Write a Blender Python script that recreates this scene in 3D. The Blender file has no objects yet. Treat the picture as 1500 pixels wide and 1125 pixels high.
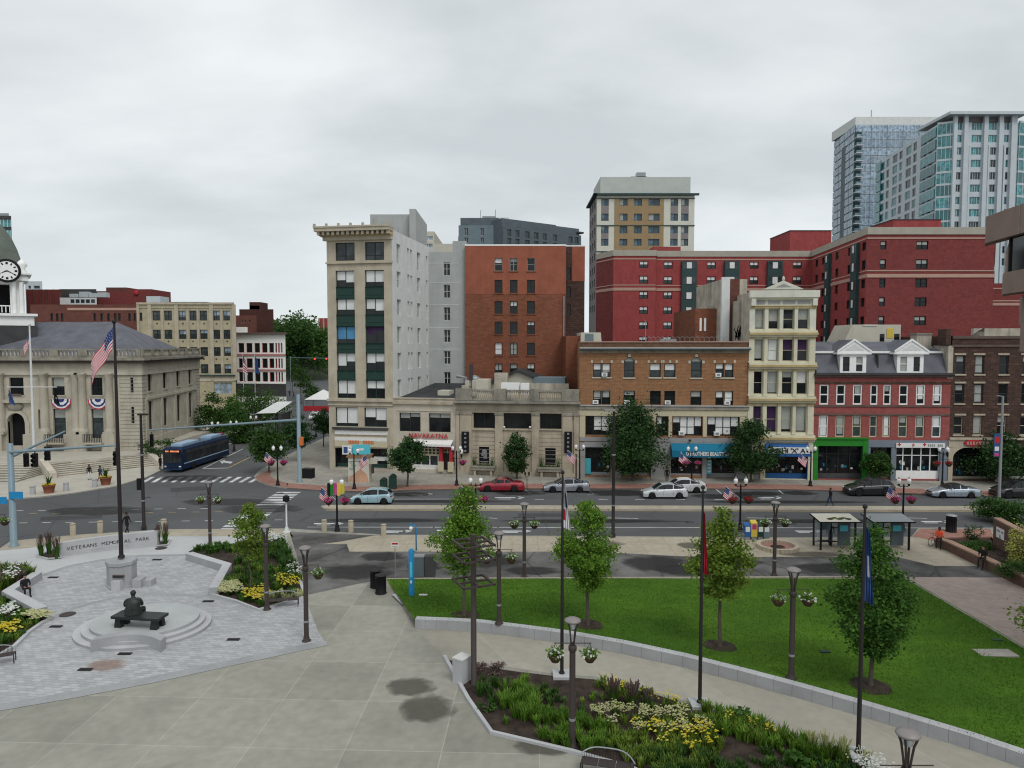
import bpy,bmesh,math,random
import numpy as np
from mathutils import Vector,Matrix,noise as mnoise
RND=random.Random(11)
C=bpy.context.scene.collection
F,HZ,CH,CX,CY=1040.0,505.0,15.5,750.0,562.5
TH=math.atan((CY-HZ)/F)
PI=math.pi
def ray(u,v):
 x=(u-CX)/F;y=(CY-v)/F
 return Vector((x,math.cos(TH)+y*math.sin(TH),y*math.cos(TH)-math.sin(TH)))
def G(u,v,z=0.0):
 d=ray(u,v);t=(z-CH)/d.z
 return Vector((d.x*t,d.y*t,z))
def P(u,v,Y):
 d=ray(u,v);t=Y/d.y
 return Vector((d.x*t,Y,CH+d.z*t))
def ZT(u0,v0,v1,z0=0.0):
 """height of a vertical thing standing at pixel (u0,v0) whose top reaches row v1"""
 g=G(u0,v0,z0);return P(u0,v1,g.y).z
# ------------------------------------------------------------------ materials
MATS={}
def nodes_of(name):
 m=bpy.data.materials.new(name);m.use_nodes=True
 nt=m.node_tree;b=nt.nodes['Principled BSDF'];b.inputs['Specular IOR Level'].default_value=.16;return m,nt,b
def N(nt,typ,**kw):
 n=nt.nodes.new(typ)
 for k,v in kw.items():
  if k in n.inputs:n.inputs[k].default_value=v
  else:setattr(n,k,v)
 return n
def L(nt,a,b):nt.links.new(a,b)
def col4(c):return (c[0],c[1],c[2],1)
def mul(c,k):return (c[0]*k,c[1]*k,c[2]*k,1)
def mixc(nt,fac,a,b):
 n=nt.nodes.new('ShaderNodeMix');n.data_type='RGBA'
 if hasattr(fac,'node'):L(nt,fac,n.inputs[0])
 else:n.inputs[0].default_value=fac
 for s,v in ((6,a),(7,b)):
  if hasattr(v,'node'):L(nt,v,n.inputs[s])
  else:n.inputs[s].default_value=v
 return n.outputs[2]
def ramp(nt,src,p0,p1,c0=(0,0,0,1),c1=(1,1,1,1)):
 r=nt.nodes.new('ShaderNodeValToRGB');e=r.color_ramp.elements
 e[0].position=p0;e[1].position=p1;e[0].color=c0;e[1].color=c1
 L(nt,src,r.inputs[0]);return r.outputs[0]
def objco(nt,scale=(1,1,1),rot=(0,0,0)):
 t=nt.nodes.new('ShaderNodeTexCoord');mp=nt.nodes.new('ShaderNodeMapping')
 mp.inputs['Scale'].default_value=scale;mp.inputs['Rotation'].default_value=rot
 L(nt,t.outputs['Object'],mp.inputs[0]);return mp.outputs[0]
def wallco(nt):
 """(x+y, z) so one brick pattern wraps front and side walls"""
 t=nt.nodes.new('ShaderNodeTexCoord');s=nt.nodes.new('ShaderNodeSeparateXYZ')
 L(nt,t.outputs['Object'],s.inputs[0])
 a=nt.nodes.new('ShaderNodeMath');a.operation='ADD';L(nt,s.outputs[0],a.inputs[0]);L(nt,s.outputs[1],a.inputs[1])
 c=nt.nodes.new('ShaderNodeCombineXYZ');L(nt,a.outputs[0],c.inputs[0]);L(nt,s.outputs[2],c.inputs[1])
 return c.outputs[0]
def mk(name,c,rough=.8,var=.18,scale=.7,fine=9.,metal=0.,stain=0.,bump=0.,spec=None,streak=False):
 if name in MATS:return MATS[name]
 m,nt,b=nodes_of(name)
 co=objco(nt)
 n1=N(nt,'ShaderNodeTexNoise',Scale=scale,Detail=4.);L(nt,co,n1.inputs['Vector'])
 n2=N(nt,'ShaderNodeTexNoise',Scale=fine,Detail=3.);L(nt,co,n2.inputs['Vector'])
 c1=mixc(nt,ramp(nt,n1.outputs[0],.3,.7),mul(c,1-var),mul(c,1+var))
 c2=mixc(nt,ramp(nt,n2.outputs[0],.3,.7),mul((1,1,1),1-var*.6),mul((1,1,1),1+var*.6))
 mm=nt.nodes.new('ShaderNodeMix');mm.data_type='RGBA';mm.blend_type='MULTIPLY';mm.inputs[0].default_value=1
 L(nt,c1,mm.inputs[6]);L(nt,c2,mm.inputs[7]);out=mm.outputs[2]
 if stain>0:
  sc=objco(nt,(1.3,1.3,.12) if streak else (.35,.35,.35))
  n3=N(nt,'ShaderNodeTexNoise',Scale=1.,Detail=6.,Roughness=.65);L(nt,sc,n3.inputs['Vector'])
  f=ramp(nt,n3.outputs[0],.48,.72,(0,0,0,1),(stain,)*3+(1,))
  out=mixc(nt,f,out,mul(c,.35))
 L(nt,out,b.inputs['Base Color'])
 b.inputs['Roughness'].default_value=rough;b.inputs['Metallic'].default_value=metal
 if spec is not None:b.inputs['Specular IOR Level'].default_value=spec
 if bump:
  bp=nt.nodes.new('ShaderNodeBump');bp.inputs['Strength'].default_value=bump;bp.inputs['Distance'].default_value=.05
  L(nt,n2.outputs[0],bp.inputs['Height']);L(nt,bp.outputs[0],b.inputs['Normal'])
 MATS[name]=m;return m
def brick(name,c1,c2,mortar,w=.24,h=.08,ms=.012,rough=.9,stain=.4,var=.5,offset=.5,ground=False,rot=0,bump=.3):
 m,nt,b=nodes_of(name)
 co=objco(nt,rot=(0,0,rot)) if ground else wallco(nt)
 br=nt.nodes.new('ShaderNodeTexBrick');L(nt,co,br.inputs['Vector'])
 br.offset=offset
 for k,v in (('Color1',col4(c1)),('Color2',col4(c2)),('Mortar',col4(mortar)),('Scale',1.),('Mortar Size',ms),('Brick Width',w),('Row Height',h),('Bias',0.)):
  br.inputs[k].default_value=v
 n1=N(nt,'ShaderNodeTexNoise',Scale=.35,Detail=6.,Roughness=.6);L(nt,objco(nt),n1.inputs['Vector'])
 f=ramp(nt,n1.outputs[0],.42,.75,(0,0,0,1),(stain,)*3+(1,))
 c=mixc(nt,f,br.outputs[0],mul(c1,.45))
 n2=N(nt,'ShaderNodeTexNoise',Scale=2.3,Detail=5.);L(nt,objco(nt),n2.inputs['Vector'])
 g=ramp(nt,n2.outputs[0],.25,.75,mul((1,1,1),1-var*.3),mul((1,1,1),1+var*.3))
 mm=nt.nodes.new('ShaderNodeMix');mm.data_type='RGBA';mm.blend_type='MULTIPLY';mm.inputs[0].default_value=1
 L(nt,c,mm.inputs[6]);L(nt,g,mm.inputs[7]);L(nt,mm.outputs[2],b.inputs['Base Color'])
 b.inputs['Roughness'].default_value=rough
 if bump:
  bp=nt.nodes.new('ShaderNodeBump');bp.inputs['Strength'].default_value=bump;bp.inputs['Distance'].default_value=.01
  L(nt,br.outputs['Fac'],bp.inputs['Height']);bp.invert=True;L(nt,bp.outputs[0],b.inputs['Normal'])
 MATS[name]=m;return m
def leafmat(name,dark,light,trans=.3):
 m,nt,b=nodes_of(name)
 g=nt.nodes.new('ShaderNodeNewGeometry')
 n1=N(nt,'ShaderNodeTexNoise',Scale=.9,Detail=2.);L(nt,objco(nt),n1.inputs['Vector'])
 a=mixc(nt,g.outputs['Random Per Island'],col4(dark),col4(light))
 a2=mixc(nt,ramp(nt,n1.outputs[0],.3,.6),mul(dark,1.1),a)
 L(nt,a2,b.inputs['Base Color']);b.inputs['Roughness'].default_value=.55
 t=nt.nodes.new('ShaderNodeBsdfTranslucent');L(nt,a2,t.inputs[0])
 mx=nt.nodes.new('ShaderNodeMixShader');mx.inputs[0].default_value=trans
 L(nt,b.outputs[0],mx.inputs[1]);L(nt,t.outputs[0],mx.inputs[2])
 L(nt,mx.outputs[0],nt.nodes['Material Output'].inputs[0])
 MATS[name]=m;return m
def plain(name,c,rough=.5,metal=0.,coat=0.,alpha=None):
 if name in MATS:return MATS[name]
 m,nt,b=nodes_of(name)
 n1=N(nt,'ShaderNodeTexNoise',Scale=3.,Detail=3.);L(nt,objco(nt),n1.inputs['Vector'])
 L(nt,mixc(nt,n1.outputs[0],mul(c,.88),mul(c,1.1)),b.inputs['Base Color'])
 b.inputs['Roughness'].default_value=rough;b.inputs['Metallic'].default_value=metal
 b.inputs['Coat Weight'].default_value=coat
 if rough<.35:b.inputs['Specular IOR Level'].default_value=.5
 if alpha is not None:b.inputs['Alpha'].default_value=alpha
 MATS[name]=m;return m
M=MATS
def glassmat(name,c,rough=.08,var=.5):
 m,nt,b=nodes_of(name)
 g=nt.nodes.new('ShaderNodeNewGeometry')
 n1=N(nt,'ShaderNodeTexNoise',Scale=1.1,Detail=3.);L(nt,objco(nt),n1.inputs['Vector'])
 a=mixc(nt,g.outputs['Random Per Island'],mul(c,1-var),mul(c,1+var))
 L(nt,mixc(nt,ramp(nt,n1.outputs[0],.4,.65),a,mul(c,.5)),b.inputs['Base Color'])
 b.inputs['Roughness'].default_value=rough;b.inputs['Specular IOR Level'].default_value=.35
 MATS[name]=m;return m
glassmat('glass_dark',(.013,.016,.018));glassmat('glass_mid',(.05,.065,.07));glassmat('glass_teal',(.09,.28,.3),.08)
glassmat('glass_blue',(.33,.43,.53),.12,.2);glassmat('glass_sky',(.2,.28,.33),.15,.3);glassmat('glass_car',(.02,.025,.028),.05)
glassmat('glass_hotel',(.09,.15,.19),.1,.5)
mk('blind',(.66,.68,.67),.5,.08);mk('blind_dull',(.33,.35,.33),.5,.12);mk('blind_blue',(.08,.24,.42),.4,.15);mk('curtain_purple',(.05,.025,.07),.8,.2)
plain('white_paint',(.8,.81,.8),.5);plain('cream_trim',(.52,.47,.33),.6);plain('black_paint',(.012,.012,.014),.6)
plain('bronze_frame',(.03,.028,.027),.4);plain('dark_metal',(.03,.026,.026),.6,.1);plain('brown_metal',(.055,.045,.042),.6,.1)
plain('grey_metal',(.3,.32,.33),.45,.4);plain('signal_blue',(.2,.27,.31),.5,.2);plain('pole_white',(.6,.62,.63),.4)
plain('pot_brown',(.07,.045,.03),.8);plain('lens_grey',(.25,.26,.27),.3);plain('globe_white',(.8,.8,.8),.25);plain('lamp_glass',(.5,.52,.55),.3)
mk('limestone',(.44,.39,.305),.85,.13,stain=.22,streak=True);mk('limestone_light',(.49,.45,.37),.85,.12,stain=.18,streak=True)
mk('bank_stone',(.42,.365,.28),.85,.15,stain=.35,streak=True);mk('old_stone_and_shade',(.26,.245,.205),.9,.25,stain=.5,streak=True)  # old stone; its dark tone also paints shade onto town hall step risers
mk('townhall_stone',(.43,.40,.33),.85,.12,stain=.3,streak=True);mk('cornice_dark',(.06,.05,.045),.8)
mk('grey_render',(.38,.40,.395),.85,.07,stain=.15,streak=True);mk('grey_render_light',(.60,.62,.61),.85,.06,stain=.1,streak=True)
mk('roof_dark',(.045,.047,.05),.9,.25);mk('roof_gravel',(.2,.2,.19),.95,.2);mk('slate',(.115,.12,.14),.7,.2,fine=14,bump=.3)
mk('concrete',(.36,.35,.31),.85,.1,stain=.12);mk('concrete_light',(.54,.54,.52),.8,.05);mk('granite',(.33,.335,.345),.7,.12,fine=25)
mk('granite_top',(.42,.425,.435),.7,.1,fine=25);mk('kerb',(.33,.31,.28),.85,.15)
mk('mulch',(.045,.033,.027),.95,.45,scale=2,fine=22,bump=.8);mk('bark',(.09,.075,.062),.9,.3,bump=.5);mk('terracotta',(.26,.1,.06),.8)
mk('bronze_statue',(.035,.042,.04),.45,.25,metal=.4);mk('brown_concrete',(.25,.185,.16),.9,.14,stain=.25,fine=20)
mk('tile_dark',(.06,.06,.062),.8)
plain('spandrel_green',(.022,.052,.042),.5);plain('tyre',(.015,.015,.016),.85);plain('rim',(.45,.46,.48),.3,.7);plain('tail_red',(.3,.012,.012),.2)
plain('headlamp',(.7,.72,.74),.1);plain('awning_teal',(.012,.16,.27),.6);plain('awning_blue',(.03,.11,.3),.6);plain('green_paint',(.025,.2,.025),.5)
plain('red_paint',(.42,.035,.045),.5);plain('yellow_paint',(.6,.45,.08),.6);plain('sign_white',(.7,.7,.68),.5);plain('emerg_blue',(.02,.22,.46),.4)
plain('orange_paint',(.6,.17,.05),.6);plain('cyan_paint',(.1,.5,.6),.5);plain('flag_red',(.45,.03,.05),.8);plain('flag_white',(.68,.68,.7),.8)
plain('flag_blue',(.03,.05,.17),.8);plain('state_blue',(.04,.085,.22),.8);plain('skin',(.4,.22,.15),.6);plain('skin_dark',(.12,.065,.045),.6)
plain('cloth_black',(.02,.02,.022),.9);plain('cloth_white',(.6,.6,.6),.9);plain('cloth_navy',(.03,.045,.09),.9);plain('cloth_orange',(.75,.1,.04),.8)
plain('hair_black',(.012,.01,.01),.7);plain('cloth_brown',(.1,.06,.04),.9);plain('amber',(.7,.25,.03),.4);plain('lens_red',(.5,.02,.02),.3)
leafmat('leaf_lime',(.075,.165,.02),(.24,.41,.055),.45);leafmat('leaf_green',(.035,.095,.018),(.12,.25,.04),.4);leafmat('leaf_dark',(.016,.046,.014),(.065,.14,.038),.25)
leafmat('leaf_deep',(.022,.065,.014),(.085,.17,.03),.3);leafmat('leaf_olive',(.09,.155,.022),(.28,.38,.06),.45);leafmat('leaf_yellow',(.3,.33,.08),(.55,.55,.16))
leafmat('petal_yellow',(.55,.45,.03),(.8,.7,.15));leafmat('petal_white',(.6,.62,.58),(.8,.8,.78));leafmat('petal_pink',(.5,.04,.2),(.75,.12,.38))
leafmat('petal_red',(.35,.02,.04),(.55,.05,.08));leafmat('bush_mauve',(.12,.09,.08),(.25,.16,.16));leafmat('petal_cream',(.4,.42,.2),(.66,.64,.38))
# ------------------------------------------------------------------ mesh builder
class MB:
 def __init__(s,T=None):s.v=[];s.f=[];s.m=[];s.mats=[];s.T=T;s.sm=[];s.g=[]
 def mi(s,m):
  if isinstance(m,str):m=MATS[m]
  if m not in s.mats:s.mats.append(m)
  return s.mats.index(m)
 def add(s,vs,fs,m,smooth=False):
  o=len(s.v);k=s.mi(m)
  if s.T is not None:vs=[s.T@Vector(p) for p in vs]
  s.v+=[tuple(p) for p in vs];seen=set();f0=len(s.f)
  for f in fs:
   q=frozenset(f)
   if q in seen:continue
   seen.add(q);s.f.append([i+o for i in f]);s.m.append(k);s.sm.append(smooth)
  s.g.append((o,len(s.v),f0,len(s.f)))
 def quad(s,a,b,c,d,m):s.add([a,b,c,d],[(0,1,2,3)],m)
 def box(s,x0,x1,y0,y1,z0,z1,m):
  if x0>x1:x0,x1=x1,x0
  if y0>y1:y0,y1=y1,y0
  if z0>z1:z0,z1=z1,z0
  s.add([(x0,y0,z0),(x1,y0,z0),(x1,y1,z0),(x0,y1,z0),(x0,y0,z1),(x1,y0,z1),(x1,y1,z1),(x0,y1,z1)],
    [(0,3,2,1),(4,5,6,7),(0,1,5,4),(1,2,6,5),(2,3,7,6),(3,0,4,7)],m)
 def prism(s,poly,z0,z1,m,mtop=None,bottom=False):
  """poly in xy, z0/z1 numbers or functions"""
  f0=z0 if callable(z0) else (lambda p:z0);f1=z1 if callable(z1) else (lambda p:z1)
  a=sum(poly[i][0]*poly[(i+1)%len(poly)][1]-poly[(i+1)%len(poly)][0]*poly[i][1] for i in range(len(poly)))
  if a<0:poly=poly[::-1]
  n=len(poly)
  vs=[(p[0],p[1],f0(p)) for p in poly]+[(p[0],p[1],f1(p)) for p in poly]
  s.add(vs,[(i,(i+1)%n,n+(i+1)%n,n+i) for i in range(n)],m)
  s.add([vs[n+i] for i in range(n)],[tuple(range(n))],mtop or m)
  if bottom:s.add([vs[i] for i in range(n)],[tuple(range(n-1,-1,-1))],m)
 def sheet(s,poly,z,m):
  a=sum(poly[i][0]*poly[(i+1)%len(poly)][1]-poly[(i+1)%len(poly)][0]*poly[i][1] for i in range(len(poly)))
  if a<0:poly=poly[::-1]
  s.add([(p[0],p[1],z) for p in poly],[tuple(range(len(poly)))],m)
 def tube(s,path,rad,m,n=8,cap=True,smooth=True):
  path=[Vector(p) for p in path]
  if not hasattr(rad,'__len__'):rad=[rad]*len(path)
  vs=[];fs=[]
  for i,p in enumerate(path):
   d=(path[min(i+1,len(path)-1)]-path[max(i-1,0)]).normalized()
   up=Vector((0,0,1)) if abs(d.z)<.9 else Vector((1,0,0))
   a=d.cross(up).normalized();b=a.cross(d).normalized()
   for k in range(n):
    t=2*PI*k/n;vs.append(p+(a*math.cos(t)-b*math.sin(t))*rad[i])
  for i in range(len(path)-1):
   for k in range(n):
    fs.append((i*n+k,(i+1)*n+k,(i+1)*n+(k+1)%n,i*n+(k+1)%n))
  s.add(vs,fs,m,smooth)
  if cap:
   s.add(vs[:n],[tuple(range(n))],m);s.add(vs[-n:],[tuple(range(n-1,-1,-1))],m)
 def lathe(s,prof,c,m,n=16,smooth=True,sq=0):
  """prof: (radius, z) list; c centre xyz"""
  vs=[];fs=[]
  for r,z in prof:
   for k in range(n):
    t=2*PI*(k+.5)/n;vs.append((c[0]+r*math.cos(t),c[1]+r*math.sin(t),c[2]+z))
  for i in range(len(prof)-1):
   for k in range(n):fs.append((i*n+k,i*n+(k+1)%n,(i+1)*n+(k+1)%n,(i+1)*n+k))
  s.add(vs,fs,m,smooth)
  if prof[0][0]>0:s.add(vs[:n],[tuple(range(n-1,-1,-1))],m)
  if prof[-1][0]>0:s.add(vs[-n:],[tuple(range(n))],m)
 def ball(s,c,r,m,n=10,k=7):
  if not hasattr(r,'__len__'):r=(r,r,r)
  vs=[];fs=[]
  for i in range(k+1):
   a=PI*i/k-PI/2
   for j in range(n):
    t=2*PI*j/n;vs.append((c[0]+r[0]*math.cos(a)*math.cos(t),c[1]+r[1]*math.cos(a)*math.sin(t),c[2]+r[2]*math.sin(a)))
  for i in range(k):
   for j in range(n):fs.append((i*n+j,i*n+(j+1)%n,(i+1)*n+(j+1)%n,(i+1)*n+j))
  s.add(vs,fs,m,True)
 def join_mesh(s,me,T,m):
  s.add([T@v.co for v in me.vertices],[tuple(p.vertices) for p in me.polygons],m)
 def split(s):
  bb=[]
  for o,e,f0,f1 in s.g:
   a=np.array(s.v[o:e]);bb.append((a.min(0)-.05,a.max(0)+.05))
  n=len(bb);par=list(range(n))
  def fd(i):
   while par[i]!=i:i=par[i]
   return i
  for i in range(n):
   for j in range(i):
    if (bb[i][0]<=bb[j][1]).all() and (bb[j][0]<=bb[i][1]).all():par[fd(i)]=fd(j)
  out={}
  for i in range(n):out.setdefault(fd(i),[]).append(i)
  for idx in out.values():
   m=MB();m.mats=list(s.mats)
   for i in idx:
    o,e,f0,f1=s.g[i];d=len(m.v)-o;m.v+=s.v[o:e]
    for k in range(f0,f1):m.f.append([q+d for q in s.f[k]]);m.m.append(s.m[k]);m.sm.append(s.sm[k])
   yield m
 def build(s,name,parent=None):
  me=bpy.data.meshes.new(name);me.from_pydata(s.v,[],s.f)
  for m in s.mats:me.materials.append(m)
  me.polygons.foreach_set('material_index',s.m);me.polygons.foreach_set('use_smooth',s.sm);me.update()
  o=bpy.data.objects.new(name,me);C.objects.link(o)
  if parent is not None:o.parent=parent
  return o
def tag(o,label=None,cat=None,group=None,kind=None):
 if label:o['label']=label
 if cat:o['category']=cat
 if group:o['group']=group
 if kind:o['kind']=kind
 return o
def thing(name,label,cat,loc=(0,0,0),rz=0.,group=None,scale=1.):
 o=bpy.data.objects.new(name,None);C.objects.link(o);o.location=loc;o.rotation_euler=(0,0,rz);o.scale=(scale,)*3
 o.empty_display_size=.3
 return tag(o,label,cat,group)
CH_OF={}
def kids(o):return [c for c in bpy.data.objects if c.parent==o]
def dup(o,loc,rz=None,label=None,scale=None,group=None):
 def rec(a,par,depth):
  c=a.copy();C.objects.link(c)
  if par is not None:c.parent=par
  for k in CH_OF.setdefault(a.name,kids(a)):rec(k,c,depth+1)
  return c
 r=rec(o,None,0);r.location=loc
 if rz is not None:r.rotation_euler=(0,0,rz)
 if scale is not None:r.scale=(scale,)*3 if not hasattr(scale,'__len__') else scale
 if label:r['label']=label
 if group:r['group']=group
 return r
def structure(name,mb):return tag(mb.build(name),kind='structure')
def gp(pts,z=0.):return [tuple(G(u,v,z)[:2]) for u,v in pts]
_fonts={}
def text_mesh(txt,size=1.,extrude=.0,align='CENTER',bold=False):
 cu=bpy.data.curves.new('lettering','FONT');cu.body=txt;cu.size=size;cu.extrude=extrude;cu.align_x=align;cu.resolution_u=2
 if bold:cu.offset=size*.025
 ob=bpy.data.objects.new('lettering',cu);C.objects.link(ob)
 dg=bpy.context.evaluated_depsgraph_get();me=bpy.data.meshes.new_from_object(ob.evaluated_get(dg))
 bpy.data.objects.remove(ob);bpy.data.curves.remove(cu);return me
def lettering(parent,txt,T,size,mat,name='lettering',extrude=.02,width=None,bold=True):
 """T maps text xy plane (x right, y up) to the parent frame"""
 me=text_mesh(txt,size,extrude,bold=bold)
 xs=[v.co.x for v in me.vertices]
 k=1. if width is None else width/max(1e-3,max(xs)-min(xs))
 mb=MB();mb.join_mesh(me,T@Matrix.Diagonal((k,1,1,1)),mat);bpy.data.meshes.remove(me)
 return mb.build(name,parent)
TXT=Matrix(((1,0,0,0),(0,0,-1,0),(0,1,0,0),(0,0,0,1)))
sc=bpy.context.scene
cam=bpy.data.cameras.new('camera');cam.sensor_width=36;cam.lens=F/1500*36;cam.clip_end=6000;cam.clip_start=.1
co=bpy.data.objects.new('camera',cam);C.objects.link(co);co.location=(0,0,CH);co.rotation_euler=(PI/2-TH,0,0);sc.camera=co
sc.view_settings.view_transform='Standard';sc.view_settings.look='None';sc.view_settings.gamma=1;sc.view_settings.exposure=0;sc.cycles.filter_width=1.15 if hasattr(sc,'cycles') else 1.5
w=bpy.data.worlds.new('World');sc.world=w;w.use_nodes=True
nt=w.node_tree;bg=nt.nodes['Background']
SUN_EL,SUN_ROT=math.radians(52),math.radians(150)
sky=nt.nodes.new('ShaderNodeTexSky');sky.sky_type='NISHITA';sky.sun_disc=False;sky.sun_elevation=SUN_EL;sky.sun_rotation=SUN_ROT
tc=nt.nodes.new('ShaderNodeTexCoord');sp=nt.nodes.new('ShaderNodeSeparateXYZ');L(nt,tc.outputs['Generated'],sp.inputs[0])
def mth(op,a,b=None):
 n=nt.nodes.new('ShaderNodeMath');n.operation=op
 for i,v in enumerate((a,b)):
  if v is None:continue
  if hasattr(v,'node'):L(nt,v,n.inputs[i])
  else:n.inputs[i].default_value=v
 return n.outputs[0]
zc=mth('MAXIMUM',sp.outputs[2],.0);den=mth('ADD',zc,.27)
cx=mth('DIVIDE',sp.outputs[0],den);cy=mth('DIVIDE',sp.outputs[1],den)
cb=nt.nodes.new('ShaderNodeCombineXYZ');L(nt,cx,cb.inputs[0]);L(nt,cy,cb.inputs[1])
mp=nt.nodes.new('ShaderNodeMapping');mp.inputs['Location'].default_value=(3.1,1.4,0);mp.inputs['Scale'].default_value=(.55,.8,1);L(nt,cb.outputs[0],mp.inputs[0])
n1=N(nt,'ShaderNodeTexNoise',Scale=2.0,Detail=9.,Roughness=.52,Distortion=.1);L(nt,mp.outputs[0],n1.inputs['Vector'])
n2=N(nt,'ShaderNodeTexNoise',Scale=.42,Detail=2.);L(nt,mp.outputs[0],n2.inputs['Vector'])
f=mth('ADD',mth('MULTIPLY',n1.outputs[0],.6),mth('MULTIPLY',n2.outputs[0],.4))
cl=ramp(nt,f,.40,.60,(5.5,5.9,6.1,1),(8.1,8.4,8.5,1))
hz=ramp(nt,sp.outputs[2],.0,.45,(7.2,7.8,8.05,1),(6.5,6.8,6.95,1))
cl2=mixc(nt,ramp(nt,sp.outputs[2],.0,.2,(.1,)*3+(1,),(.95,)*3+(1,)),hz,cl)
L(nt,mixc(nt,.94,sky.outputs[0],cl2),bg.inputs[0]);bg.inputs[1].default_value=.113
sl=bpy.data.lights.new('sun','SUN');sl.energy=1.4;sl.angle=math.radians(22);sl.color=(1,.97,.93)
so=bpy.data.objects.new('sun',sl);C.objects.link(so)
sd=Vector((math.sin(SUN_ROT)*math.cos(SUN_EL),math.cos(SUN_ROT)*math.cos(SUN_EL),math.sin(SUN_EL)))
so.rotation_euler=sd.to_track_quat('Z','Y').to_euler()
KZ=.13
def asphalt(name,c,crack=.5,patch=.35,sc1=.12):
 m,nt,b=nodes_of(name)
 co=objco(nt)
 n1=N(nt,'ShaderNodeTexNoise',Scale=sc1,Detail=6.,Roughness=.6);L(nt,co,n1.inputs['Vector'])
 n2=N(nt,'ShaderNodeTexNoise',Scale=18.,Detail=3.);L(nt,co,n2.inputs['Vector'])
 vo=nt.nodes.new('ShaderNodeTexVoronoi');vo.feature='DISTANCE_TO_EDGE';vo.inputs['Scale'].default_value=.16
 nd=N(nt,'ShaderNodeTexNoise',Scale=.8,Detail=4.);L(nt,co,nd.inputs['Vector'])
 dv=mixc(nt,.25,co,nd.outputs['Color']);L(nt,dv,vo.inputs['Vector'])
 a=mixc(nt,ramp(nt,n1.outputs[0],.38,.66),mul(c,1-patch),mul(c,1+patch))
 a=mixc(nt,ramp(nt,n2.outputs[0],.3,.7,(.0,)*3+(1,),(.3,)*3+(1,)),a,mul(c,1.7))
 a=mixc(nt,ramp(nt,vo.outputs[0],.004,.012,(crack,)*3+(1,),(0,0,0,1)),a,mul(c,.4))
 L(nt,a,b.inputs['Base Color']);b.inputs['Roughness'].default_value=.85
 MATS[name]=m;return m
asphalt('asphalt',(.084,.087,.09),.35,.14);asphalt('asphalt_patch',(.055,.055,.057),.2,.1);asphalt('asphalt_old',(.10,.098,.095),.6,.62,.3)
brick('plaza_concrete',(.245,.24,.203),(.31,.303,.26),(.36,.352,.305),3.7,3.7,.022,stain=.3,offset=0.,ground=True,rot=.04,var=.35,bump=0)
brick('walk_concrete',(.315,.298,.25),(.355,.336,.284),(.38,.365,.32),30.,3.6,.022,stain=.15,offset=0.,ground=True,rot=PI/2-.45,var=.25,bump=0)
brick('sidewalk_tan',(.35,.315,.245),(.38,.34,.27),(.26,.23,.19),2.,2.,.02,stain=.25,offset=0.,ground=True,var=.4,bump=0)
brick('sidewalk_grey',(.30,.285,.25),(.34,.32,.28),(.2,.19,.17),1.6,1.6,.02,stain=.35,offset=0.,ground=True,var=.4,bump=0)
brick('brick_red_paving',(.27,.12,.09),(.34,.17,.13),(.25,.2,.18),.22,.11,.01,stain=.3,ground=True,bump=0)
brick('pink_paving',(.36,.29,.26),(.41,.335,.30),(.33,.27,.25),.5,.3,.01,stain=.12,ground=True,var=.3,bump=0,rot=.1)
brick('granite_pavers',(.32,.33,.338),(.42,.43,.435),(.27,.275,.28),.45,.22,.016,stain=.12,ground=True,rot=.12,var=.3,bump=0)
mk('granite_band',(.29,.3,.305),.8,.12);mk('light_concrete',(.44,.45,.45),.85,.06,stain=.06);mk('paint_white',(.55,.56,.56),.8,.3,stain=.5)
mk('paint_yellow',(.42,.3,.13),.8,.25,stain=.4);mk('townhall_paving',(.42,.395,.34),.85,.12,stain=.2)
def lawnmat():
 m,nt,b=nodes_of('lawn');co=objco(nt)
 n0=N(nt,'ShaderNodeTexNoise',Scale=.22,Detail=3.);L(nt,objco(nt,(1,1,1)),n0.inputs['Vector'])
 n1=N(nt,'ShaderNodeTexNoise',Scale=.9,Detail=7.,Roughness=.7);L(nt,objco(nt,(.35,1,1),(0,0,.15)),n1.inputs['Vector'])
 n2=N(nt,'ShaderNodeTexNoise',Scale=6.,Detail=8.,Roughness=.8);L(nt,co,n2.inputs['Vector'])
 a=mixc(nt,ramp(nt,n0.outputs[0],.35,.65),(.044,.115,.010,1),(.088,.19,.014,1))
 a=mixc(nt,ramp(nt,n1.outputs[0],.35,.7,(0,0,0,1),(.8,.8,.8,1)),a,(.03,.078,.010,1))
 a=mixc(nt,ramp(nt,n2.outputs[0],.35,.8,(0,0,0,1),(.5,.5,.5,1)),a,(.12,.2,.03,1))
 L(nt,a,b.inputs['Base Color']);b.inputs['Roughness'].default_value=.95;b.inputs['Specular IOR Level'].default_value=.1
 bp=nt.nodes.new('ShaderNodeBump');bp.inputs['Strength'].default_value=.9;bp.inputs['Distance'].default_value=.06
 L(nt,n2.outputs[0],bp.inputs['Height']);L(nt,bp.outputs[0],b.inputs['Normal']);MATS['lawn']=m
lawnmat()
mk('far_ground',(.06,.075,.045),.95,.3,scale=.02)
g=MB();g.sheet([(-3000,-200),(3000,-200),(3000,5000),(-3000,5000)],-.05,'far_ground');structure('ground',g)
g=MB();g.sheet([(-260,-30),(260,-30),(260,330),(-260,330)],0,'asphalt');structure('road',g)
def edge_road():
 return [(-500,850),(0,803),(16,792),(60,788),(112,783),(246,775),(420,774),(560,783),(1150,787),(1335,786),(1345,774),(1452,774),(1700,775)]
park=gp(edge_road(),KZ)+[(120,-25),(-120,-25)]
g=MB();g.prism(park,-.02,KZ,'kerb','plaza_concrete');structure('plaza',g)
def sheet(name,pts,z,mat):
 g=MB();g.sheet(gp(pts,z),z,mat);return structure(name,g)
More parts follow.
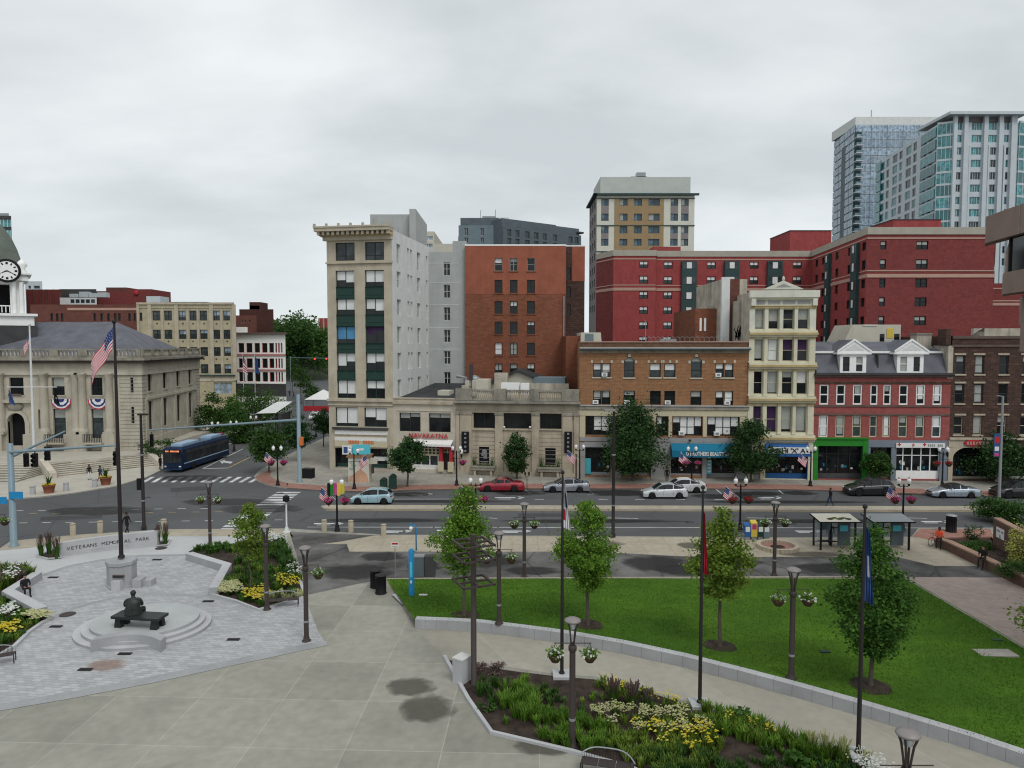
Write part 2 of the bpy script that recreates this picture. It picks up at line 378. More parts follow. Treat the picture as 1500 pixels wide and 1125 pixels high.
sheet('asphalt_path',[(424,779),(545,784),(1000,788),(1340,788),(1500,787),(1700,787),(1700,850),(1480,846),(1330,845),(565,848),(530,854),(452,871)],KZ+.004,'asphalt_old')
sheet('park_sidewalk',[(472,797),(500,793),(548,784.5),(560,784),(1150,788),(1335,787),(1455,787),(1600,787),(1500,862),(1437,829),(1370,829),(1310,815),(1180,816),(1000,815),(870,808),(512,808),(508,797)],KZ+.008,'sidewalk_tan')
sheet('brick_bus_stop_paving',[(1337,785.5),(1347,774.6),(1450,774.6),(1456,787),(1380,795)],KZ+.012,'brick_red_paving')
sheet('pink_plaza',[(1330,845.5),(1480,846),(1620,930),(1600,1010),(1500,946),(1487,939)],KZ+.008,'pink_paving')
sheet('sidewalk',[(-400,840),(0,803.5),(16,792.6),(60,788.6),(112,783.6),(246,775.6),(420,774.6),(430,786),(250,785),(120,794),(0,806),(-400,860)],KZ+.004,'sidewalk_tan')
sheet('memorial_terrace',[(-400,862),(0,806.5),(120,794.5),(250,785.5),(417,785.5),(450,872),(300,905),(0,960),(-400,1040)],KZ+.008,'light_concrete')
sheet('memorial_paving',[(-300,1090),(-100,900),(0,865),(62,842),(100,829),(150,819),(205,813),(272,812),(380,840),(446,873),(466,925),(478,943),(443,950),(330,974),(220,998),(110,1018),(0,1037)],KZ+.012,'granite_pavers')
sheet('paving_border',[(-300,1090),(0,1031),(110,1012),(220,991),(330,968),(443,944),(478,939),(480,945),(443,953),(330,977),(220,1001),(110,1022),(0,1041)],KZ+.016,'granite_band')
g=MB()
def arcband(pts,wd,z,mat,mb=None):
 ps=[G(u,v,z) for u,v in pts];o=[]
 for i,p in enumerate(ps):
  d=(ps[min(i+1,len(ps)-1)]-ps[max(i-1,0)]).normalized();n=Vector((-d.y,d.x,0))*wd/2;o.append((p+n,p-n))
 for i in range(len(o)-1):mb.quad(o[i][1],o[i+1][1],o[i+1][0],o[i][0],mat)
arcband([(62,843),(100,829.5),(150,820),(205,814),(272,813)],.45,KZ+.016,'granite_band',g)
arcband([(62,912),(110,890),(165,876),(225,870),(306,873),(345,882)],.4,KZ+.016,'granite_band',g)
structure('paving_bands',g)
WALLF=[(608,921),(655,923),(700,925.5),(760,933),(830,942.5),(910,957),(1000,977),(1080,998),(1160,1020),(1250,1046),(1330,1070),(1420,1098),(1500,1126),(1640,1180)]
sheet('curved_walk',[(655,964)]+[(608,922),(655,924),(700,926.5),(760,934),(830,943.5),(910,958),(1000,978),(1080,999),(1160,1021),(1250,1047),(1330,1071),(1420,1099),(1500,1127),(1640,1181),(1640,1300),(1290,1128),(1240,1108),(1160,1078),(1060,1045),(960,1013),(870,991),(820,988)],KZ+.004,'walk_concrete')
LB=[(566,848),(640,848),(760,847),(900,846),(1010,846),(1120,845),(1230,845),(1326,844.5)]
WT=[(608,907),(655,909),(700,911.5),(760,919),(830,928),(910,941),(1000,959),(1080,977),(1160,997),(1250,1022),(1330,1047),(1420,1077),(1500,1106),(1640,1158)]
WZ=KZ+.5
def interp(pts,n,z0,z1):
 ps=[G(u,v,z0+(z1-z0)*i/(len(pts)-1)) for i,(u,v) in enumerate(pts)]
 ln=[0]
 for i in range(1,len(ps)):ln.append(ln[-1]+(ps[i]-ps[i-1]).length)
 out=[]
 for k in range(n+1):
  t=ln[-1]*k/n;i=0
  while i<len(ln)-2 and ln[i+1]<t:i+=1
  out.append(ps[i].lerp(ps[i+1],(t-ln[i])/max(1e-6,ln[i+1]-ln[i])))
 return out
NB=40
back=interp(LB+[(1487,938),(1540,970)],NB,KZ+.03,KZ+.2);front=interp(WT,NB,WZ,WZ)
g=MB();vs=[];fs=[];K=14
for i in range(NB+1):
 for k in range(K+1):
  t=k/K;p=back[i].lerp(front[i],t);p.z=KZ+.03+(WZ-KZ-.035)*(t**1.2)+.02*math.sin(i*.9+k)*math.sin(k*PI/K);vs.append(p)
for i in range(NB):
 for k in range(K):fs.append((i*(K+1)+k,i*(K+1)+k+1,(i+1)*(K+1)+k+1,(i+1)*(K+1)+k))
g.add(vs,fs,'lawn',True);structure('lawn',g)
LAWN=[(vs[j],None) for j in range(len(vs))]
def lawn_z(x,y):
 return min(vs,key=lambda p:(p.x-x)**2+(p.y-y)**2).z
def GL(u,v):
 z=.3
 for _ in range(4):p=G(u,v,z);z=lawn_z(p.x,p.y)
 return G(u,v,z)
g=MB()
base=[G(u,v,KZ) for u,v in WALLF];n=len(base);inn=[]
for i,p in enumerate(base):
 d=(base[min(i+1,n-1)]-base[max(i-1,0)]).normalized();q=Vector((-d.y,d.x,0));inn.append(p+q*.42)
for i in range(n-1):
 a,b_,c,d=base[i],base[i+1],inn[i+1],inn[i]
 up=Vector((0,0,.53));seg=3
 for s_ in range(seg):
  t0,t1=s_/seg+.002,(s_+1)/seg-.002
  A,B_,D_,C_=a.lerp(b_,t0),a.lerp(b_,t1),d.lerp(c,t0),d.lerp(c,t1)
  g.quad(A,B_,B_+up,A+up,'granite');g.quad(A+up,B_+up,C_+up,D_+up,'granite_top');g.quad(C_,D_,D_+up,C_+up,'granite')
  g.quad(D_,A,A+up,D_+up,'granite');g.quad(B_,C_,C_+up,B_+up,'granite')
tag(g.build('retaining_wall'),'long low curved granite wall between the lawn and the curved walk','wall')
def edging(name,pts,wd=.16,h=.06,z=KZ,mat='kerb',closed=False):
 g=MB();ps=[G(u,v,z) for u,v in pts];m_=len(ps)
 off=[]
 for i,p in enumerate(ps):
  d=(ps[min(i+1,m_-1)]-ps[max(i-1,0)]).normalized();q=Vector((-d.y,d.x,0))*wd/2;off.append((p+q,p-q))
 up=Vector((0,0,h));z0=Vector((0,0,-.02))
 for i in range(m_-1):
  (a,b_),(c,d)=off[i],off[i+1]
  g.quad(b_+z0,d+z0,d+up,b_+up,mat);g.quad(b_+up,d+up,c+up,a+up,mat);g.quad(c+z0,a+z0,a+up,c+up,mat)
  if i==0:g.quad(a+z0,b_+z0,b_+up,a+up,mat)
  if i==m_-2:g.quad(d+z0,c+z0,c+up,d+up,mat)
 return g.build(name)
tag(edging('lawn_edging',[(608,906),(586,878),(565,848.5),(760,847.5),(1010,846.5),(1326,845),(1487,938.5),(1540,971)],.18,.05,KZ,'sidewalk_tan'),kind='structure')
# ---- far side of the street
far=gp([(-700,786),(-120,745),(0,733),(60,729),(110,723),(170,713),(215,700),(236,690),(262,676),(300,664),(330,655),(350,646)],0)+[(-46.5,112),(-48,124),(-52,150),(-300,150)]
g=MB();g.prism(far,-.02,KZ,'kerb','townhall_paving');structure('townhall_sidewalk',g)
FK=[(372,699),(376,705),(390,711),(420,716),(470,719.5),(520,721),(560,721),(600,719),(700,717),(850,717),(1040,717),(1150,718),(1240,720.5),(1330,724),(1420,727),(1700,735)]
fk=gp(FK,0)
left_edge=gp([(480,640),(440,658),(400,679),(378,692)],0)
g=MB();g.prism(fk+[(150,150),(-28,150),(-28,112)]+left_edge,-.02,KZ,'kerb','sidewalk_grey');structure('pavement',g)
g=MB();up=[(u,v-8.5) for u,v in FK[3:]];g.sheet(gp([(u,v-1.5) for u,v in FK[3:]]+up[::-1],KZ+.004),KZ+.004,'brick_red_paving');structure('brick_kerb_strip',g)
g=MB();g.sheet(gp([(374,699),(378,704),(391,709.5),(420,714),(422,708),(405,703),(395,697),(400,688),(390,690)],KZ+.004),KZ+.004,'brick_red_paving');structure('corner_brick_ramp',g)
med=gp([(470,741.5),(474,740),(485,739.5),(1446,741.5),(1446,747),(485,745),(474,744)],.13)
g=MB();g.prism(med,-.02,.13,'kerb','sidewalk_tan');structure('median',g)
z=.005;g=MB()
def stripe(pts,mat='paint_white',zz=z):g.sheet(gp(pts,zz),zz,mat)
def line(a,b,wpx,mat='paint_white'):
 A,B=G(*a,z),G(*b,z);d=(B-A).normalized();q=Vector((-d.y,d.x,0))*wpx/2
 g.sheet([(A+q)[:2],(B+q)[:2],(B-q)[:2],(A-q)[:2]],z,mat)
line((478,747.5),(1446,749.5),.14,'paint_yellow')
line((560,731),(700,731),.13);line((340,772.6),(560,773),.13) if False else None
line((450,772),(1480,773.5),.13)
for a in range(0,12):line((566+a*80+200,731.5),(590+a*80+176,731.5),.12) if a in (0,1,2,3,4,5) else None
for u in (783,877,930,990,1046):line((u,731.5),(u+14,731.6),.15)
for u0,u1 in ((890,935),(1095,1148),(1330,1358),(716,728),(655,668)):line((u0,758.5),(u1,759.5),.13)
line((1018,733),(1135,733),.12) if False else None
for u in (770,862,1050,1140,1240,1350):line((u-2,716),(u+8,724),.12);line((u-2,724),(u+14,724),.12)
for r,(v0,v1,st) in enumerate(((766,762,0),(752.5,749,14),(748,744,-6))):
 for k in range(12):
  u=28+k*34+st;
  if u<470:line((u,v0+(v1-v0)*k/10),(u+12,v0+(v1-v0)*(k+.35)/10),.13,'paint_white' if r!=1 else 'paint_yellow')
for k in range(12):
 u=214+k*14.2
 if k<12:stripe([(u-7,706.5),(u-1,706.5),(u+13,698.5),(u+7,698.5)])
for k in range(15):
 t=k/14;v=775-(775-721.5)*t**.93;u0=322+(405-322)*t;w_=46-12*t;hh=1.55-.55*t
 stripe([(u0-2,v+hh),(u0+w_-2,v+hh),(u0+w_+3,v-hh),(u0+3,v-hh)])
line((297,686.5),(356,657.5),.15);line((296,686.5),(334,685.5),.3);line((335,685),(366,670),.18,'paint_yellow')
stripe([(322,676),(330,673),(329,675),(341,676.5),(338,679),(327,677.5),(326,679.5)])
for u,v,s_ in ((460,767,1),(560,778,1),(640,777,1),(735,778,1),(1165,778,.9),(1350,764,1),(600,724,.8),(725,729,1),(1110,729,.8)):
 line((u,v),(u+30*s_,v),.35);line((u+34*s_,v-1.5),(u+42*s_,v),.25);line((u+34*s_,v+1.5),(u+42*s_,v),.25);line((u+4,v+2),(u+24*s_,v+2),.2)
structure('road_markings',g)
def stain_mat(name,c,dens=.75):
 m,nt,b=nodes_of(name);m.blend_method='BLEND' if hasattr(m,'blend_method') else m.blend_method
 t=nt.nodes.new('ShaderNodeTexCoord');gr=nt.nodes.new('ShaderNodeTexGradient');gr.gradient_type='SPHERICAL'
 L(nt,t.outputs['Object'],gr.inputs[0])
 n1=N(nt,'ShaderNodeTexNoise',Scale=1.6,Detail=6.);L(nt,t.outputs['Object'],n1.inputs['Vector'])
 a=nt.nodes.new('ShaderNodeMath');a.operation='MULTIPLY_ADD';L(nt,n1.outputs[0],a.inputs[0]);a.inputs[1].default_value=.9;L(nt,gr.outputs['Fac'],a.inputs[2])
 L(nt,ramp(nt,a.outputs[0],.6,.88,(0,0,0,1),(dens,)*3+(1,)),b.inputs['Alpha'])
 b.inputs['Base Color'].default_value=col4(c);b.inputs['Roughness'].default_value=.5;MATS[name]=m
stain_mat('damp',(.09,.085,.07),.6);stain_mat('dark_road',(.03,.03,.03),.7);stain_mat('pale_patch',(.36,.34,.31),.6);stain_mat('rust_stain',(.3,.17,.12),.45)
def patch(u,v,ru,rv,mat,z=KZ+.012,name='dark_patch'):
 p=G(u,v,z);rx=(G(u+ru,v,z)-p).length;ry=(G(u,v-rv,z)-p).length
 g=MB();g.sheet([(-1,-1),(1,-1),(1,1),(-1,1)],0,mat);o=structure(name,g);o.location=p;o.scale=(rx,ry,1);return o
for i,a in enumerate(((600,1006,44,17,'damp'),(624,1038,50,25,'damp'),(800,1094,60,16,'damp'))):patch(*a,z=KZ+.018+.003*i)
for i,(u,v,a,b_) in enumerate(((700,820,70,14),(960,826,60,14),(1000,835,50,9),(520,838,60,14),(620,830,30,10),(1220,832,70,9),(780,836,50,8),(1080,822,40,9),(560,815,40,8))):patch(u,v,a,b_,'dark_road',KZ+.013+.003*i)  # darker soft-edged blotches on the asphalt path
patch(155,974,34,10,'rust_stain',KZ+.03)
for i,(u,v,a,b_) in enumerate(((905,722,62,6),(760,722,44,5),(1060,727,60,5),(600,724,40,4),(1110,723,50,4),(1170,722,30,4))):patch(u,v,a,b_,'dark_road',.012+.003*i)  # darker blotches on the road along the far kerb
for i,(u,v,a,b_) in enumerate(((1010,799,22,6),(1190,812,60,5),(880,796,40,5))):patch(u,v,a,b_,'damp',KZ+.02+.003*i)
for i,(u,v,a,b_) in enumerate(((140,748,90,7),(330,735,80,6),(560,762,120,4),(860,763,160,3.5),(1200,763,150,3.5),(640,734,120,2.5),(1150,735,150,2.5),(280,700,60,5),(380,745,70,8))):patch(u,v,a,b_,'dark_road',.03+.003*i,'tyre_wear')
for i,(u,v) in enumerate(((300,742),(215,728),(700,765),(1010,764),(860,735),(1290,762),(410,722))):
 m_=MB();m_.lathe([(.38,0),(.38,.012),(0,.012)],(0,0,0),'tile_dark' if 'tile_dark' in MATS else 'asphalt',14);o=m_.build('manhole_cover');o.location=G(u,v,.06);o.location.z=.008;tag(o,('dark manhole cover in the junction, left of the crossing','dark manhole cover near the town hall kerb','dark manhole cover behind the first lawn tree','dark manhole cover in the near lane behind the red flag','dark manhole cover in the far lane beside the silver sedan','dark manhole cover in the near lane behind the bus shelters','dark manhole cover beside the top of the crossing')[i],'manhole cover','manhole covers in the road')
for (a,b_,c,d) in (((60,757),(150,754),(150,759),(58,763)),((760,752),(842,752),(846,757),(758,757)),((1110,764),(1165,764),(1167,769),(1110,769)),((250,715),(300,712),(304,718),(250,721))):
 g=MB();g.sheet(gp([a,b_,c,d],.004),.004,'asphalt_patch');structure('road_patch',g)
brick('br_orange',(.32,.15,.068),(.245,.11,.05),(.28,.2,.13),.6,.16,.02,stain=.3)
brick('br_roofband',(.17,.09,.055),(.12,.07,.045),(.14,.1,.08),.4,.2,.015)
brick('br_red',(.34,.09,.085),(.27,.07,.065),(.22,.12,.1),.5,.15,.012,stain=.3)
brick('br_brown',(.105,.06,.048),(.065,.038,.032),(.05,.038,.033),.7,.3,.03,stain=.4,var=.8)
brick('br_tall',(.25,.09,.05),(.185,.068,.04),(.15,.09,.07),.6,.22,.014,stain=.35)
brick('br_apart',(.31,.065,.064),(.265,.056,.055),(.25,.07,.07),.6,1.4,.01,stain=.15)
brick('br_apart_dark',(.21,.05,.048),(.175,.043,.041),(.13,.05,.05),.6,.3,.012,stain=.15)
brick('br_far',(.16,.06,.048),(.12,.05,.04),(.11,.07,.06),1.,.4,.02,stain=.3)
brick('br_farbrown',(.085,.035,.03),(.07,.032,.028),(.06,.035,.03),1.,.4,.02,stain=.3)
mk('render_terra',(.29,.098,.062),.85,.12,stain=.2,streak=True);mk('belt_pink',(.42,.27,.22),.8,.06);mk('parapet_grey',(.36,.34,.29),.85,.08)
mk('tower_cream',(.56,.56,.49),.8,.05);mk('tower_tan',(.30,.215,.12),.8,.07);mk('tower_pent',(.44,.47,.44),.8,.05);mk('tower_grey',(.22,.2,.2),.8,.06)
mk('victorian',(.60,.575,.44),.7,.1,stain=.12,streak=True);mk('victorian_top',(.60,.60,.52),.7,.09,stain=.15,streak=True);mk('victorian_gold',(.43,.34,.17),.7,.2)
mk('white_tower',(.48,.53,.56),.7,.05);mk('blue_metal',(.10,.125,.14),.6,.1);mk('blue_metal_light',(.15,.2,.22),.6,.08);mk('bay_green',(.035,.065,.065),.6,.1)
mk('brownstone',(.12,.09,.08),.9,.2);mk('weathered_render',(.44,.40,.33),.9,.25,stain=.6,streak=True);mk('shed_cream',(.50,.48,.40),.8,.06)
mk('beige_block',(.40,.36,.245),.85,.12,stain=.2,streak=True);mk('pink_trim',(.42,.19,.18),.7,.1);mk('copper_roof',(.11,.13,.11),.7,.15)
mk('interior_dark',(.012,.012,.014),.9);mk('shop_grey',(.3,.3,.3),.8,.12,stain=.2);mk('grey_blue_paint',(.17,.2,.24),.6,.08)
mk('slab_grey',(.2,.2,.2),.8)
class Face:
 """a wall plane from ground point A to B (left to right seen from outside)"""
 def __init__(s,b,A,B):
  s.b=b;A=Vector((A[0],A[1],0));B=Vector((B[0],B[1],0));d=(B-A);s.w=d.length;d.normalize()
  inw=Vector((-d.y,d.x,0))
  s.W=Matrix(((d.x,inw.x,0,A.x),(d.y,inw.y,0,A.y),(0,0,1,0),(0,0,0,1)))
  s.Wi=s.W.inverted();s.T=b.inv@s.W;s.holes=[]
 def px(s,u,v,off=0.):
  o=s.Wi@Vector((0,0,CH));d=s.Wi.to_3x3()@ray(u,v);t=(off-o.y)/d.y;p=o+d*t
  return p.x,p.z
 def rect(s,u0,v0,u1,v1):
  a=s.px(u0,v0);c=s.px(u1,v1);return (min(a[0],c[0]),min(a[1],c[1]),max(a[0],c[0]),max(a[1],c[1]))
 def grid(s,cols,vref,rows,uref):
  out=[]
  cs=[(s.px(a,vref)[0],s.px(b_,vref)[0]) for a,b_ in cols];rs=[(s.px(uref,b_)[1],s.px(uref,a)[1]) for a,b_ in rows]
  return [(c[0],r[0],c[1],r[1]) for r in rs for c in cs]
 def hole(s,r):s.holes.append(r)
class Bld:
 def __init__(s,name,label,cat,A,B,group=None):
  A=Vector((A[0],A[1],0));B=Vector((B[0],B[1],0));rz=math.atan2(B.y-A.y,B.x-A.x)
  s.root=thing(name,label,cat,A,rz,group)
  s.inv=(Matrix.Translation(A)@Matrix.Rotation(rz,4,'Z')).inverted();s.nwin=0;s.extra=None
 def face(s,A,B):return Face(s,A,B)
def wall_holes(mb,w_,z0,z1,holes,mat,depth=.25,rev=None,s0=0.):
 xs=sorted({s0,w_}|{round(h[i],4) for h in holes for i in (0,2) if s0<h[i]<w_});zs=sorted({z0,z1}|{round(h[i],4) for h in holes for i in (1,3) if z0<h[i]<z1})
 for i in range(len(xs)-1):
  cx_=(xs[i]+xs[i+1])/2;run=None
  for k in range(len(zs)-1):
   cz=(zs[k]+zs[k+1])/2
   inside=any(h[0]<cx_<h[2] and h[1]<cz<h[3] for h in holes)
   if not inside:
    if run is None:run=zs[k]
   if run is not None and (inside or k==len(zs)-2):
    top=zs[k] if inside else zs[k+1]
    mb.quad((xs[i],0,run),(xs[i+1],0,run),(xs[i+1],0,top),(xs[i],0,top),mat);run=None
 for a,b_,c,d in holes:
  r=rev or mat
  mb.quad((a,0,b_),(a,depth,b_),(a,depth,d),(a,0,d),r);mb.quad((c,depth,b_),(c,0,b_),(c,0,d),(c,depth,d),r)
  mb.quad((a,0,b_),(c,0,b_),(c,depth,b_),(a,depth,b_),r);mb.quad((a,0,d),(a,depth,d),(c,depth,d),(c,0,d),r)
def win(face,r,frame='bronze_frame',glass='glass_dark',style='sash',depth=.22,blind=None,bfrac=.5,sub=True,sill=None,ac=False,fw=.07,cols=1,label=None,rail=.5,split=None):
 """one window in a wall opening: frame, panes, perhaps blind, sill, air conditioner"""
 b=face.b;a,z0,c,z1=r;face.hole(r);b.nwin+=1;T=face.T
 stuff=b.nwin>100
 f=MB(T);y0,y1=depth-.09,depth-.01
 f.box(a,a+fw,y0,y1,z0,z1,frame);f.box(c-fw,c,y0,y1,z0,z1,frame)
 f.box(a+fw,c-fw,y0,y1,z0,z0+fw,frame);f.box(a+fw,c-fw,y0,y1,z1-fw,z1,frame)
 xs=[a+fw+(c-a-2*fw)*k/cols for k in range(cols+1)]
 for x in xs[1:-1]:f.box(x-fw*.6,x+fw*.6,y0+.004,y1-.004,z0+fw,z1-fw,frame)
 zr=z0+(z1-z0)*rail
 if style=='sash':
  for k in range(cols):f.box(xs[k]+(fw*.6 if k else 0),xs[k+1]-(fw*.6 if k<cols-1 else 0),y0+.01,y1-.01,zr-fw*.4,zr+fw*.4,frame)
 gm=MB(T) if (sub and not stuff) else f;gy=depth-.035
 for k in range(cols):
  zz=[(z0+fw*.5,zr),(zr,z1-fw*.5)] if style=='sash' else [(z0+fw*.5,z1-fw*.5)]
  for p,(q0,q1) in enumerate(zz):gm.quad((xs[k],gy+.01*p,q0),(xs[k+1],gy+.01*p,q0),(xs[k+1],gy+.01*p,q1),(xs[k],gy+.01*p,q1),glass)
 if blind:
  for k in range(cols):
   bf=bfrac[k%len(bfrac)] if hasattr(bfrac,'__len__') else bfrac
   if bf>0.02:gm.quad((xs[k]+fw*.6,gy-.012,z1-fw-(z1-z0-2*fw)*bf),(xs[k+1]-fw*.6,gy-.012,z1-fw-(z1-z0-2*fw)*bf),(xs[k+1]-fw*.6,gy-.012,z1-fw),(xs[k]+fw*.6,gy-.012,z1-fw),blind)
 if stuff:
  if b.extra is None:b.extra=MB()
  o=len(b.extra.v);b.extra.v+=f.v
  for q,mi_,s_ in zip(f.f,f.m,f.sm):b.extra.f.append([i+o for i in q]);b.extra.m.append(b.extra.mi(f.mats[mi_]));b.extra.sm.append(s_)
  return None
 w_=f.build('window',b.root)
 if label:w_['label']=label
 if gm is not f:gm.build('pane',w_)
 if sill:
  q=MB(T);q.box(a-.12,c+.12,-.1,depth-.1,z0-.16,z0-.002,sill);q.build('sill',w_)
 if ac:
  q=MB(T);k=a+(c-a)*(.68 if ac==2 else .3);q.box(k-.32,k+.32,-.28,depth-.1,z0+.08,z0+.5,'white_paint');q.box(k-.2,k+.2,-.285,-.28,z0+.16,z0+.42,'lens_grey');q.build('air_conditioner',w_)
 return w_
def rblind(p=.7,kinds=('blind','blind','blind_dull')):
 return (RND.choice(kinds),RND.choice((.25,.35,.5,.5,.6,.95))) if RND.random()<p else (None,0)
def finish(b,faces,mat,z0,z1,pts,roof='roof_dark',depth=.22,par=0.,name='wall',capmat=None):
 """faces: list of (Face, mat) with holes; pts: footprint (world xy, in order) for the roof"""
 mb=MB()
 for fc,m_ in faces:
  mb.T=fc.T;wall_holes(mb,fc.w,z0,z1,fc.holes,m_ or mat,depth)
 w_=mb.build(name,b.root)
 loc=[b.inv@Vector((p[0],p[1],0)) for p in pts]
 r=MB();r.sheet([(p.x,p.y) for p in loc],z1-par-.01,roof)
 cen=sum(loc,Vector())/len(loc)
 if par:
  n_=len(loc)
  for i in range(n_):
   a,c=loc[i],loc[(i+1)%n_];ai,ci=a+(cen-a).normalized()*.45,c+(cen-c).normalized()*.45
   r.quad((a.x,a.y,z1),(ai.x,ai.y,z1),(ci.x,ci.y,z1),(c.x,c.y,z1),capmat or mat)
   r.quad((ai.x,ai.y,z1-par-.01),(ci.x,ci.y,z1-par-.01),(ci.x,ci.y,z1),(ai.x,ai.y,z1),mat)
 r.build('roof',b.root)
 if b.extra is not None:tag(b.extra.build('window',b.root),kind='stuff')
 return w_
def band(mb,face,u,va,vb,out,mat,x0=None,x1=None,d=.0,ext=0.):
 """horizontal moulding on the face between two pixel rows"""
 mb.T=face.T;za=face.px(u,vb)[1];zb=face.px(u,va)[1]
 mb.box((0 if x0 is None else x0)-ext,(face.w if x1 is None else x1)+ext,-out,d,za,zb,mat)
SPLIT={'moulding','gable','cornice','floodlight','belt_course','painted_render','roof_duct','spandrel','glass_bay','lift_house','shop_pillar','balcony_railing','pilaster','pier','window_poster','flower_trough','roof_plant','rooftop_plant','stair_tower','bay_window','drain_pipe','urn','window','green_shop_surround','antenna'}
def part(b,name,fn,label=None):
 mb=MB();fn(mb)
 if name in SPLIT:
  for q in mb.split():o=q.build(name,b.root)
  return o
 o=mb.build(name,b.root)
 if label:o['label']=label
 return o
def simple_box(name,label,cat,A,B,depth,ztop,mat,fn=None,roof='roof_dark',par=.4,sidemats=None,z0=0.,cap=None,skew=False):
 """four-walled building from front corner A to B; fn(b, front, right, left) adds openings"""
 A=Vector((A[0],A[1],0));B=Vector((B[0],B[1],0));d=(B-A).normalized();q=Vector((-d.y,d.x,0))*depth
 if skew:q=B.normalized()*depth*(skew if skew is not True else 1);q.z=0
 b=Bld(name,label,cat,A,B);fr=b.face(A,B);ri=b.face(B,B+q);le=b.face(A+q,A);ba=b.face(B+q,A+q)
 if fn:fn(b,fr,ri,le)
 sm=sidemats or (None,None)
 finish(b,[(fr,None),(ri,sm[0]),(le,sm[1]),(ba,sm[0])],mat,z0,ztop,[A,B,B+q,A+q],roof,par=par,capmat=cap)
 b.fr,b.ri,b.le=fr,ri,le
 return b
def rooftop_unit(b,x,y,z,sx,sy,sz,mat='grey_metal',name='rooftop_unit'):
 m_=MB();m_.box(x,x+sx,y,y+sy,z,z+sz,mat);m_.box(x+sx*.15,x+sx*.85,y-.02,y,z+sz*.2,z+sz*.8,'lens_grey');m_.box(x+sx*.2,x+sx*.8,y+sy*.2,y+sy*.8,z+sz,z+sz+.12,'dark_metal');return m_.build(name,b.root)
FL={k:G(u,v,KZ) for k,(u,v) in dict(a=(483,687.5),b=(577,690.5),c=(668,694),d=(848,698.5),e=(1095,701.5),f=(1190,703),g=(1388,704.5),h=(1560,706)).items()}
# ================= tall beige office building on the corner
A,B=FL['a'],FL['b'];d=(B-A).normalized();q=Vector((-d.y,d.x,0))*22.5
b=Bld('office_building','tall narrow beige stone office building with bracketed gold cornice on the street corner','building',A,B)
fr=b.face(A,B);ri=b.face(B,B+q);le=b.face(A+q,A);ba=b.face(B+q,A+q)
ztop=fr.px(525,352)[1];zc=fr.px(525,330)[1]
bays=[(491.5,519.5),(534.5,562.5)]
for k,r in enumerate(fr.grid(bays,370,[(355,381.5)],525)):win(fr,r,'bronze_frame','glass_mid','sash',.3,cols=2,rail=.28)
rows=[(396,420),(437.5,461),(478,503),(517,543),(557,583.5)]
bl=[('blind',(.72,.9)),('blind',(.9,.9)),('blind',(.85,.85)),('blind',(.8,.95)),('blind_blue',(.95,.95)),('curtain_purple',(.6,.3)),('blind',(.92,.6)),('blind',(.7,.6)),('blind',(.95,.95)),('blind',(.55,.55))]
xs5=fr.grid([(492.5,520),(535,563)],480,rows,525)
for k,r in enumerate(xs5):win(fr,r,'spandrel_green','glass_dark','plain',.35,blind=bl[k][0],bfrac=[x*.8 for x in bl[k][1]],cols=2)
for k,r in enumerate(fr.grid([(491.5,524.5),(533.5,566.5)],610,[(597,625)],525)):win(fr,r,'spandrel_green','glass_dark','plain',.3,blind='blind',bfrac=((.85,.85),(.5,.65))[k],cols=2)
shop=fr.rect(491,656,567.5,687);fr.hole(shop)
sp_h=fr.grid([(492.5,520),(535,563)],480,[(420,437.5),(461,478),(503,517),(543,557)],525)
for r in sp_h:fr.holes.append(r)
def f_(mb):
 mb.T=fr.T
 for k,(a,z0,c,z1) in enumerate(sp_h):
  mb.box(a,c,.12,.3,z0,z1,'spandrel_green');mb.box(a,c,.02,.12,z0,z0+.14,'spandrel_green');mb.box(a+.3,c-.3,.08,.12,z0+.45,z1-.3,'spandrel_green')
  if k>=6:
   m0=(a+c)/2;mb.add([(a,.0,z0+.15),(c,.0,z0+.15),(m0,.0,z1-.05),(a,.12,z0+.15),(c,.12,z0+.15),(m0,.12,z1-.05)],[(0,1,2),(0,2,5,3),(1,4,5,2),(0,3,4,1)],'spandrel_green')
part(b,'spandrel',f_)
def f_(mb):
 mb.T=fr.T;W=fr.w
 zb=fr.px(525,352)[1]
 mb.box(-.35,W+.05,-.35,.2,zb,zb+.5,'limestone');mb.box(-.6,W+.1,-.7,.2,zb+.5,zb+.85,'victorian_gold')
 n=15
 for k in range(n):
  x=-.5+(W+.4)*k/(n-1);mb.box(x-.16,x+.16,-1.25,-.7,zb+.55,zb+.95,'limestone')
 mb.box(-.95,W+.12,-1.5,.25,zb+.96,zb+1.35,'limestone');mb.box(-1.0,W+.15,-1.6,.25,zb+1.35,zb+1.55,'limestone')
 for k in range(7):x=-.85+(W+.85)*k/6;mb.box(x-.12,x+.12,-1.6,-1.35,zb+1.55,zb+1.85,'limestone')
 mb.T=le.T;mb.box(0,le.w+.2,-.7,0,zb+.5,zb+.9,'limestone');mb.box(0,le.w,-.95,0,zb+.96,zb+1.5,'limestone')
part(b,'cornice',f_)
def f_(mb):
 band(mb,fr,525,383.5,386,.22,'limestone',ext=.1);band(mb,fr,525,584.5,588,.25,'limestone',ext=.15);band(mb,fr,525,592,594,.15,'limestone',ext=.05)
 band(mb,fr,525,626,629,.35,'tile_dark',fr.px(488,630)[0],fr.px(569,630)[0])
 mb.T=fr.T
 x0,zt_=fr.px(487,600);x1=fr.px(568.5,600)[0]
part(b,'moulding',f_)
def f_(mb):
 mb.T=fr.T;r=fr.rect(491,630,568,637.5);mb.box(r[0],r[2],-.14,0,r[1],r[3],'sign_white')
 r=fr.rect(491,639.5,568,655.5);mb.box(r[0],r[2],-.22,0,r[1],r[3],'cream_trim');mb.box(r[0]+.02,r[2]-.02,-.24,-.22,r[3]-.45,r[3],'sign_white')
sg=part(b,'shop_sign',f_)
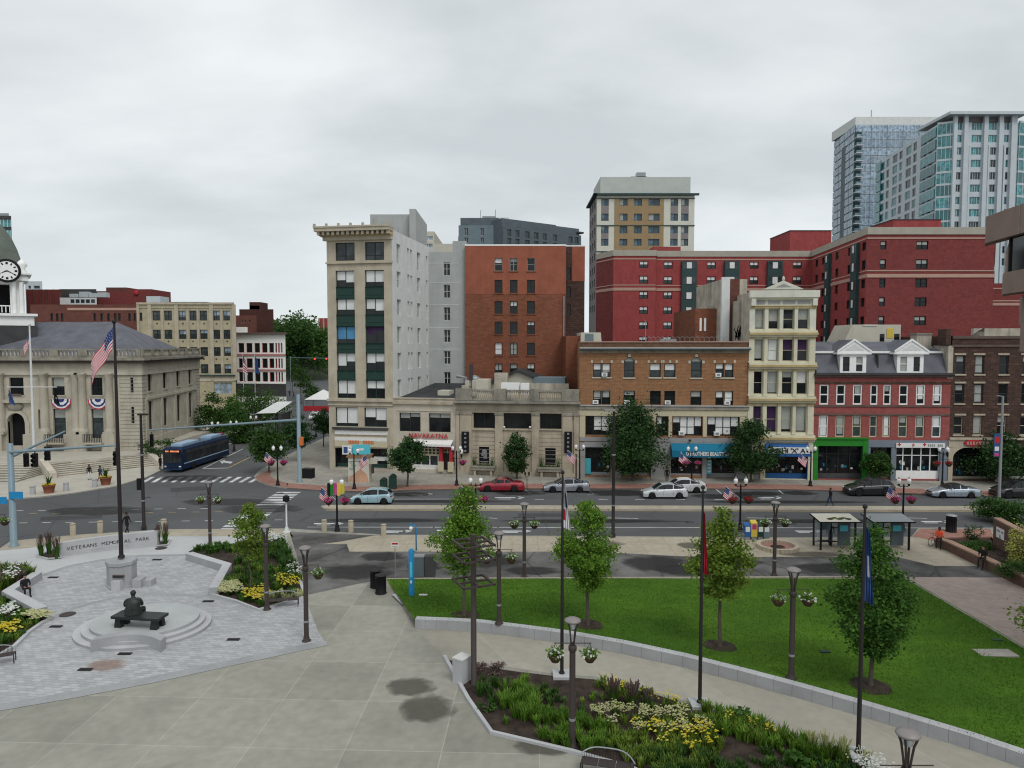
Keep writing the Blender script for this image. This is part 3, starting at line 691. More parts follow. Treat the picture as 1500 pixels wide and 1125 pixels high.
x,zz=fr.px(530,649.5);lettering(sg,'IIIIIII  IIIIIII',b.inv@fr.W@Matrix.Translation((x,-.25,zz))@TXT,.55,'orange_paint',width=3.2)
def f_(mb):
 mb.T=fr.T;a,z0,c,z1=shop;mb.quad((a,.8,z0),(c,.8,z0),(c,.8,z1),(a,.8,z1),'glass_dark')
 for k in range(6):x=a+(c-a)*k/5;mb.box(x-.05,x+.05,.7,.8,z0,z1,'dark_metal')
 mb.box(a,c,.6,.8,z0,z0+.45,'spandrel_green');mb.quad((a,.0,z0+.01),(c,.0,z0+.01),(c,.8,z0+.01),(a,.8,z0+.01),'sidewalk_grey');mb.quad((a,0,z1-.01),(a,.8,z1-.01),(c,.8,z1-.01),(c,0,z1-.01),'interior_dark')
 mb.quad((a+.01,0,z0),(a+.01,.8,z0),(a+.01,.8,z1),(a+.01,0,z1),'interior_dark');mb.quad((c-.01,.8,z0),(c-.01,0,z0),(c-.01,0,z1),(c-.01,.8,z1),'interior_dark')
 x0,z_=fr.px(545,676);mb.box(x0,x0+2.,.65,.79,z_,z_+.5,'sign_white')
part(b,'shopfront',f_)
zs=[(fr.px(525,v1)[1],fr.px(525,v0)[1]) for v0,v1 in [(355,384)]+rows]
for z0,z1 in zs:
 for k in range(5):
  y=1.7+k*4.1
  if k%2==0:win(ri,(y,z0,y+1.5,z1),'grey_render_light','blind_dull','sash',.3,sub=False)
  else:
   for dy in (0,1.25):win(ri,(y+dy,z0,y+dy+.8,z1),'grey_render_light','blind_dull','sash',.3,sub=False)
for z0,z1 in zs[1:]:
 for k in range(5):win(le,(2+k*4,z0,3.8+k*4,z1),'bronze_frame','glass_dark','sash',.3,sub=False)
finish(b,[(fr,'limestone'),(ri,'grey_render_light'),(le,'limestone'),(ba,'grey_render')],'limestone',0,zc-.6,[A,B,B+q,A+q],'roof_gravel',par=.5,depth=.3)
OFF_TOP=zc
def wbox(b,u0,u1,Y0,Y1,v0,zlo,mat,mb):
 x0,x1=P(u0,300,Y0).x,P(u1,300,Y0).x;z=P((u0+u1)/2,v0,Y0).z;mb.add([b.inv@Vector(q) for q in ((x0,Y0,zlo),(x1,Y0,zlo),(x1,Y1,zlo),(x0,Y1,zlo),(x0,Y0,z),(x1,Y0,z),(x1,Y1,z),(x0,Y1,z))],[(0,3,2,1),(4,5,6,7),(0,1,5,4),(1,2,6,5),(2,3,7,6),(3,0,4,7)],mat)
part(b,'roof_access_house', lambda mb:wbox(b,542,600,97,107,314,28,'grey_render',mb))
part(b,'stair_tower', lambda mb:wbox(b,599.5,609,96,108.5,306,28,'grey_render',mb))
part(b,'antenna', lambda mb:(mb.tube([(2.2,10,zc),(2.2,10,zc+2.6)],.05,'grey_metal',5),mb.tube([(6,9,zc),(6,9,zc+1.2)],.05,'grey_metal',5)))
# ================= grey-white rendered block behind
Yg=FL['b'].y+15
A=P(624,560,Yg);B=P(673,560,Yg)
def f_(b,fr,ri,le):
 for r in fr.grid([(650,659.5)],450,[(384,403.5),(417,436.5),(450,469.5),(483,501.5),(514,533.5),(545,563)],655):win(fr,r,'grey_render_light','glass_dark','sash',.3,cols=2,fw=.06,sub=False)
 for z0,z1 in [(fr.px(655,v1)[1],fr.px(655,v0)[1]) for v0,v1 in ((384,403.5),(417,436.5),(450,469.5),(483,501.5),(514,533.5))]:
  for y in (3,6.5):win(ri,(y,z0,y+1.2,z1),'white_paint','glass_dark','sash',.3,sub=False)
b=simple_box('rendered_block','plain pale grey rendered block with one column of small four-pane windows','building',A,B,16,P(650,369,Yg).z,'grey_render',f_,'roof_gravel')
zt=P(650,369,Yg).z
part(b,'stair_tower', lambda mb:(mb.box(b.fr.px(663,400)[0],b.fr.px(683,400)[0],.05,5,zt-22,P(672,353,Yg).z,'grey_render'),mb.box(b.fr.px(664,400)[0],b.fr.px(691,400)[0],4.5,14,0,P(686,377,Yg+6).z,'grey_render')))
part(b,'wall_seam', lambda mb:[mb.box(0,b.fr.w,-.03,0,P(640,v,Yg).z,P(640,v,Yg).z+.08,'grey_render_light') for v in (386,415,447,480,512)])
A=P(612,560,Yg+5);B=P(626,560,Yg+5)
def f_(b,fr,ri,le):
 for r in fr.grid([(617,624)],450,[(386,405),(418,437),(450,470),(483,502),(515,533),(546,564)],620):win(fr,r,'grey_render_light','glass_dark','sash',.3,cols=2,sub=False)
simple_box('link_building','narrow grey recessed wall with dark windows between the two rendered blocks','building',A,B,12,P(620,375,Yg+5).z,'grey_render',f_,'roof_gravel')
A=P(606,500,Yg+22);B=P(637,500,Yg+22)
def f_(b,fr,ri,le):
 for k in range(6):win(fr,fr.rect(609,346+k*11,634,352+k*11),'grey_render_light','glass_blue','plain',.2,cols=4,sub=False)
simple_box('glass_office_block','far low office block with pale blue glass bands above the grey block','building',A,B,20,P(620,339,Yg+22).z,'shed_cream',f_,'roof_gravel')
A=P(637,500,Yg+14);B=P(664,500,Yg+14)
simple_box('cream_rear_building','cream rear wall with stepped top between glass block and rendered block','building',A,B,6,P(650,357,Yg+14).z,'shed_cream',None,'roof_gravel')
# ================= white two-storey restaurant
A,B=FL['b'],FL['c'];d=(B-A).normalized();D=15
z_par=Face(Bld.__new__(Bld),A,B) if False else None
def f_(b,fr,ri,le):
 for k,r in enumerate(fr.grid([(585,616),(628,660)],620,[(605,632.5)],620)):win(fr,r,'bronze_frame','glass_dark','plain',.3,blind='blind_dull',bfrac=((.28,.2),(.22,.22))[k],cols=2,rail=.6)
 fr.hole(fr.rect(604,652,666,689))
ztp=P(620,583,(A.y+B.y)/2).z
b=simple_box('restaurant_building','low pale stone two-storey restaurant building between office tower and old bank','building',A,B,D,ztp,'limestone_light',f_,'tile_dark',par=.5)
fr=b.fr
def f_(mb):
 band(mb,fr,620,588,592,.25,'bank_stone');band(mb,fr,620,583,584.5,.12,'bank_stone');mb.T=fr.T
 for v0,v1,x0,x1 in ((603,634,582,584.5),(603,634,661,663.5)):r=fr.rect(x0,v0,x1,v1);mb.box(r[0],r[2],-.06,0,r[1],r[3],'limestone_light')
 r=fr.rect(582,600.5,663.5,603);mb.box(r[0],r[2],-.08,0,r[1],r[3],'limestone_light')
part(b,'moulding',f_)
x,zz=fr.px(628,641.5);lettering(b.root,'NAVARATNA',b.inv@fr.W@Matrix.Translation((x,-.2,zz))@TXT,.8,'flag_red','sign_letters',.05,width=4.9,bold=False)
def f_(mb):
 mb.T=fr.T;r=fr.rect(606,643,664,652);a,z0,c,z1=r
 mb.add([(a,0,z1),(c,0,z1),(c,-.9,z0+.15),(a,-.9,z0+.15),(c,-.9,z0-.12),(a,-.9,z0-.12)],[(0,3,2,1),(3,5,4,2)],'sign_white')
 mb.add([(a,-.002,z1-.5),(c,-.002,z1-.5),(c,-.88,z0-.14),(a,-.88,z0-.14)],[(0,1,2,3)],'awning_blue')
part(b,'awning',f_)
def f_(mb):
 mb.T=fr.T;a,z0,c,z1=fr.rect(604,652,666,689);mb.quad((a,.35,z0),(c,.35,z0),(c,.35,z1),(a,.35,z1),'glass_mid')
 zz=fr.px(640,667)[1];mb.box(a,c,.2,.34,zz-.12,zz+.1,'cream_trim')
 for k in range(12):x=a+(c-a)*k/11;mb.box(x-.07,x+.07,.22,.34,zz+.1,z1,'cream_trim')
 for k in (1,2):mb.box(a,c,.24,.33,zz+(z1-zz)*k/3-.05,zz+(z1-zz)*k/3+.05,'cream_trim')
 mb.box(a,c,.2,.34,z0,z0+.5,'sign_white')
 for k in range(5):x=a+(c-a)*k/5;mb.box(x-.06,x+.06,.2,.34,z0+.5,zz-.12,'sign_white')
part(b,'shopfront',f_)
def f_(mb):
 mb.T=fr.T;z0=fr.px(650,690)[1];zt_=fr.px(650,655)[1]
 for u in (647,661.5):x=fr.px(u,670)[0];mb.box(x-.2,x+.2,-.35,.2,z0,zt_,'red_paint');mb.box(x-.36,x+.36,-.42,-.35,z0,z0+1.2,'cream_trim')
 x0,x1=fr.px(649.5,670)[0],fr.px(659,670)[0];mb.box(x0,x1,.1,.19,z0,zt_-.8,'dark_metal');mb.box(x0-.5,x1+.5,-.45,.2,zt_-.1,zt_+.12,'red_paint')
part(b,'doorway',f_)
part(b,'roof_membrane', lambda mb:mb.add([(.5,.8,ztp-.05),(fr.w-.2,.8,ztp-.05),(fr.w-.2,14.6,ztp+1.0),(.5,14.6,ztp+1.0),(fr.w-.2,14.6,ztp-.5),(.5,14.6,ztp-.5)],[(0,1,2,3),(3,2,4,5)],'roof_dark'))
def f_(mb):
 x,y=fr.px(644,560)[0]+1,12.5
 mb.lathe([(.7,0),(.7,.9),(.45,1.),(.45,1.8),(.8,1.9),(.8,2.3),(.3,2.6),(.0,2.7)],(x,y,ztp-.4),'grey_metal',12);mb.box(x+1.3,x+2.4,y-.5,y+.5,ztp-.4,ztp+1.4,'grey_metal');mb.box(x-1.6,x+3.5,y+1,y+1.1,ztp-.4,ztp+.8,'dark_metal')
part(b,'roof_ventilator',f_)
part(b,'roof_duct', lambda mb:(mb.box(fr.px(673,560)[0]-.2,fr.px(673,560)[0]+.2,5,5.4,ztp-.5,P(680,532,95).z,'tile_dark'),mb.tube([(fr.w-.4,6,ztp-.4),(fr.w-.4,6,ztp+2.2),(fr.w-1.6,6,ztp+2.4)],.22,'lens_grey',8),mb.box(fr.w-3.2,fr.w-1.7,3,5,ztp-.5,ztp+.7,'shed_cream'),mb.box(fr.w-.2,fr.w+1.8,5,7,ztp-.5,ztp+1.9,'shed_cream')))
# ================= old bank with balustrade
A,B=FL['c'],FL['d']
zt=P(758,586,(A.y+B.y)/2).z
def f_(b,fr,ri,le):
 for r in fr.grid([(693.5,725),(738,778),(791,822.5)],617,[(605.5,628)],758):win(fr,r,'bronze_frame','glass_dark','plain',.5,cols=2,fw=.09)
 for r in fr.grid([(701.5,716.5),(798.5,814)],668,[(655.5,680.5)],758):win(fr,r,'bronze_frame','glass_dark','plain',.35)
 fr.hole(fr.rect(745,672,769,693))
b=simple_box('bank_building','old weathered stone bank with roof balustrade, pilasters and three dark upper windows','building',A,B,14,zt,'bank_stone',f_,'roof_gravel',par=.1)
fr=b.fr
def f_(mb):
 band(mb,fr,758,587.5,590.5,.75,'old_stone_and_shade',ext=.15);band(mb,fr,758,590.5,592.5,.45,'old_stone_and_shade',ext=.1);band(mb,fr,758,602,604.5,.2,'bank_stone');band(mb,fr,758,601,602,.3,'old_stone_and_shade');band(mb,fr,758,691,697.5,.2,'bank_stone')
part(b,'cornice',f_)
def f_(mb):
 mb.T=fr.T;zt_,zb_=fr.px(758,571)[1],fr.px(758,587)[1]
 W=fr.w;mb.box(0,W,-.25,.1,zt_-.2,zt_,'old_stone_and_shade');mb.box(0,W,-.2,.05,zb_,zb_+.28,'old_stone_and_shade')
 for u0,u1 in ((668,692),(724,742),(777,790),(823,848)):x0,x1=fr.px(u0,580)[0],fr.px(u1,580)[0];mb.box(max(0,x0),min(W,x1),-.3,.15,zb_,zt_+.12,'old_stone_and_shade')
 x,zz=fr.px(694.5,578);mb.ball((x,-.3,zz),(.32,.08,.32),'old_stone_and_shade')
 for u0,u1,n in ((698,724,9),(742,777,13),(790,823,12)):
  for k in range(n):
   x=fr.px(u0+(u1-u0)*(k+.5)/n,580)[0];mb.lathe([(.08,0),(.13,.2),(.07,.55),(.1,.75),(.1,.85)],(x,-.07,zb_+.28),'bank_stone',6,sq=1)
part(b,'balustrade',f_)
def f_(mb):
 mb.T=fr.T
 for u0,u1 in ((668.5,673.5),(674.5,691),(725.5,737),(779,790),(824,838),(841,848)):
  x0,x1=fr.px(u0,640)[0],fr.px(u1,640)[0];mb.box(x0,x1,-.18,0,KZ,fr.px(758,604.5)[1],'bank_stone');mb.box(x0-.08,x1+.08,-.26,0,fr.px(758,608)[1],fr.px(758,605)[1],'old_stone_and_shade')
 for v in range(634,694,6):r=fr.rect(692,v,740,v+.4);mb.box(fr.px(692,v)[0],fr.px(737,v)[0],-.02,0,r[1],r[3],'old_stone_and_shade');mb.box(fr.px(779,v)[0],fr.px(824,v)[0],-.02,0,r[1],r[3],'old_stone_and_shade')
 for u0,u1 in ((693.5,725),(738,778),(791,822.5)):r=fr.rect(u0-1,628,u1+1,630.5);mb.box(r[0],r[2],-.16,.1,r[1],r[3],'bank_stone')
part(b,'pilaster',f_)
for u,cu in ((682.5,None),(832.5,None)):
 def f_(mb):
  mb.T=fr.T;r=fr.rect(u-5.5,631.5,u+5.5,663);mb.box(r[0],r[2],-.42,-.36,r[1],r[3],'black_paint');mb.box(r[0]+.3,r[2]-.3,-.36,-.18,r[3]-.3,r[3]-.2,'dark_metal')
  for k in range(5):zz=r[1]+(r[3]-r[1])*(k+.5)/5;x=(r[0]+r[2])/2;mb.lathe([(.16,0),(.16,.01)],(0,0,0),'lens_grey',8) if False else mb.box(x-.12,x+.12,-.425,-.42,zz-.1,zz+.1,'lens_grey')
 part(b,'vertical_banner',f_)
def f_(mb):
 mb.T=fr.T;r=fr.rect(703,657,715,679);a,z0,c,z1=r;mb.box(a,c,.24,.27,z0,z1,'black_paint');m0=(a+c)/2
 mb.ball((m0,.23,z1-.42),(.33,.03,.3),'lens_grey');mb.box(m0-.1,m0+.32,.22,.235,z0+.55,z0+1.1,'lens_grey');mb.box(m0-.35,m0+.05,.22,.235,z0+.85,z0+1.15,'lens_grey');mb.box(m0-.4,m0+.4,.22,.235,z0+.1,z0+.24,'lens_grey')
part(b,'poster',f_)
for u0,u1 in ((692,726),(789,823)):
 def f_(mb):
  mb.T=fr.T;x0,x1=fr.px(u0,684)[0],fr.px(u1,684)[0];zt_,z0=fr.px(700,681.5)[1],fr.px(700,687)[1]
  mb.box(x0,x1,-.85,-.2,z0,zt_,'old_stone_and_shade');mb.box(x0-.08,x1+.08,-.93,-.2,zt_-.12,zt_+.05,'old_stone_and_shade')
  for x in (x0+.3,x1-.55):mb.box(x,x+.25,-.75,-.2,KZ,z0,'bank_stone')
  for k in range(26):
   x=x0+.2+(x1-x0-.4)*((k*37%26)/26);h=(.5+RND.random()*.9)*(1.3 if abs(x-(x0+x1)/2)>(x1-x0)*.3 else .35)
   for _ in range(6):
    dx,dy=RND.uniform(-.35,.35),RND.uniform(-.25,.25);mb.add([(x,-.5,zt_),(x+.05,-.5,zt_),(x+dx,-.5+dy,zt_+h)],[(0,1,2),(2,1,0)],'leaf_deep')
 part(b,'flower_trough',f_)
def f_(mb):
 mb.T=fr.T;a,z0,c,z1=fr.rect(745,672,769,693);mb.quad((a,.4,z0),(c,.4,z0),(c,.4,z1),(a,.4,z1),'glass_dark');mb.box((a+c)/2-.05,(a+c)/2+.05,.3,.4,z0,z1,'dark_metal');mb.box(a-.15,c+.15,-.1,0,z0,z1+.2,'bank_stone') if False else None
part(b,'door',f_)
for u in (739.5,777):
 x,zz=fr.px(u,625);part(b,'floodlight', lambda mb:(mb.box(x-.05,x+.05,-.45,-.1,zz,zz+.06,'dark_metal'),mb.ball((x,-.5,zz),(.13,.16,.13),'globe_white')))
def f_(mb):
 mb.T=fr.T;Y=6.5;yy=A.y+6
 x0,x1,xm=fr.px(720,570,Y)[0],fr.px(800,570,Y)[0],fr.px(757,545,Y)[0];ze,za=fr.px(757,561,Y)[1],fr.px(757,544.5,Y)[1];zb_=zt-.1
 mb.box(x0,x1,Y,Y+6,zb_,ze,'shed_cream')
 mb.add([(x0,Y,ze),(x1,Y,ze),(xm,Y,za),(x0,Y+6,ze),(x1,Y+6,ze),(xm,Y+6,za)],[(0,1,2),(5,4,3)],'shed_cream')
 for s_ in (-1,1):
  xe=x0-.5 if s_<0 else x1+.5;k=(za-ze)/((xm-x0) if s_<0 else (x1-xm))*.5
  v8=[(xe,Y-.4,ze-k),(xm,Y-.4,za),(xm,Y+6.3,za),(xe,Y+6.3,ze-k)];v8+=[(a,c,z+.3) for a,c,z in v8]
  mb.add(v8,[(0,3,2,1),(4,5,6,7),(0,1,5,4),(1,2,6,5),(2,3,7,6),(3,0,4,7)],'roof_dark')
part(b,'skylight_house',f_)
part(b,'roof_plant', lambda mb:(mb.box(2.1,3.6,2,4,zt,zt+2.3,'shed_cream'),mb.box(4,5.6,4,5,zt,zt+3.0,'weathered_render'),mb.box(5.2,7.4,1.5,2.8,zt,zt+1.9,'white_paint'),mb.box(.2,1.1,2.5,3.4,zt-.5,zt+1.5,'weathered_render'),
 mb.box(fr.w-6.2,fr.w-1.5,5,5.2,zt,zt+1.7,'weathered_render'),mb.box(fr.w-5.8,fr.w-2,5.2,9,zt,zt+2.4,'blue_metal_light'),mb.box(fr.w-7,fr.w-6,1.2,2,zt,zt+1.9,'white_paint')))
# ================= orange brick building
A,B=FL['d'],FL['e'];Ym=(A.y+B.y)/2;zt=P(970,501,Ym).z
ups=[(868.5,881),(881.5,894.5),(951.5,968),(973,989.5),(1048,1060.5),(1061.5,1074.5)]
def f_(b,fr,ri,le):
 acu={0:0,1:1,2:0,3:0,4:1,5:0};acl={0:1,1:0,2:0,3:1,4:0,5:1}
 for k,r in enumerate(fr.grid(ups,542,[(532.5,552.5)],970)):
  bl_,bf=('blind',(.45,.6,.5,.5,.35,.45)[k]);win(fr,r,'bronze_frame','glass_mid','sash',.25,bl_,bf,sill='limestone_light',ac=acu[k])
 for k,r in enumerate(fr.grid([(914,929.5),(1012,1028)],542,[(523,553)],970)):
  a,z0,c,z1=r;win(fr,r,'bronze_frame','glass_mid','sash',.25,'blind_dull',.2,sill='limestone_light',rail=.35)
 for k,r in enumerate(fr.grid([(868.5,881),(881.5,894),(913.5,930),(952,968),(973,989),(1011.5,1027.5),(1048,1060),(1061,1074)],583,[(572.5,593)],970)):
  bl_,bf=(('blind_dull',.6),('blind_dull',.5),('blind_dull',.3),('blind',.0),(None,0),('blind_dull',.4),('blind',.45),('blind',.7))[k]
  win(fr,r,'bronze_frame','glass_dark','sash',.25,bl_,bf,ac=(1,0,1,0,1,0,0,1)[k])
 for k,r in enumerate(fr.grid([(858,904),(911,954),(961.5,978.5),(985,1029),(1036,1083)],622,[(610,638)],970)):
  win(fr,r,'bronze_frame','glass_dark','plain' if k==2 else 'sash',.3,'blind',((.0,.75,.8,.4),(.5,.6,.7,.5),(.4,.0),(.3,.95,.95,.5),(.4,.95,.95,.5))[k],cols=2 if k==2 else 4,ac=1 if k>2 else 0,rail=.45)
 for r in ((857,655,894,697),(911,672,953,697),(983,670,1028,697),(1035,668,1078,701)):fr.hole(fr.rect(*r))
b=simple_box('brick_building','wide orange brick commercial building with two arched windows and stone belt courses','building',A,B,16,zt,'br_orange',f_,'roof_gravel',par=.5)
fr=b.fr
def f_(mb):
 band(mb,fr,970,501,507.5,.03,'br_roofband');band(mb,fr,970,508.5,510.5,.35,'grey_render');band(mb,fr,970,510.5,512.5,.6,'tile_dark');band(mb,fr,970,512.5,517,.08,'old_stone_and_shade');band(mb,fr,970,500,501.5,.12,'belt_pink')
 band(mb,fr,970,594.5,600,.2,'old_stone_and_shade');band(mb,fr,970,593.5,595,.3,'grey_render')
part(b,'cornice',f_)
def f_(mb):
 band(mb,fr,970,600,609.6,.06,'cream_trim');mb.T=fr.T
 for u0,u1 in ((849,857),(905,910),(955,960.5),(979.5,984),(1030,1035),(1084,1094.5)):r=fr.rect(u0,609.6,u1,640);mb.box(r[0],r[2],-.06,.02,r[1],r[3],'cream_trim')
 r=fr.rect(849,640,1094.5,648);mb.box(r[0],r[2],-.1,.0,r[1],r[3],'shop_grey')
 for u0,u1 in ((849,857),(895,910.5),(954,982),(1029,1034.5),(1079,1094.5)):r=fr.rect(u0,648,u1,701.5);mb.box(r[0],r[2],-.1,0,KZ,r[3],'shop_grey')
 for q in ((856,647,896,655.2),(910,647,955,672),(1034,647,1079,668.5),(982,647,1029,670)):r=fr.rect(*q);mb.box(r[0],r[2],-.085,0,r[1],r[3],'shop_grey')
part(b,'stone_facing',f_)
def f_(mb):
 mb.T=fr.T
 for u0,u1 in ((914,929.5),(1012,1028)):
  a,z0,c,z1=fr.rect(u0,523,u1,553);r_=(c-a)/2;m0=(a+c)/2;n=8
  for s_ in (-1,1):
   pts=[(m0+s_*r_,z1),]+[(m0+s_*r_*math.cos(t),z1-r_+r_*math.sin(t)) for t in [PI/2*k/n for k in range(n+1)]]
   for k in range(n):
    t0,t1=PI/2*k/n,PI/2*(k+1)/n;p0=(m0+s_*r_*math.cos(t0),z1-r_+r_*math.sin(t0));p1=(m0+s_*r_*math.cos(t1),z1-r_+r_*math.sin(t1))
    mb.add([(p0[0],-.005,p0[1]),(p1[0],-.005,p1[1]),(m0+s_*r_*1.005,-.005,z1+.01),(p0[0],.2,p0[1]),(p1[0],.2,p1[1])],[(0,1,2),(2,1,0),(0,1,4,3),(3,4,1,0)],'br_orange')
  for k in range(9):
   t=PI*k/8;
   if k in (0,4,8):mb.box(m0+(r_+.15)*math.cos(t)-.14,m0+(r_+.15)*math.cos(t)+.14,-.07,0,z1-r_+(r_+.1)*math.sin(t)-.1,z1-r_+(r_+.1)*math.sin(t)+.22,'limestone_light')
 for u0,u1 in ((868.5,894.5),(951.5,968),(973,989.5),(1048,1074.5)):
  a,z0,c,z1=fr.rect(u0,532.5,u1,552.5)
  for x in (a-.1,(a+c)/2,c+.1):mb.box(x-.12,x+.12,-.06,0,z1+.08,z1+.38,'limestone_light')
part(b,'arch_trim',f_)
def shop(b,r,kind,rec=.6,frame='dark_metal',n=4,base='shop_grey',items=True,bh=.5):
 def f_(mb):
  fr=b.fr;mb.T=fr.T;a,z0,c,z1=fr.rect(*r);z0=KZ
  mb.quad((a,rec,z0),(c,rec,z0),(c,rec,z1),(a,rec,z1),'glass_dark')
  mb.quad((a+.003,0,z0),(a+.003,rec,z0),(a+.003,rec,z1),(a+.003,0,z1),base);mb.quad((c-.003,rec,z0),(c-.003,0,z0),(c-.003,0,z1),(c-.003,rec,z1),base)
  for k in range(n+1):x=a+(c-a)*k/n;mb.box(x-.05,x+.05,rec-.1,rec-.003,z0,z1,frame)
  mb.box(a,c,rec-.14,rec-.006,z0,z0+bh,base)
  mb.box(a,c,rec-.1,rec-.004,z0+(z1-z0)*.74,z0+(z1-z0)*.74+.08,frame)
  if items:
   for k in range(int((c-a)*2.5)):
    x=a+.2+(c-a-.4)*RND.random();h=RND.uniform(.2,.7);zz=z0+bh+RND.uniform(0,.9)
    mb.box(x-.12,x+.12,rec-.02,rec-.007,zz,zz+h*.6,RND.choice(('blind','blind_dull','awning_teal','interior_dark','belt_pink','glass_mid')))
 return part(b,kind,f_)
shop(b,(857,655,894,697),'shopfront');shop(b,(911,672,953,697),'shopfront');shop(b,(983,670,1028,697),'shopfront',.3);shop(b,(1035,668,1078,701),'shopfront',.9,n=5)
def f_(mb):
 mb.T=fr.T;r=fr.rect(857.5,672,865.5,695);mb.box(r[0],r[2],.3,.34,r[1],r[3],'cyan_paint');r=fr.rect(1036,674,1043,695);mb.box(r[0],r[2],.3,.34,r[1],r[3],'cyan_paint')
 for k in range(6):mb.box(r[0]+.1,r[2]-.1,.29,.3,r[1]+.2+k*.4,r[1]+.4+k*.4,'sign_white')
part(b,'window_poster',f_)
def awning(b,r,mat,out=1.1,skirt=.3,name='awning',barrel=False):
 def f_(mb):
  fr=b.fr;mb.T=fr.T;a,z0,c,z1=fr.rect(*r);n=5 if barrel else 1;pr=[]
  for k in range(n+1):
   t=k/n
   pr.append((-out*(math.sin(t*PI/2) if barrel else t)-.11,z1-(z1-z0-skirt)*((1-math.cos(t*PI/2)) if barrel else t)))
  pr.append((-out-.11,z0))
  for k in range(len(pr)-1):
   (y0,q0),(y1,q1)=pr[k],pr[k+1];mb.quad((a,y0,q0),(a,y1,q1),(c,y1,q1),(c,y0,q0),mat)
  for x,o_ in ((a,1),(c,-1)):
   vs_=[(x,y,z) for y,z in pr]+[(x,-.11,z0)];idx=tuple(range(len(vs_)));mb.add(vs_,[idx if o_<0 else idx[::-1]],mat)
 return part(b,name,f_)
aw=awning(b,(982,649,1080,668),'awning_teal',1.2,.75)
x,zz=fr.px(1034,664);a0=fr.px(994,660)[0];a1=fr.px(1074,660)[0]
lettering(aw,'J    O BROTHERS BEAUTY ZONE',b.inv@fr.W@Matrix.Translation(((a0+a1)/2,-1.33,fr.rect(982,649,1080,668)[1]+.2))@TXT,.62,'sign_white',width=a1-a0)
def f_(mb):
 mb.T=fr.T
 for u in (1010,):x,zz=fr.px(u,646);mb.box(x-.1,x+.1,-.4,-.1,zz,zz+.2,'dark_metal')
part(b,'floodlight',f_)
part(b,'rooftop_mast', lambda mb:(mb.tube([(8,4,zt-.5),(8,4,zt+2.6)],.04,'grey_metal',5),mb.box(10,12,6,8,zt-.5,zt+.4,'grey_metal')))
part(b,'razor_wire', lambda mb:[mb.tube([(fr.w*.38+i*.55+.3*math.cos(t*PI/4),.2,zt+.3+.3*math.sin(t*PI/4)) for t in range(9)],.02,'grey_metal',4,cap=False) for i in range(18)])
Yw=B.y+7
b2=simple_box('weathered_block','stained off-white rendered rear block with dark graffiti at its foot','building',P(1056,500,Yw),P(1093,500,Yw),12,P(1070,409,Yw).z,'weathered_render',None,'roof_gravel',par=.2)
def f_(mb):
 mb.T=b2.fr.T;x0,z1=b2.fr.px(1073,425);x1,z0=b2.fr.px(1093,500);mb.box(x0,b2.fr.w+3,-2.5,0,0,P(1085,440,Yw-2.5).z,'weathered_render')
 x0=b2.fr.px(1056,450)[0];xb=b2.fr.px(1067,450)[0];mb.box(x0-.05,xb,-.5,0,0,P(1060,410,Yw).z+.3,'grey_render_light');mb.box(xb+.01,xb+1.3,-.1,0,8,P(1060,410,Yw).z+.1,'br_far')
part(b2,'annex',f_)
def f_(mb):
 mb.T=b2.fr.T;z0=P(1080,499,Yw-2.5).z
 for k in range(26):
  x=b2.fr.px(1067+RND.random()*27,490)[0];h=RND.uniform(.4,1.6);dx=RND.uniform(-.5,.5);zz=z0+RND.uniform(0,.5)
  mb.add([(x,-2.53,zz),(x+.12,-2.53,zz),(x+dx+.12,-2.53,zz+h),(x+dx,-2.53,zz+h)],[(0,1,2,3)],RND.choice(('black_paint','lens_grey','black_paint')))
part(b2,'graffiti',f_)
b3=simple_box('brick_rear_wing','low brick rear wing with two white vertical strips beside the weathered block','building',P(1018,500,Yw+2),P(1055,500,Yw+2),12,P(1030,452,Yw+2).z,'br_tall',None,'roof_gravel',par=.1)
part(b3,'drain_pipe', lambda mb:[mb.box(b3.fr.px(u,480)[0],b3.fr.px(u+3,480)[0],-.1,0,P(u,485,Yw+2).z,P(u,466,Yw+2).z,'white_paint') for u in (1024.5,1031)])
part(b3,'chimney', lambda mb:mb.box(b3.fr.px(1033,470)[0],b3.fr.px(1044,470)[0],.5,3,0,P(1038,447.5,Yw+2).z,'weathered_render'))
b4=simple_box('roof_shed','small cream shed with a sloping side and blue door seen over the brick parapet','shed',P(851,500,A.y+9),P(880,500,A.y+9),6,P(860,487,A.y+9).z,'shed_cream',None,'tile_dark',par=.05)
part(b4,'door', lambda mb:mb.box(.5,1.6,-.05,0,12,P(850,489,A.y+9).z,'blue_metal_light'));part(b4,'sloping_end', lambda mb:mb.add([(b4.fr.w,0,0),(b4.fr.w+1.5,0,0),(b4.fr.w,0,P(860,487,A.y+9).z),(b4.fr.w,6,0),(b4.fr.w+1.5,6,0),(b4.fr.w,6,P(860,487,A.y+9).z)],[(0,1,2),(1,4,5,2),(5,4,3)],'shed_cream'))
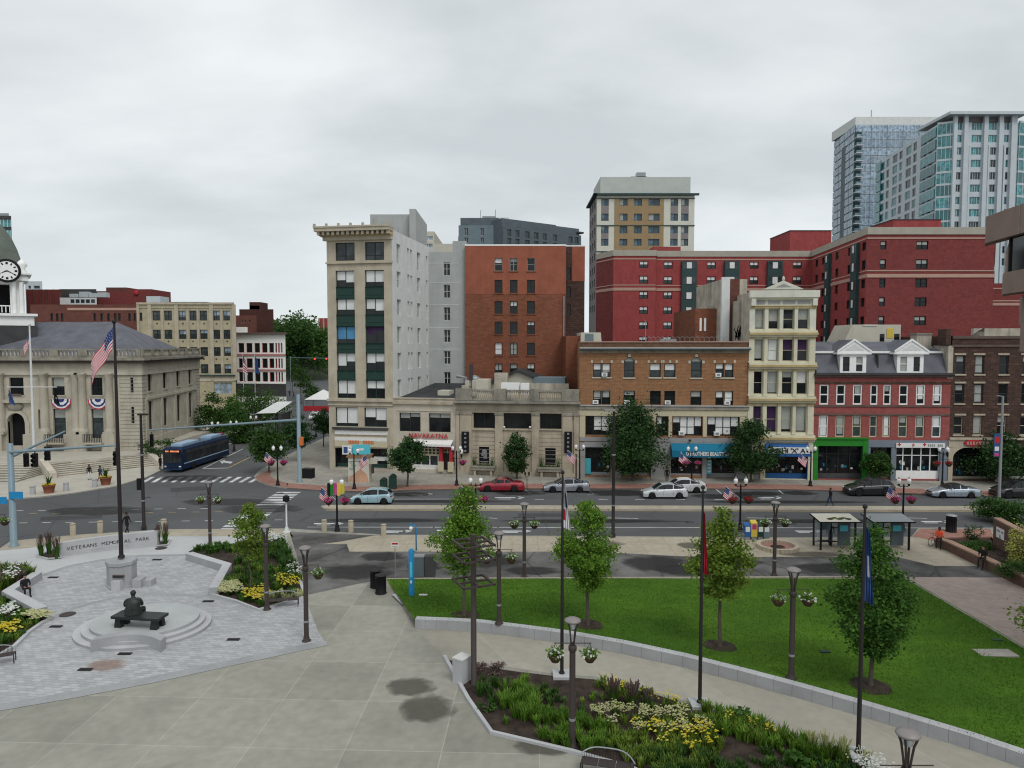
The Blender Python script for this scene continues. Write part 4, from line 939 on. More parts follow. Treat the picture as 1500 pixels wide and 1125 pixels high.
# ================= cream victorian building
A,B=FL['e'],FL['f'];Ym=(A.y+B.y)/2;fr0=None
zt=P(1143,427,Ym).z
VR=[(453,482),(497,529),(544,577.5),(595,633.5)];VC=[(1102.5,1117.5),(1124.5,1139.5),(1146,1161.5),(1167.5,1183)]
def f_(b,fr,ri,le):
 bls=[('blind_dull',.95),('blind_dull',.6),(None,0),('blind_dull',.5),('blind_dull',.9),('blind',.97),('curtain_purple',.5),('curtain_purple',.5),('blind',.0),('blind_dull',.95),('blind_dull',.25),('blind',.5),('curtain_purple',.95),('curtain_purple',.95),('blind_dull',.9),('blind_dull',.95)]
 rs=[(fr.px(1143,b_)[1],fr.px(1143,a)[1]) for a,b_ in VR];cs=[(fr.px(a,540)[0],fr.px(b_,540)[0]) for a,b_ in VC];k=0
 for z0,z1 in rs:
  for x0,x1 in cs:win(fr,(x0,z0,x1,z1),'cream_trim','glass_dark','sash',.35,bls[k][0],bls[k][1]);k+=1
 fr.hole(fr.rect(1120,668,1184,702));b.rs,b.cs=rs,cs
b=simple_box('victorian_building','narrow cream five-storey victorian building with gold cornices and a top pediment','building',A,B,18,zt,'victorian',f_,'roof_gravel',par=.5,sidemats=('br_far','weathered_render'))
fr=b.fr;W=fr.w
def f_(mb):
 mb.T=fr.T
 for v in (484,531,580.5,637):
  z1=fr.px(1143,v)[1];mb.box(-.1,W+.1,-.35,0,z1-.25,z1,'victorian');mb.box(-.15,W+.15,-.55,0,z1-.5,z1-.25,'victorian_gold');mb.box(-.08,W+.08,-.3,0,z1-.75,z1-.5,'victorian')
 for v0,v1 in ((448,451),(490,493.5),(538,541.5),(589,592)):z1,z0=fr.px(1143,v0)[1],fr.px(1143,v1)[1];mb.box(0,W,-.16,0,z0,z1,'victorian_gold');mb.box(0,W,-.24,0,z1,z1+.12,'victorian')
part(b,'cornice',f_)
def f_(mb):
 mb.T=fr.T;gaps=[0]+[x for c in b.cs for x in c]+[W]
 for (z0,z1) in b.rs:
  for k in range(5):
   x0,x1=gaps[2*k],gaps[2*k+1];m0=(x0+x1)/2;wd=.18 if 0<k<4 else .3
   mb.box(m0-wd,m0+wd,-.14,0,z0-.2,z1+.2,'victorian_top' if z0>14 else 'victorian');mb.box(m0-wd-.06,m0+wd+.06,-.2,0,z1+.05,z1+.22,'victorian_gold');mb.box(m0-wd-.06,m0+wd+.06,-.19,0,z0-.2,z0,'victorian')
part(b,'pilaster',f_)
def f_(mb):
 mb.T=fr.T;z0=fr.px(1143,448)[1]
 mb.box(-.02,W+.02,-.03,.0,z0,zt,'victorian_top');mb.box(-.2,W+.2,-.5,.2,fr.px(1143,436)[1],fr.px(1143,427)[1]+.1,'victorian_top');mb.box(-.1,W+.1,-.3,0,fr.px(1143,439)[1],fr.px(1143,436)[1],'victorian')
 for k in range(4):x0,x1=b.cs[k];mb.box(x0-.1,x1+.1,-.08,-.02,fr.px(1143,445.5)[1],fr.px(1143,440.5)[1],'shop_grey')
 for x in (0,W-.5):mb.box(x,x+.5,-.45,-.01,z0,zt-.8,'victorian_top')
 xa,xb,xm=fr.px(1120,424)[0],fr.px(1173,424)[0],fr.px(1146.5,412)[0];zb_=fr.px(1146,424)[1];za=fr.px(1146,411.5)[1]
 mb.box(xa+.1,xb-.1,-.3,.1,zt,zb_,'victorian_top')
 for k in range(14):x=xa+.8+(xb-xa-1.6)*k/13;mb.box(x-.06,x+.06,-.34,-.3,zt+.1,zb_-.15,'shop_grey')
 mb.add([(xa-.2,-.45,zb_),(xb+.2,-.45,zb_),(xm,-.45,za),(xa-.2,.1,zb_),(xb+.2,.1,zb_),(xm,.1,za)],[(0,1,2),(5,4,3),(0,2,5,3),(2,1,4,5),(1,0,3,4)],'victorian_top')
 mb.add([(xa+1.1,-.47,zb_+.22),(xb-1.1,-.47,zb_+.22),(xm,-.47,za-.35)],[(0,1,2)],'shop_grey');mb.ball((xm,-.3,za+.2),(.15,.15,.3),'victorian_top')
part(b,'pediment',f_)
aw=awning(b,(1120,649,1183,667),'awning_blue',1.0,.55)
zz=fr.rect(1120,649,1183,667)[1];xa,xb=fr.px(1120,660)[0],fr.px(1183,660)[0]
def f_(mb):mb.T=fr.T;mb.box(xa+.1,xb-.1,-1.16,-1.11,zz+.35,zz+1.05,'sign_white')
bo=part(b,'sign_board',f_)
lettering(bo,"SUSHI 'X' A",b.inv@fr.W@Matrix.Translation((xa+2.2,-1.18,zz+.43))@TXT,.72,'cloth_navy',width=3.9)
shop(b,(1120,668,1184,702),'shopfront',.8,n=5,base='awning_blue',bh=.6)
def f_(mb):
 mb.T=fr.T
 for u0,u1,m_ in ((1096,1103,'victorian'),(1114,1120,'cream_trim'),(1183.5,1189.5,'victorian')):r=fr.rect(u0,645,u1,702);mb.box(r[0],r[2],-.2,0,KZ,r[3],m_)
 r=fr.rect(1103,668,1114,702);mb.box(r[0],r[2],-.02,0,KZ,r[3],'shop_grey')
part(b,'shop_pillar',f_)
# ================= red brick with mansard
A,B=FL['f'],FL['g'];Ym=(A.y+B.y)/2;zt=P(1290,548,Ym).z
C1=[(1200.5,1214.5),(1225,1239),(1249.5,1263.5),(1275,1286.5),(1294,1306),(1317,1331),(1342,1356),(1366.5,1380.5)]
def f_(b,fr,ri,le):
 bl1=[(None,0),('blind_dull',.0),('blind_dull',.5),(None,0),('blind_dull',.3),(None,0),('blind',.75),('blind',.85)]
 bl2=[('blind',.97),('blind_dull',.9),('blind_dull',.4),(None,0),('blind',.97),('blind_dull',.3),('blind_dull',.5),('blind',.5)]
 for k,r in enumerate(fr.grid(C1,575,[(563.5,593)],1290)):win(fr,r,'white_paint','glass_dark','sash',.2,*bl1[k],fw=.16)
 for k,r in enumerate(fr.grid(C1,578,[(609,640.5)],1290)):win(fr,r,'cream_trim' if 0<k<7 else 'white_paint','glass_mid','sash',.2,*bl2[k],fw=.13)
 fr.hole(fr.rect(1196,653,1263,702));fr.hole(fr.rect(1270,655,1311,702));fr.hole(fr.rect(1311,655,1376,702))
b=simple_box('mansard_building','red brick row building with grey slate mansard roof and two white pedimented dormers','building',A,B,12,zt,'br_red',f_,'roof_dark',par=0)
fr=b.fr;W=fr.w
def f_(mb):
 mb.T=fr.T;ze=fr.px(1290,546)[1];zu=fr.px(1290,516)[1];zr_=P(1290,500.5,Ym+4.5).z
 s0=1.1
 mb.add([(.2,.0,ze),(W-.2,.0,ze),(W-.35,s0,zu),(.35,s0,zu)],[(0,1,2,3)],'slate');mb.add([(.35,s0,zu),(W-.35,s0,zu),(W-.4,5.2,zr_),(.4,5.2,zr_)],[(0,1,2,3)],'slate')
 mb.add([(.4,5.2,zr_),(W-.4,5.2,zr_),(W-.4,12,zr_),(.4,12,zr_)],[(0,1,2,3)],'roof_dark')
 mb.add([(.2,0,ze),(.35,s0,zu),(.4,5.2,zr_),(.4,12,zr_),(.2,12,ze)],[(4,3,2,1,0)],'weathered_render');mb.add([(W-.2,0,ze),(W-.35,s0,zu),(W-.4,5.2,zr_),(W-.4,12,zr_),(W-.2,12,ze)],[(0,1,2,3,4)],'weathered_render')
 mb.box(.1,W-.1,s0-.25,s0+.05,zu-.12,zu+.12,'white_paint');mb.box(.2,W-.2,s0-.05,s0+.02,zu-.25,zu-.12,'tile_dark')
 x,_=fr.px(1288,530);mb.box(x-.06,x+.06,.25,.9,ze,zu-.2,'tile_dark')
part(b,'mansard_roof',f_)
part(b,'cornice', lambda mb:(band(mb,fr,1290,546,549,.55,'tile_dark',ext=.1),band(mb,fr,1290,549,552.5,.3,'brownstone',ext=.05),band(mb,fr,1290,593.5,596,.1,'brownstone'),band(mb,fr,1290,606,608.5,.1,'brownstone'),band(mb,fr,1290,559,562,.08,'br_brown')))
for (u0,u1,ws) in ((1230,1269,((1234.5,1244.5),(1254,1263.5))),(1313.5,1353,((1318.5,1328.5),(1338,1347.5)))):
 dm=MB(fr.T);x0,z0=fr.px(u0,546);x1,z1=fr.px(u1,519);dm.T=fr.T@Matrix.Translation((0,0,0))
 hs=[]
 for a,c in ws:hs.append((fr.px(a,530)[0]-x0,fr.px(1290,544)[1]-z0,fr.px(c,530)[0]-x0,fr.px(1290,522.5)[1]-z0))
 dm.T=fr.T@Matrix.Translation((x0,-.05,z0));wall_holes(dm,x1-x0,0,z1-z0,hs,'white_paint',.15)
 dm.quad((0,0,0),(0,0,z1-z0),(0,1.5,z1-z0),(0,1.5,0),'white_paint');dm.quad((x1-x0,0,0),(x1-x0,1.5,0),(x1-x0,1.5,z1-z0),(x1-x0,0,z1-z0),'white_paint')
 xa,xb=-.45,x1-x0+.45;xm=(xa+xb)/2;zb_=z1-z0;za=fr.px(1290,497.5)[1]-z0;dm.box(xa,xb,-.25,1.6,zb_,zb_+.22,'white_paint')
 dm.add([(xa,-.2,zb_+.22),(xb,-.2,zb_+.22),(xm,-.2,za),(xa,4,zb_+.22),(xb,4,zb_+.22),(xm,4,za)],[(0,1,2)],'white_paint');dm.add([(xa,-.2,zb_+.22),(xb,-.2,zb_+.22),(xm,-.2,za),(xa,4,zb_+.22),(xb,4,zb_+.22),(xm,4,za)],[(0,2,5,3),(2,1,4,5)],'slate')
 for s_,xe in ((-1,xa),(1,xb)):dm.add([(xe,-.3,zb_+.22),(xe,-.3,zb_+.42),(xm,-.3,za+.1),(xm,-.3,za-.14),(xe,-.18,zb_+.22),(xe,-.18,zb_+.42),(xm,-.18,za+.1),(xm,-.18,za-.14)],[(0,1,2,3),(3,2,1,0),(1,5,6,2),(2,6,5,1)],'white_paint')
 dm.add([(xm-1.1,-.22,zb_+.45),(xm+1.1,-.22,zb_+.45),(xm,-.22,za-.5)],[(0,1,2)],'grey_render_light')
 do=dm.build('dormer',b.root)
 for k,h in enumerate(hs):
  f=MB(fr.T@Matrix.Translation((x0,-.05,z0)));a,q0,c,q1=h;f.quad((a,.13,q0),(c,.13,q0),(c,.13,q1),(a,.13,q1),'glass_dark');f.box(a,c,.05,.12,(q0+q1)/2-.04,(q0+q1)/2+.04,'white_paint' if (k+(u0>1300))%2 else 'dark_metal')
  if (k==1 and u0<1300) or (k==0 and u0>1300):f.quad((a,.12,(q0+q1)/2 if k else q0),(c,.12,(q0+q1)/2 if k else q0),(c,.12,q1),(a,.12,q1),'blind_dull')
  f.build('window',do)
def f_(mb):
 mb.T=fr.T;x0,x1=fr.px(1190,680)[0],fr.px(1197,680)[0];zt_=fr.px(1230,643)[1]
 mb.box(0,x1,-.22,0,KZ,zt_,'green_paint');xr=fr.px(1262.5,680)[0];xr2=fr.px(1270,680)[0];mb.box(xr,xr2,-.22,0,KZ,zt_,'green_paint');mb.box(x1+.0,xr,-.2,0,fr.px(1230,653)[1],zt_,'green_paint');mb.box(0,xr2,-.34,0,zt_,zt_+.18,'green_paint')
part(b,'green_shop_surround',f_)
shop(b,(1196,653,1263,702),'shopfront',.5,n=4,base='tile_dark',bh=.7)
def f_(mb):
 mb.T=fr.T;x0,x1=fr.px(1270,680)[0]+.02,fr.px(1386,680)[0];mb.box(x0,x1,-.2,0,fr.px(1330,655)[1],fr.px(1330,645)[1],'grey_blue_paint')
 for u0,u1 in ((1270.5,1273),(1305,1311),(1376,1386)):r=fr.rect(u0,655,u1,702);mb.box(r[0],r[2],-.16,0,KZ,r[3],'grey_blue_paint')
part(b,'grey_shop_surround',f_)
shop(b,(1270,655,1311,702),'shopfront',.4,n=2,base='brownstone',bh=.8)
shop(b,(1311,655,1376,702),'shopfront',.3,frame='white_paint',n=5,base='white_paint',bh=1.1)
def f_(mb):mb.T=fr.T;r=fr.rect(1311,648.5,1382,655.5);mb.box(r[0],r[2],-.32,-.2,r[1],r[3],'sign_white')
sb=part(b,'sign_board',f_)
r=fr.rect(1311,648.5,1382,655.5)
for k,t in enumerate((.06,.35,.58)):
 x=r[0]+(r[2]-r[0])*t;lettering(sb,'+',b.inv@fr.W@Matrix.Translation((x,-.33,r[1]+.1))@TXT,.75,'flag_red') if k!=1 else lettering(sb,'F',b.inv@fr.W@Matrix.Translation((x,-.33,r[1]+.1))@TXT,.5,'flag_red')
lettering(sb,'IIII III',b.inv@fr.W@Matrix.Translation((r[0]+(r[2]-r[0])*.8,-.33,r[1]+.16))@TXT,.35,'lens_grey',width=1.6)
part(b,'chimney', lambda mb:(mb.box(W-2.6,W-1.0,2.4,4,zt+2,P(1370,490,Ym+2).z,'weathered_render'),mb.box(W-2.7,W-.9,2.3,4.1,P(1370,490,Ym+2).z,P(1370,488,Ym+2).z,'old_stone_and_shade'),mb.box(W-.45,W+.1,-.1,3,zt-.5,zt+3.2,'weathered_render')))
bx=simple_box('rooftop_house','cream clapboard rooftop house with an orange panel behind the slate roof','building',P(1248,500,Ym+11),P(1319,500,Ym+11),5,P(1290,475.5,Ym+11).z,'shed_cream',None,'shed_cream',par=.05)
def f_(mb):
 r=bx.fr.rect(1299,481,1308,495);mb.T=bx.fr.T;mb.box(r[0],r[2],-.06,0,r[1],r[3],'yellow_paint')
part(bx,'orange_panel',f_)
def f_(mb):
 mb.T=bx.fr.T
 for u0,u1 in ((1289,1295),(1310,1317)):r=bx.fr.rect(u0,489,u1,500);mb.box(r[0],r[2],-.07,0,r[1],r[3],'glass_dark')
 zt_=P(1290,475.5,Ym+11).z;mb.add([(-1.4,.02,zt_-3),(0,.02,zt_-3),(0,.02,zt_),(0,5,zt_-3),(-1.4,5,zt_-3),(0,5,zt_)],[(0,1,2),(0,2,5,4)],'shed_cream')
 r=bx.fr.rect(1264,476,1285,477);mb.box(r[0],r[2],-.12,0,r[1],r[3],'white_paint')
part(bx,'window',f_)
# ================= brown brick building on the right
A,B=FL['g'],FL['h'];Ym=(A.y+B.y)/2;zt=P(1450,492,Ym).z
CB=[(1399.5,1413),(1427.5,1441),(1463,1476.5),(1497,1511),(1530,1544)]
def f_(b,fr,ri,le):
 for rw in ((521,548,.25),(563,591,.25),(610,637,.2)):
  for k,r in enumerate(fr.grid(CB,560,[rw[:2]],1450)):
   bl_=('blind_dull',.95) if k==1 else (('blind_dull',.3) if RND.random()<.5 else (None,0));win(fr,r,'limestone' if rw[0]>600 else 'tile_dark','glass_dark','sash',.25,*bl_,sill='bank_stone',fw=.09)
 fr.hole(fr.rect(1393,655,1460,702));fr.hole(fr.rect(1480,655,1540,702))
b=simple_box('brown_brick_building','dark brown rough brick building with stone lintels at the right end of the row','building',A,B,13,zt,'br_brown',f_,'roof_dark',par=.4,cap='brownstone')
fr=b.fr;W=fr.w
def f_(mb):
 mb.T=fr.T
 for v in (517.5,559,606):
  for a,c in CB:r=fr.rect(a-1.5,v,c+1.5,v+2.6);mb.box(r[0],r[2],-.1,0,r[1],r[3],'bank_stone')
part(b,'lintel',f_)
part(b,'cornice', lambda mb:(band(mb,fr,1450,492,496,.12,'brownstone'),band(mb,fr,1450,505,508,.15,'brownstone'),band(mb,fr,1450,641,644,.3,'limestone')))
def f_(mb):
 mb.T=fr.T;r=fr.rect(1389,644,1462,656);mb.box(r[0],r[2],-.12,0,r[1],r[3],'limestone')
 for u0,u1 in ((1389,1394),(1459,1464)):q_=fr.rect(u0,655,u1,704);mb.box(q_[0],q_[2],-.12,0,KZ,q_[3],'limestone')
 a,z0,c,z1=fr.rect(1394,655,1459,700)
 n=8
 for s_ in (0,1):
  for k in range(n):
   t0,t1=k/n,(k+1)/n;f= lambda t:(t*(c-a)*.35,-1.6*(1-math.sqrt(max(0,1-(1-t)**2))));p0,p1=f(t0),f(t1)
   xx=(lambda x:a+x) if s_==0 else (lambda x:c-x)
   mb.add([(xx(p0[0]),-.1,z1+p0[1]),(xx(p1[0]),-.1,z1+p1[1]),(xx(p1[0]),-.1,z1+.02),(xx(p0[0]),-.1,z1+.02)],[(0,1,2,3),(3,2,1,0)],'limestone')
part(b,'stone_arch',f_)
shop(b,(1393,655,1460,702),'shopfront',.9,n=4,base='limestone',bh=.4);shop(b,(1480,655,1540,702),'shopfront',.7,n=4)
def f_(mb):
 mb.T=fr.T;x,zz=fr.px(1424,648.5);n=18;vs=[(x+1.0*math.cos(2*PI*k/n),-.3,zz+.38*math.sin(2*PI*k/n)) for k in range(n)];vs2=[(p[0],-.13,p[2]) for p in vs]
 mb.add(vs+vs2,[tuple(range(n-1,-1,-1))]+[(k,(k+1)%n,n+(k+1)%n,n+k) for k in range(n)],'red_paint')
so_=part(b,'oval_sign',f_);x,zz=fr.px(1424,648.5);lettering(so_,'IIIII',b.inv@fr.W@Matrix.Translation((x,-.32,zz-.2))@TXT,.5,'belt_pink',width=1.5)
part(b,'gable', lambda mb:(mb.box(fr.px(1458,480)[0],W,4,4.5,zt-1,P(1480,481,Ym+4).z,'weathered_render'),mb.add([(fr.px(1452,480)[0],4,zt),(fr.px(1475,480)[0],4,P(1480,479,Ym+4).z),(fr.px(1475,480)[0],4,zt)],[(0,1,2),(2,1,0)],'brownstone'),mb.box(fr.px(1385,480)[0],fr.px(1392,480)[0],-.2,1.5,zt-1,P(1388,482,Ym).z,'br_brown')))
# ================= tall red/brown brick block
Y=FL['c'].y+16
A,B=P(682,560,Y),P(828,560,Y)
def f_(b,fr,ri,le):
 k=0
 for rw in ((378,397),(410,429),(441,459.5),(471,489.5),(502,520.5),(532.5,552)):
  for r in fr.grid([(724.5,736),(747,758),(772,783.5)],450,[rw],755):
   bl_=rblind(.45);win(fr,r,'grey_metal' if rw[0]<400 else 'bronze_frame','glass_dark','sash',.28,*bl_,cols=2 if k%2 else 1,sub=True,sill='br_tall');k+=1
zt=P(750,358.5,Y).z;zm=P(750,431,Y).z
b=simple_box('brick_loft_building','tall plain brick block, upper part painted terracotta, with three columns of windows','building',A,B,22,zt,'br_tall',f_,'roof_gravel',par=.3,cap='blind')
hs=[h for h in b.fr.holes if h[3]>zm]
def f_(mb):
 mb.T=b.fr.T@Matrix.Translation((0,-.02,0));wall_holes(mb,b.fr.w+.02,zm,zt-.15,[h for h in hs if h[1]>zm],'render_terra',.02)
 mb.box(0,b.fr.w+.05,-.03,.3,zt-.15,zt+.05,'white_paint')
part(b,'painted_render',f_)
part(b,'drain_pipe', lambda mb:mb.tube([(b.fr.w-.25,-.12,0),(b.fr.w-.25,-.12,zm-.3)],.1,'grey_metal',6))
A2,B2=P(827,560,Y+4),P(855.5,560,Y+4)
b=simple_box('brick_rear_wing','set-back brick wing with terracotta top beside the tall loft block','building',A2,B2,16,P(845,360,Y+4).z,'br_brown', lambda b,fr,ri,le:[win(fr,r,'bronze_frame','glass_dark','sash',.25,sub=False) for r in fr.grid([(831,836)],450,[(392,410),(420,436),(446,462)],840)],'roof_gravel',par=.3)
zm2=P(845,412,Y+4).z
part(b,'painted_render', lambda mb:(setattr(mb,'T',b.fr.T),mb.box(b.fr.px(838,400)[0],b.fr.w+.02,-.03,0,zm2,P(845,360,Y+4).z-.1,'render_terra'),mb.box(0,b.fr.w+.05,-.05,.3,P(845,360,Y+4).z-.1,P(845,360,Y+4).z+.06,'white_paint')))
b=simple_box('low_brick_annex','low brick annex behind the bank roof','building',P(829,560,Y-8),P(850,560,Y-8),8,P(840,492,Y-8).z,'br_tall',None,'roof_gravel',par=.2)
# ================= grey blue apartment block
Y=215
def gb(b,fr,ri,le):
 for r in fr.grid([(680,686),(703.5,709),(725,731)],340,[(334,345),(348,356)],700):win(fr,r,'white_tower','glass_mid','plain',.3,cols=2,sub=False)
z_=P(700,330,Y).z
b=simple_box('blue_grey_apartments','blue-grey metal-clad apartment block behind the terracotta building, left part','building',P(672,400,Y),P(738,400,Y),25,z_,'blue_metal_light',gb,'roof_gravel',par=.3)
part(b,'top_storey', lambda mb:mb.box(.5,b.fr.w-1.5,.8,20,z_,P(700,318.5,Y).z,'blue_metal'));part(b,'rooftop_plant', lambda mb:(mb.box(7,11,3,8,z_,P(710,314,Y).z,'lens_grey'),mb.box(11,15,3,8,z_,P(710,316,Y).z,'grey_render_light'),mb.tube([(6.5,3,z_),(6.5,3,z_+5)],.08,'grey_metal',4),mb.tube([(11,3,z_),(11,3,z_+5.2)],.08,'grey_metal',4)))
def gb(b,fr,ri,le):
 for r in fr.grid([(743,749),(755,761),(769,776),(782,789),(795,801),(810,816),(833,839),(842,848)],345,[(341,351),(353.5,364)],790):win(fr,r,'blue_metal_light','glass_mid','plain',.3,cols=2,sub=False)
A,B=P(737,400,Y-4),P(851,400,Y+14);z_=P(790,336,Y+2).z
b=simple_box('slate_apartments','dark slate-clad apartment block stepping down to the right behind the terracotta building','building',A,B,25,z_,'blue_metal',gb,'roof_gravel',par=.3)
part(b,'top_storey', lambda mb:(mb.box(0,b.fr.px(816,330)[0],.6,20,z_,P(780,322.5,Y).z,'blue_metal'),mb.box(b.fr.px(816,330)[0],b.fr.w-.4,.6,20,z_,P(840,332,Y+10).z,'blue_metal'),mb.box(b.fr.w-1.5,b.fr.w+.6,-.6,3,P(850,341,Y+14).z-.3,P(850,340,Y+14).z,'tile_dark')))
# ================= cream and tan hotel tower
Y=172;A,B=P(873.5,400,Y),P(1016,400,Y);zt=P(940,286,Y).z
HC=[(880.5,891.5),(907.5,919),(928.5,940),(949.5,966),(982,993),(997.5,1008.5)];HR=[(291.5,301.5),(313,323.5),(331.5,342),(350,360),(369,379)]
def f_(b,fr,ri,le):
 for r in fr.grid(HC,330,HR,940):win(fr,r,'bronze_frame','glass_hotel','plain',.25,blind='blind_dull' if RND.random()<.3 else None,bfrac=(RND.choice((.3,.9)),0),cols=2,sub=False)
 zs=[(fr.px(940,b_)[1],fr.px(940,a)[1]) for a,b_ in HR];dz=(zs[0][0]-zs[-1][0])/4
 for k in range(9):
  z0=zs[0][0]-k*dz
  for j in range(3):win(le,(2+j*4.4,z0,4.2+j*4.4,z0+1.7),'bronze_frame','glass_hotel','plain',.25,cols=2,sub=False)
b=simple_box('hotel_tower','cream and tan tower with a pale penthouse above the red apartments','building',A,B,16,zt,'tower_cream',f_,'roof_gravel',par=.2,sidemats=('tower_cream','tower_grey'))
fr=b.fr
def f_(mb):
 mb.T=fr.T;x0,x1=fr.px(900,330)[0],fr.px(972,330)[0];z1=fr.px(940,291)[1];hs=[(h[0],h[1],h[2],h[3]) for h in fr.holes if x0<h[0]<x1]
 mb.T=fr.T@Matrix.Translation((x0,-.12,0));wall_holes(mb,x1-x0,10,z1,[(a-x0,z0,c-x0,q) for a,z0,c,q in hs],'tower_tan',.12)
 mb.quad((0,0,10),(0,.12,10),(0,.12,z1),(0,0,z1),'tower_tan');mb.quad((x1-x0,.12,10),(x1-x0,0,10),(x1-x0,0,z1),(x1-x0,.12,z1),'tower_tan');mb.quad((0,0,z1),(x1-x0,0,z1),(x1-x0,.12,z1),(0,.12,z1),'tower_tan')
part(b,'tan_cladding',f_)
def f_(mb):
 mb.T=fr.T
 for c in (0,4,5):
  for r0,r1 in ((0,1),(2,3)):a,c_=fr.px(HC[c][0],330)[0],fr.px(HC[c][1],330)[0];mb.box(a,c_,-.03,0,fr.px(940,HR[r1][0])[1]+.02,fr.px(940,HR[r0][1])[1]-.02,'tower_grey')
part(b,'spandrel',f_)
def f_(mb):
 band(mb,fr,940,284,286.5,.9,'bay_green',ext=.9);band(mb,fr,940,290,291,.2,'bay_green',ext=.1);band(mb,fr,940,329.8,330.9,.2,'bay_green',ext=.1);band(mb,fr,940,368,369,.2,'bay_green',ext=.1)
 mb.T=fr.T;mb.box(-.9,0,-.9,16,zt-.1,zt+.3,'bay_green')
part(b,'cornice',f_)
part(b,'penthouse', lambda mb:(mb.box(.9,fr.w-.9,.5,15,zt,P(940,258.5,Y).z,'tower_pent'),mb.box(10,12.2,3,5,P(940,258.5,Y).z,P(940,248,Y).z,'lens_grey'),mb.box(8.6,12.6,3,5,P(940,258.5,Y).z,P(940,254,Y).z,'grey_metal')))
# ================= red brick apartment complex
YA,YD=140.,112.
z1=P(1060,368,YA).z;z0b=P(1060,379,YA).z
a0=P(873,450,YA+14);a1=P(898,450,YA-1.2);a2=P(960,450,YA-1.2);a2b=P(961,450,YA);a3=P(1187,450,YA);a4=P(1268,450,YD);a5=P(1454,450,YD);a6=P(1454,450,YD+40)
b=Bld('red_apartment_building','large red brick apartment complex with pale parapet, stepping forward on the right','building',a1,a2)
f1=b.face(a1,a2);f2=b.face(a2b,a3);f3=b.face(a3,a4);f4=b.face(a4,a5);f0=b.face(P(873,450,YA+5),a1);f5=b.face(a5,a6);f6=b.face(a2,a2b)
fL=b.face(P(873,450,YA+30),P(873,450,YA+5));fB=b.face(a6,P(873,450,YA+30))
zr=[(f2.px(1060,b_)[1],f2.px(1060,a)[1]) for a,b_ in ((383.5,393.5),(405,416),(427.5,438),(449.5,460),(471.5,482),(493,503))]
def wcols(f,us,v=450):return [(f.px(a,v)[0],f.px(c,v)[0]) for a,c in us]
for z0,z_ in zr:
 for x0,x1 in wcols(f1,[(936,949)]):win(f1,(x0,z0,x1,z_),'black_paint','glass_mid','sash',.2,'blind',.5,cols=2,sub=False,fw=.1)
 for x0,x1 in wcols(f2,[(971.5,984.5),(1034.5,1047.5),(1097,1110),(1160,1173)]):win(f2,(x0,z0,x1,z_),'black_paint','glass_mid','sash',.2,'blind',.5,cols=2,sub=False,fw=.1)
 for y0 in (2.2,5.6,12,17.2,20.5):win(f3,(y0*1.15,z0,y0*1.15+1.6,z_),'black_paint','glass_dark','sash',.2,cols=1,sub=False,fw=.1)
 win(f3,(26.0,z0,27.6,z_),'black_paint','glass_dark','sash',.2,sub=False,fw=.1)
 for x0,x1 in wcols(f4,[(1287,1296),(1339.5,1357)]):win(f4,(x0,z0,x1,z_),'black_paint','glass_dark','sash',.2,'blind_dull' if RND.random()<.6 else None,.45,cols=1 if x1-x0<1.3 else 2,sub=False,fw=.1)
b.nwin=0
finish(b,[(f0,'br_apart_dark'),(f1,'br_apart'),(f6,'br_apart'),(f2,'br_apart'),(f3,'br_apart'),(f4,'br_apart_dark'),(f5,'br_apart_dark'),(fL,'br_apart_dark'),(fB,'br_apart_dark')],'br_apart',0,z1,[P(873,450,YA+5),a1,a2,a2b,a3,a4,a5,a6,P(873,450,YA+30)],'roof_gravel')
zb1=[f2.px(1060,v)[1] for v in (376,380.5,381.5,382.5)]
def f_(mb):
 for k,f in enumerate((f0,f1,f6,f2,f3,f4,f5)):
  mb.T=f.T;e=.12
  mb.box(-.05 if k else 0,f.w+.05,-.12-.003*k,.3,zb1[0],z1+.05+.003*k,'parapet_grey')
part(b,'parapet',f_)
def f_(mb):
 for k,f in enumerate((f0,f1,f2,f3,f4,f5)):
  mb.T=f.T;zz=f2.px(1060,381.2)[1];mb.box(0,f.w,-.07-.003*k,0,zz,zz+.22,'belt_pink')
  zz=f2.px(1060,419)[1];mb.box(0,f.w,-.07-.003*k,0,zz,zz+.18,'belt_pink');zz=f2.px(1060,426.3)[1];mb.box(0,f.w,-.1-.003*k,0,zz,zz+.55,'belt_pink')
part(b,'belt_course',f_)
for f,us in ((f2,((997,1019),(1059.5,1081),(1122,1144))),(f3,None)):
 spans=wcols(f,us) if us else [(9.6,11.8),(22.6,25.2)]
 for x0,x1 in spans:
  def f_(mb):
   mb.T=f.T;mb.box(x0,x1,-.55,0,4,zr[0][1]+.1,'bay_green')
   for z0,z_ in zr:
    mb.box(x0+.25,x1-.25,-.58,-.55,z0-.1,z_-.05,'glass_mid')
    wd=(x1-x0)
    mb.box(x0+wd*.33,x1-wd*.33,-.6,-.58,z0,z_-.15,'blind');
    for t in (.3,.68):mb.box(x0+wd*t-.05,x0+wd*t+.05,-.62,-.6,z0-.1,z_-.05,'bay_green')
  part(b,'bay_window',f_)
part(b,'rooftop_house', lambda mb:(mb.box(*[(b.inv@P(955,373,YA+10)).x,(b.inv@P(995,373,YA+10)).x,10,14],z1-.5,P(975,362.5,YA+10).z,'br_apart')))
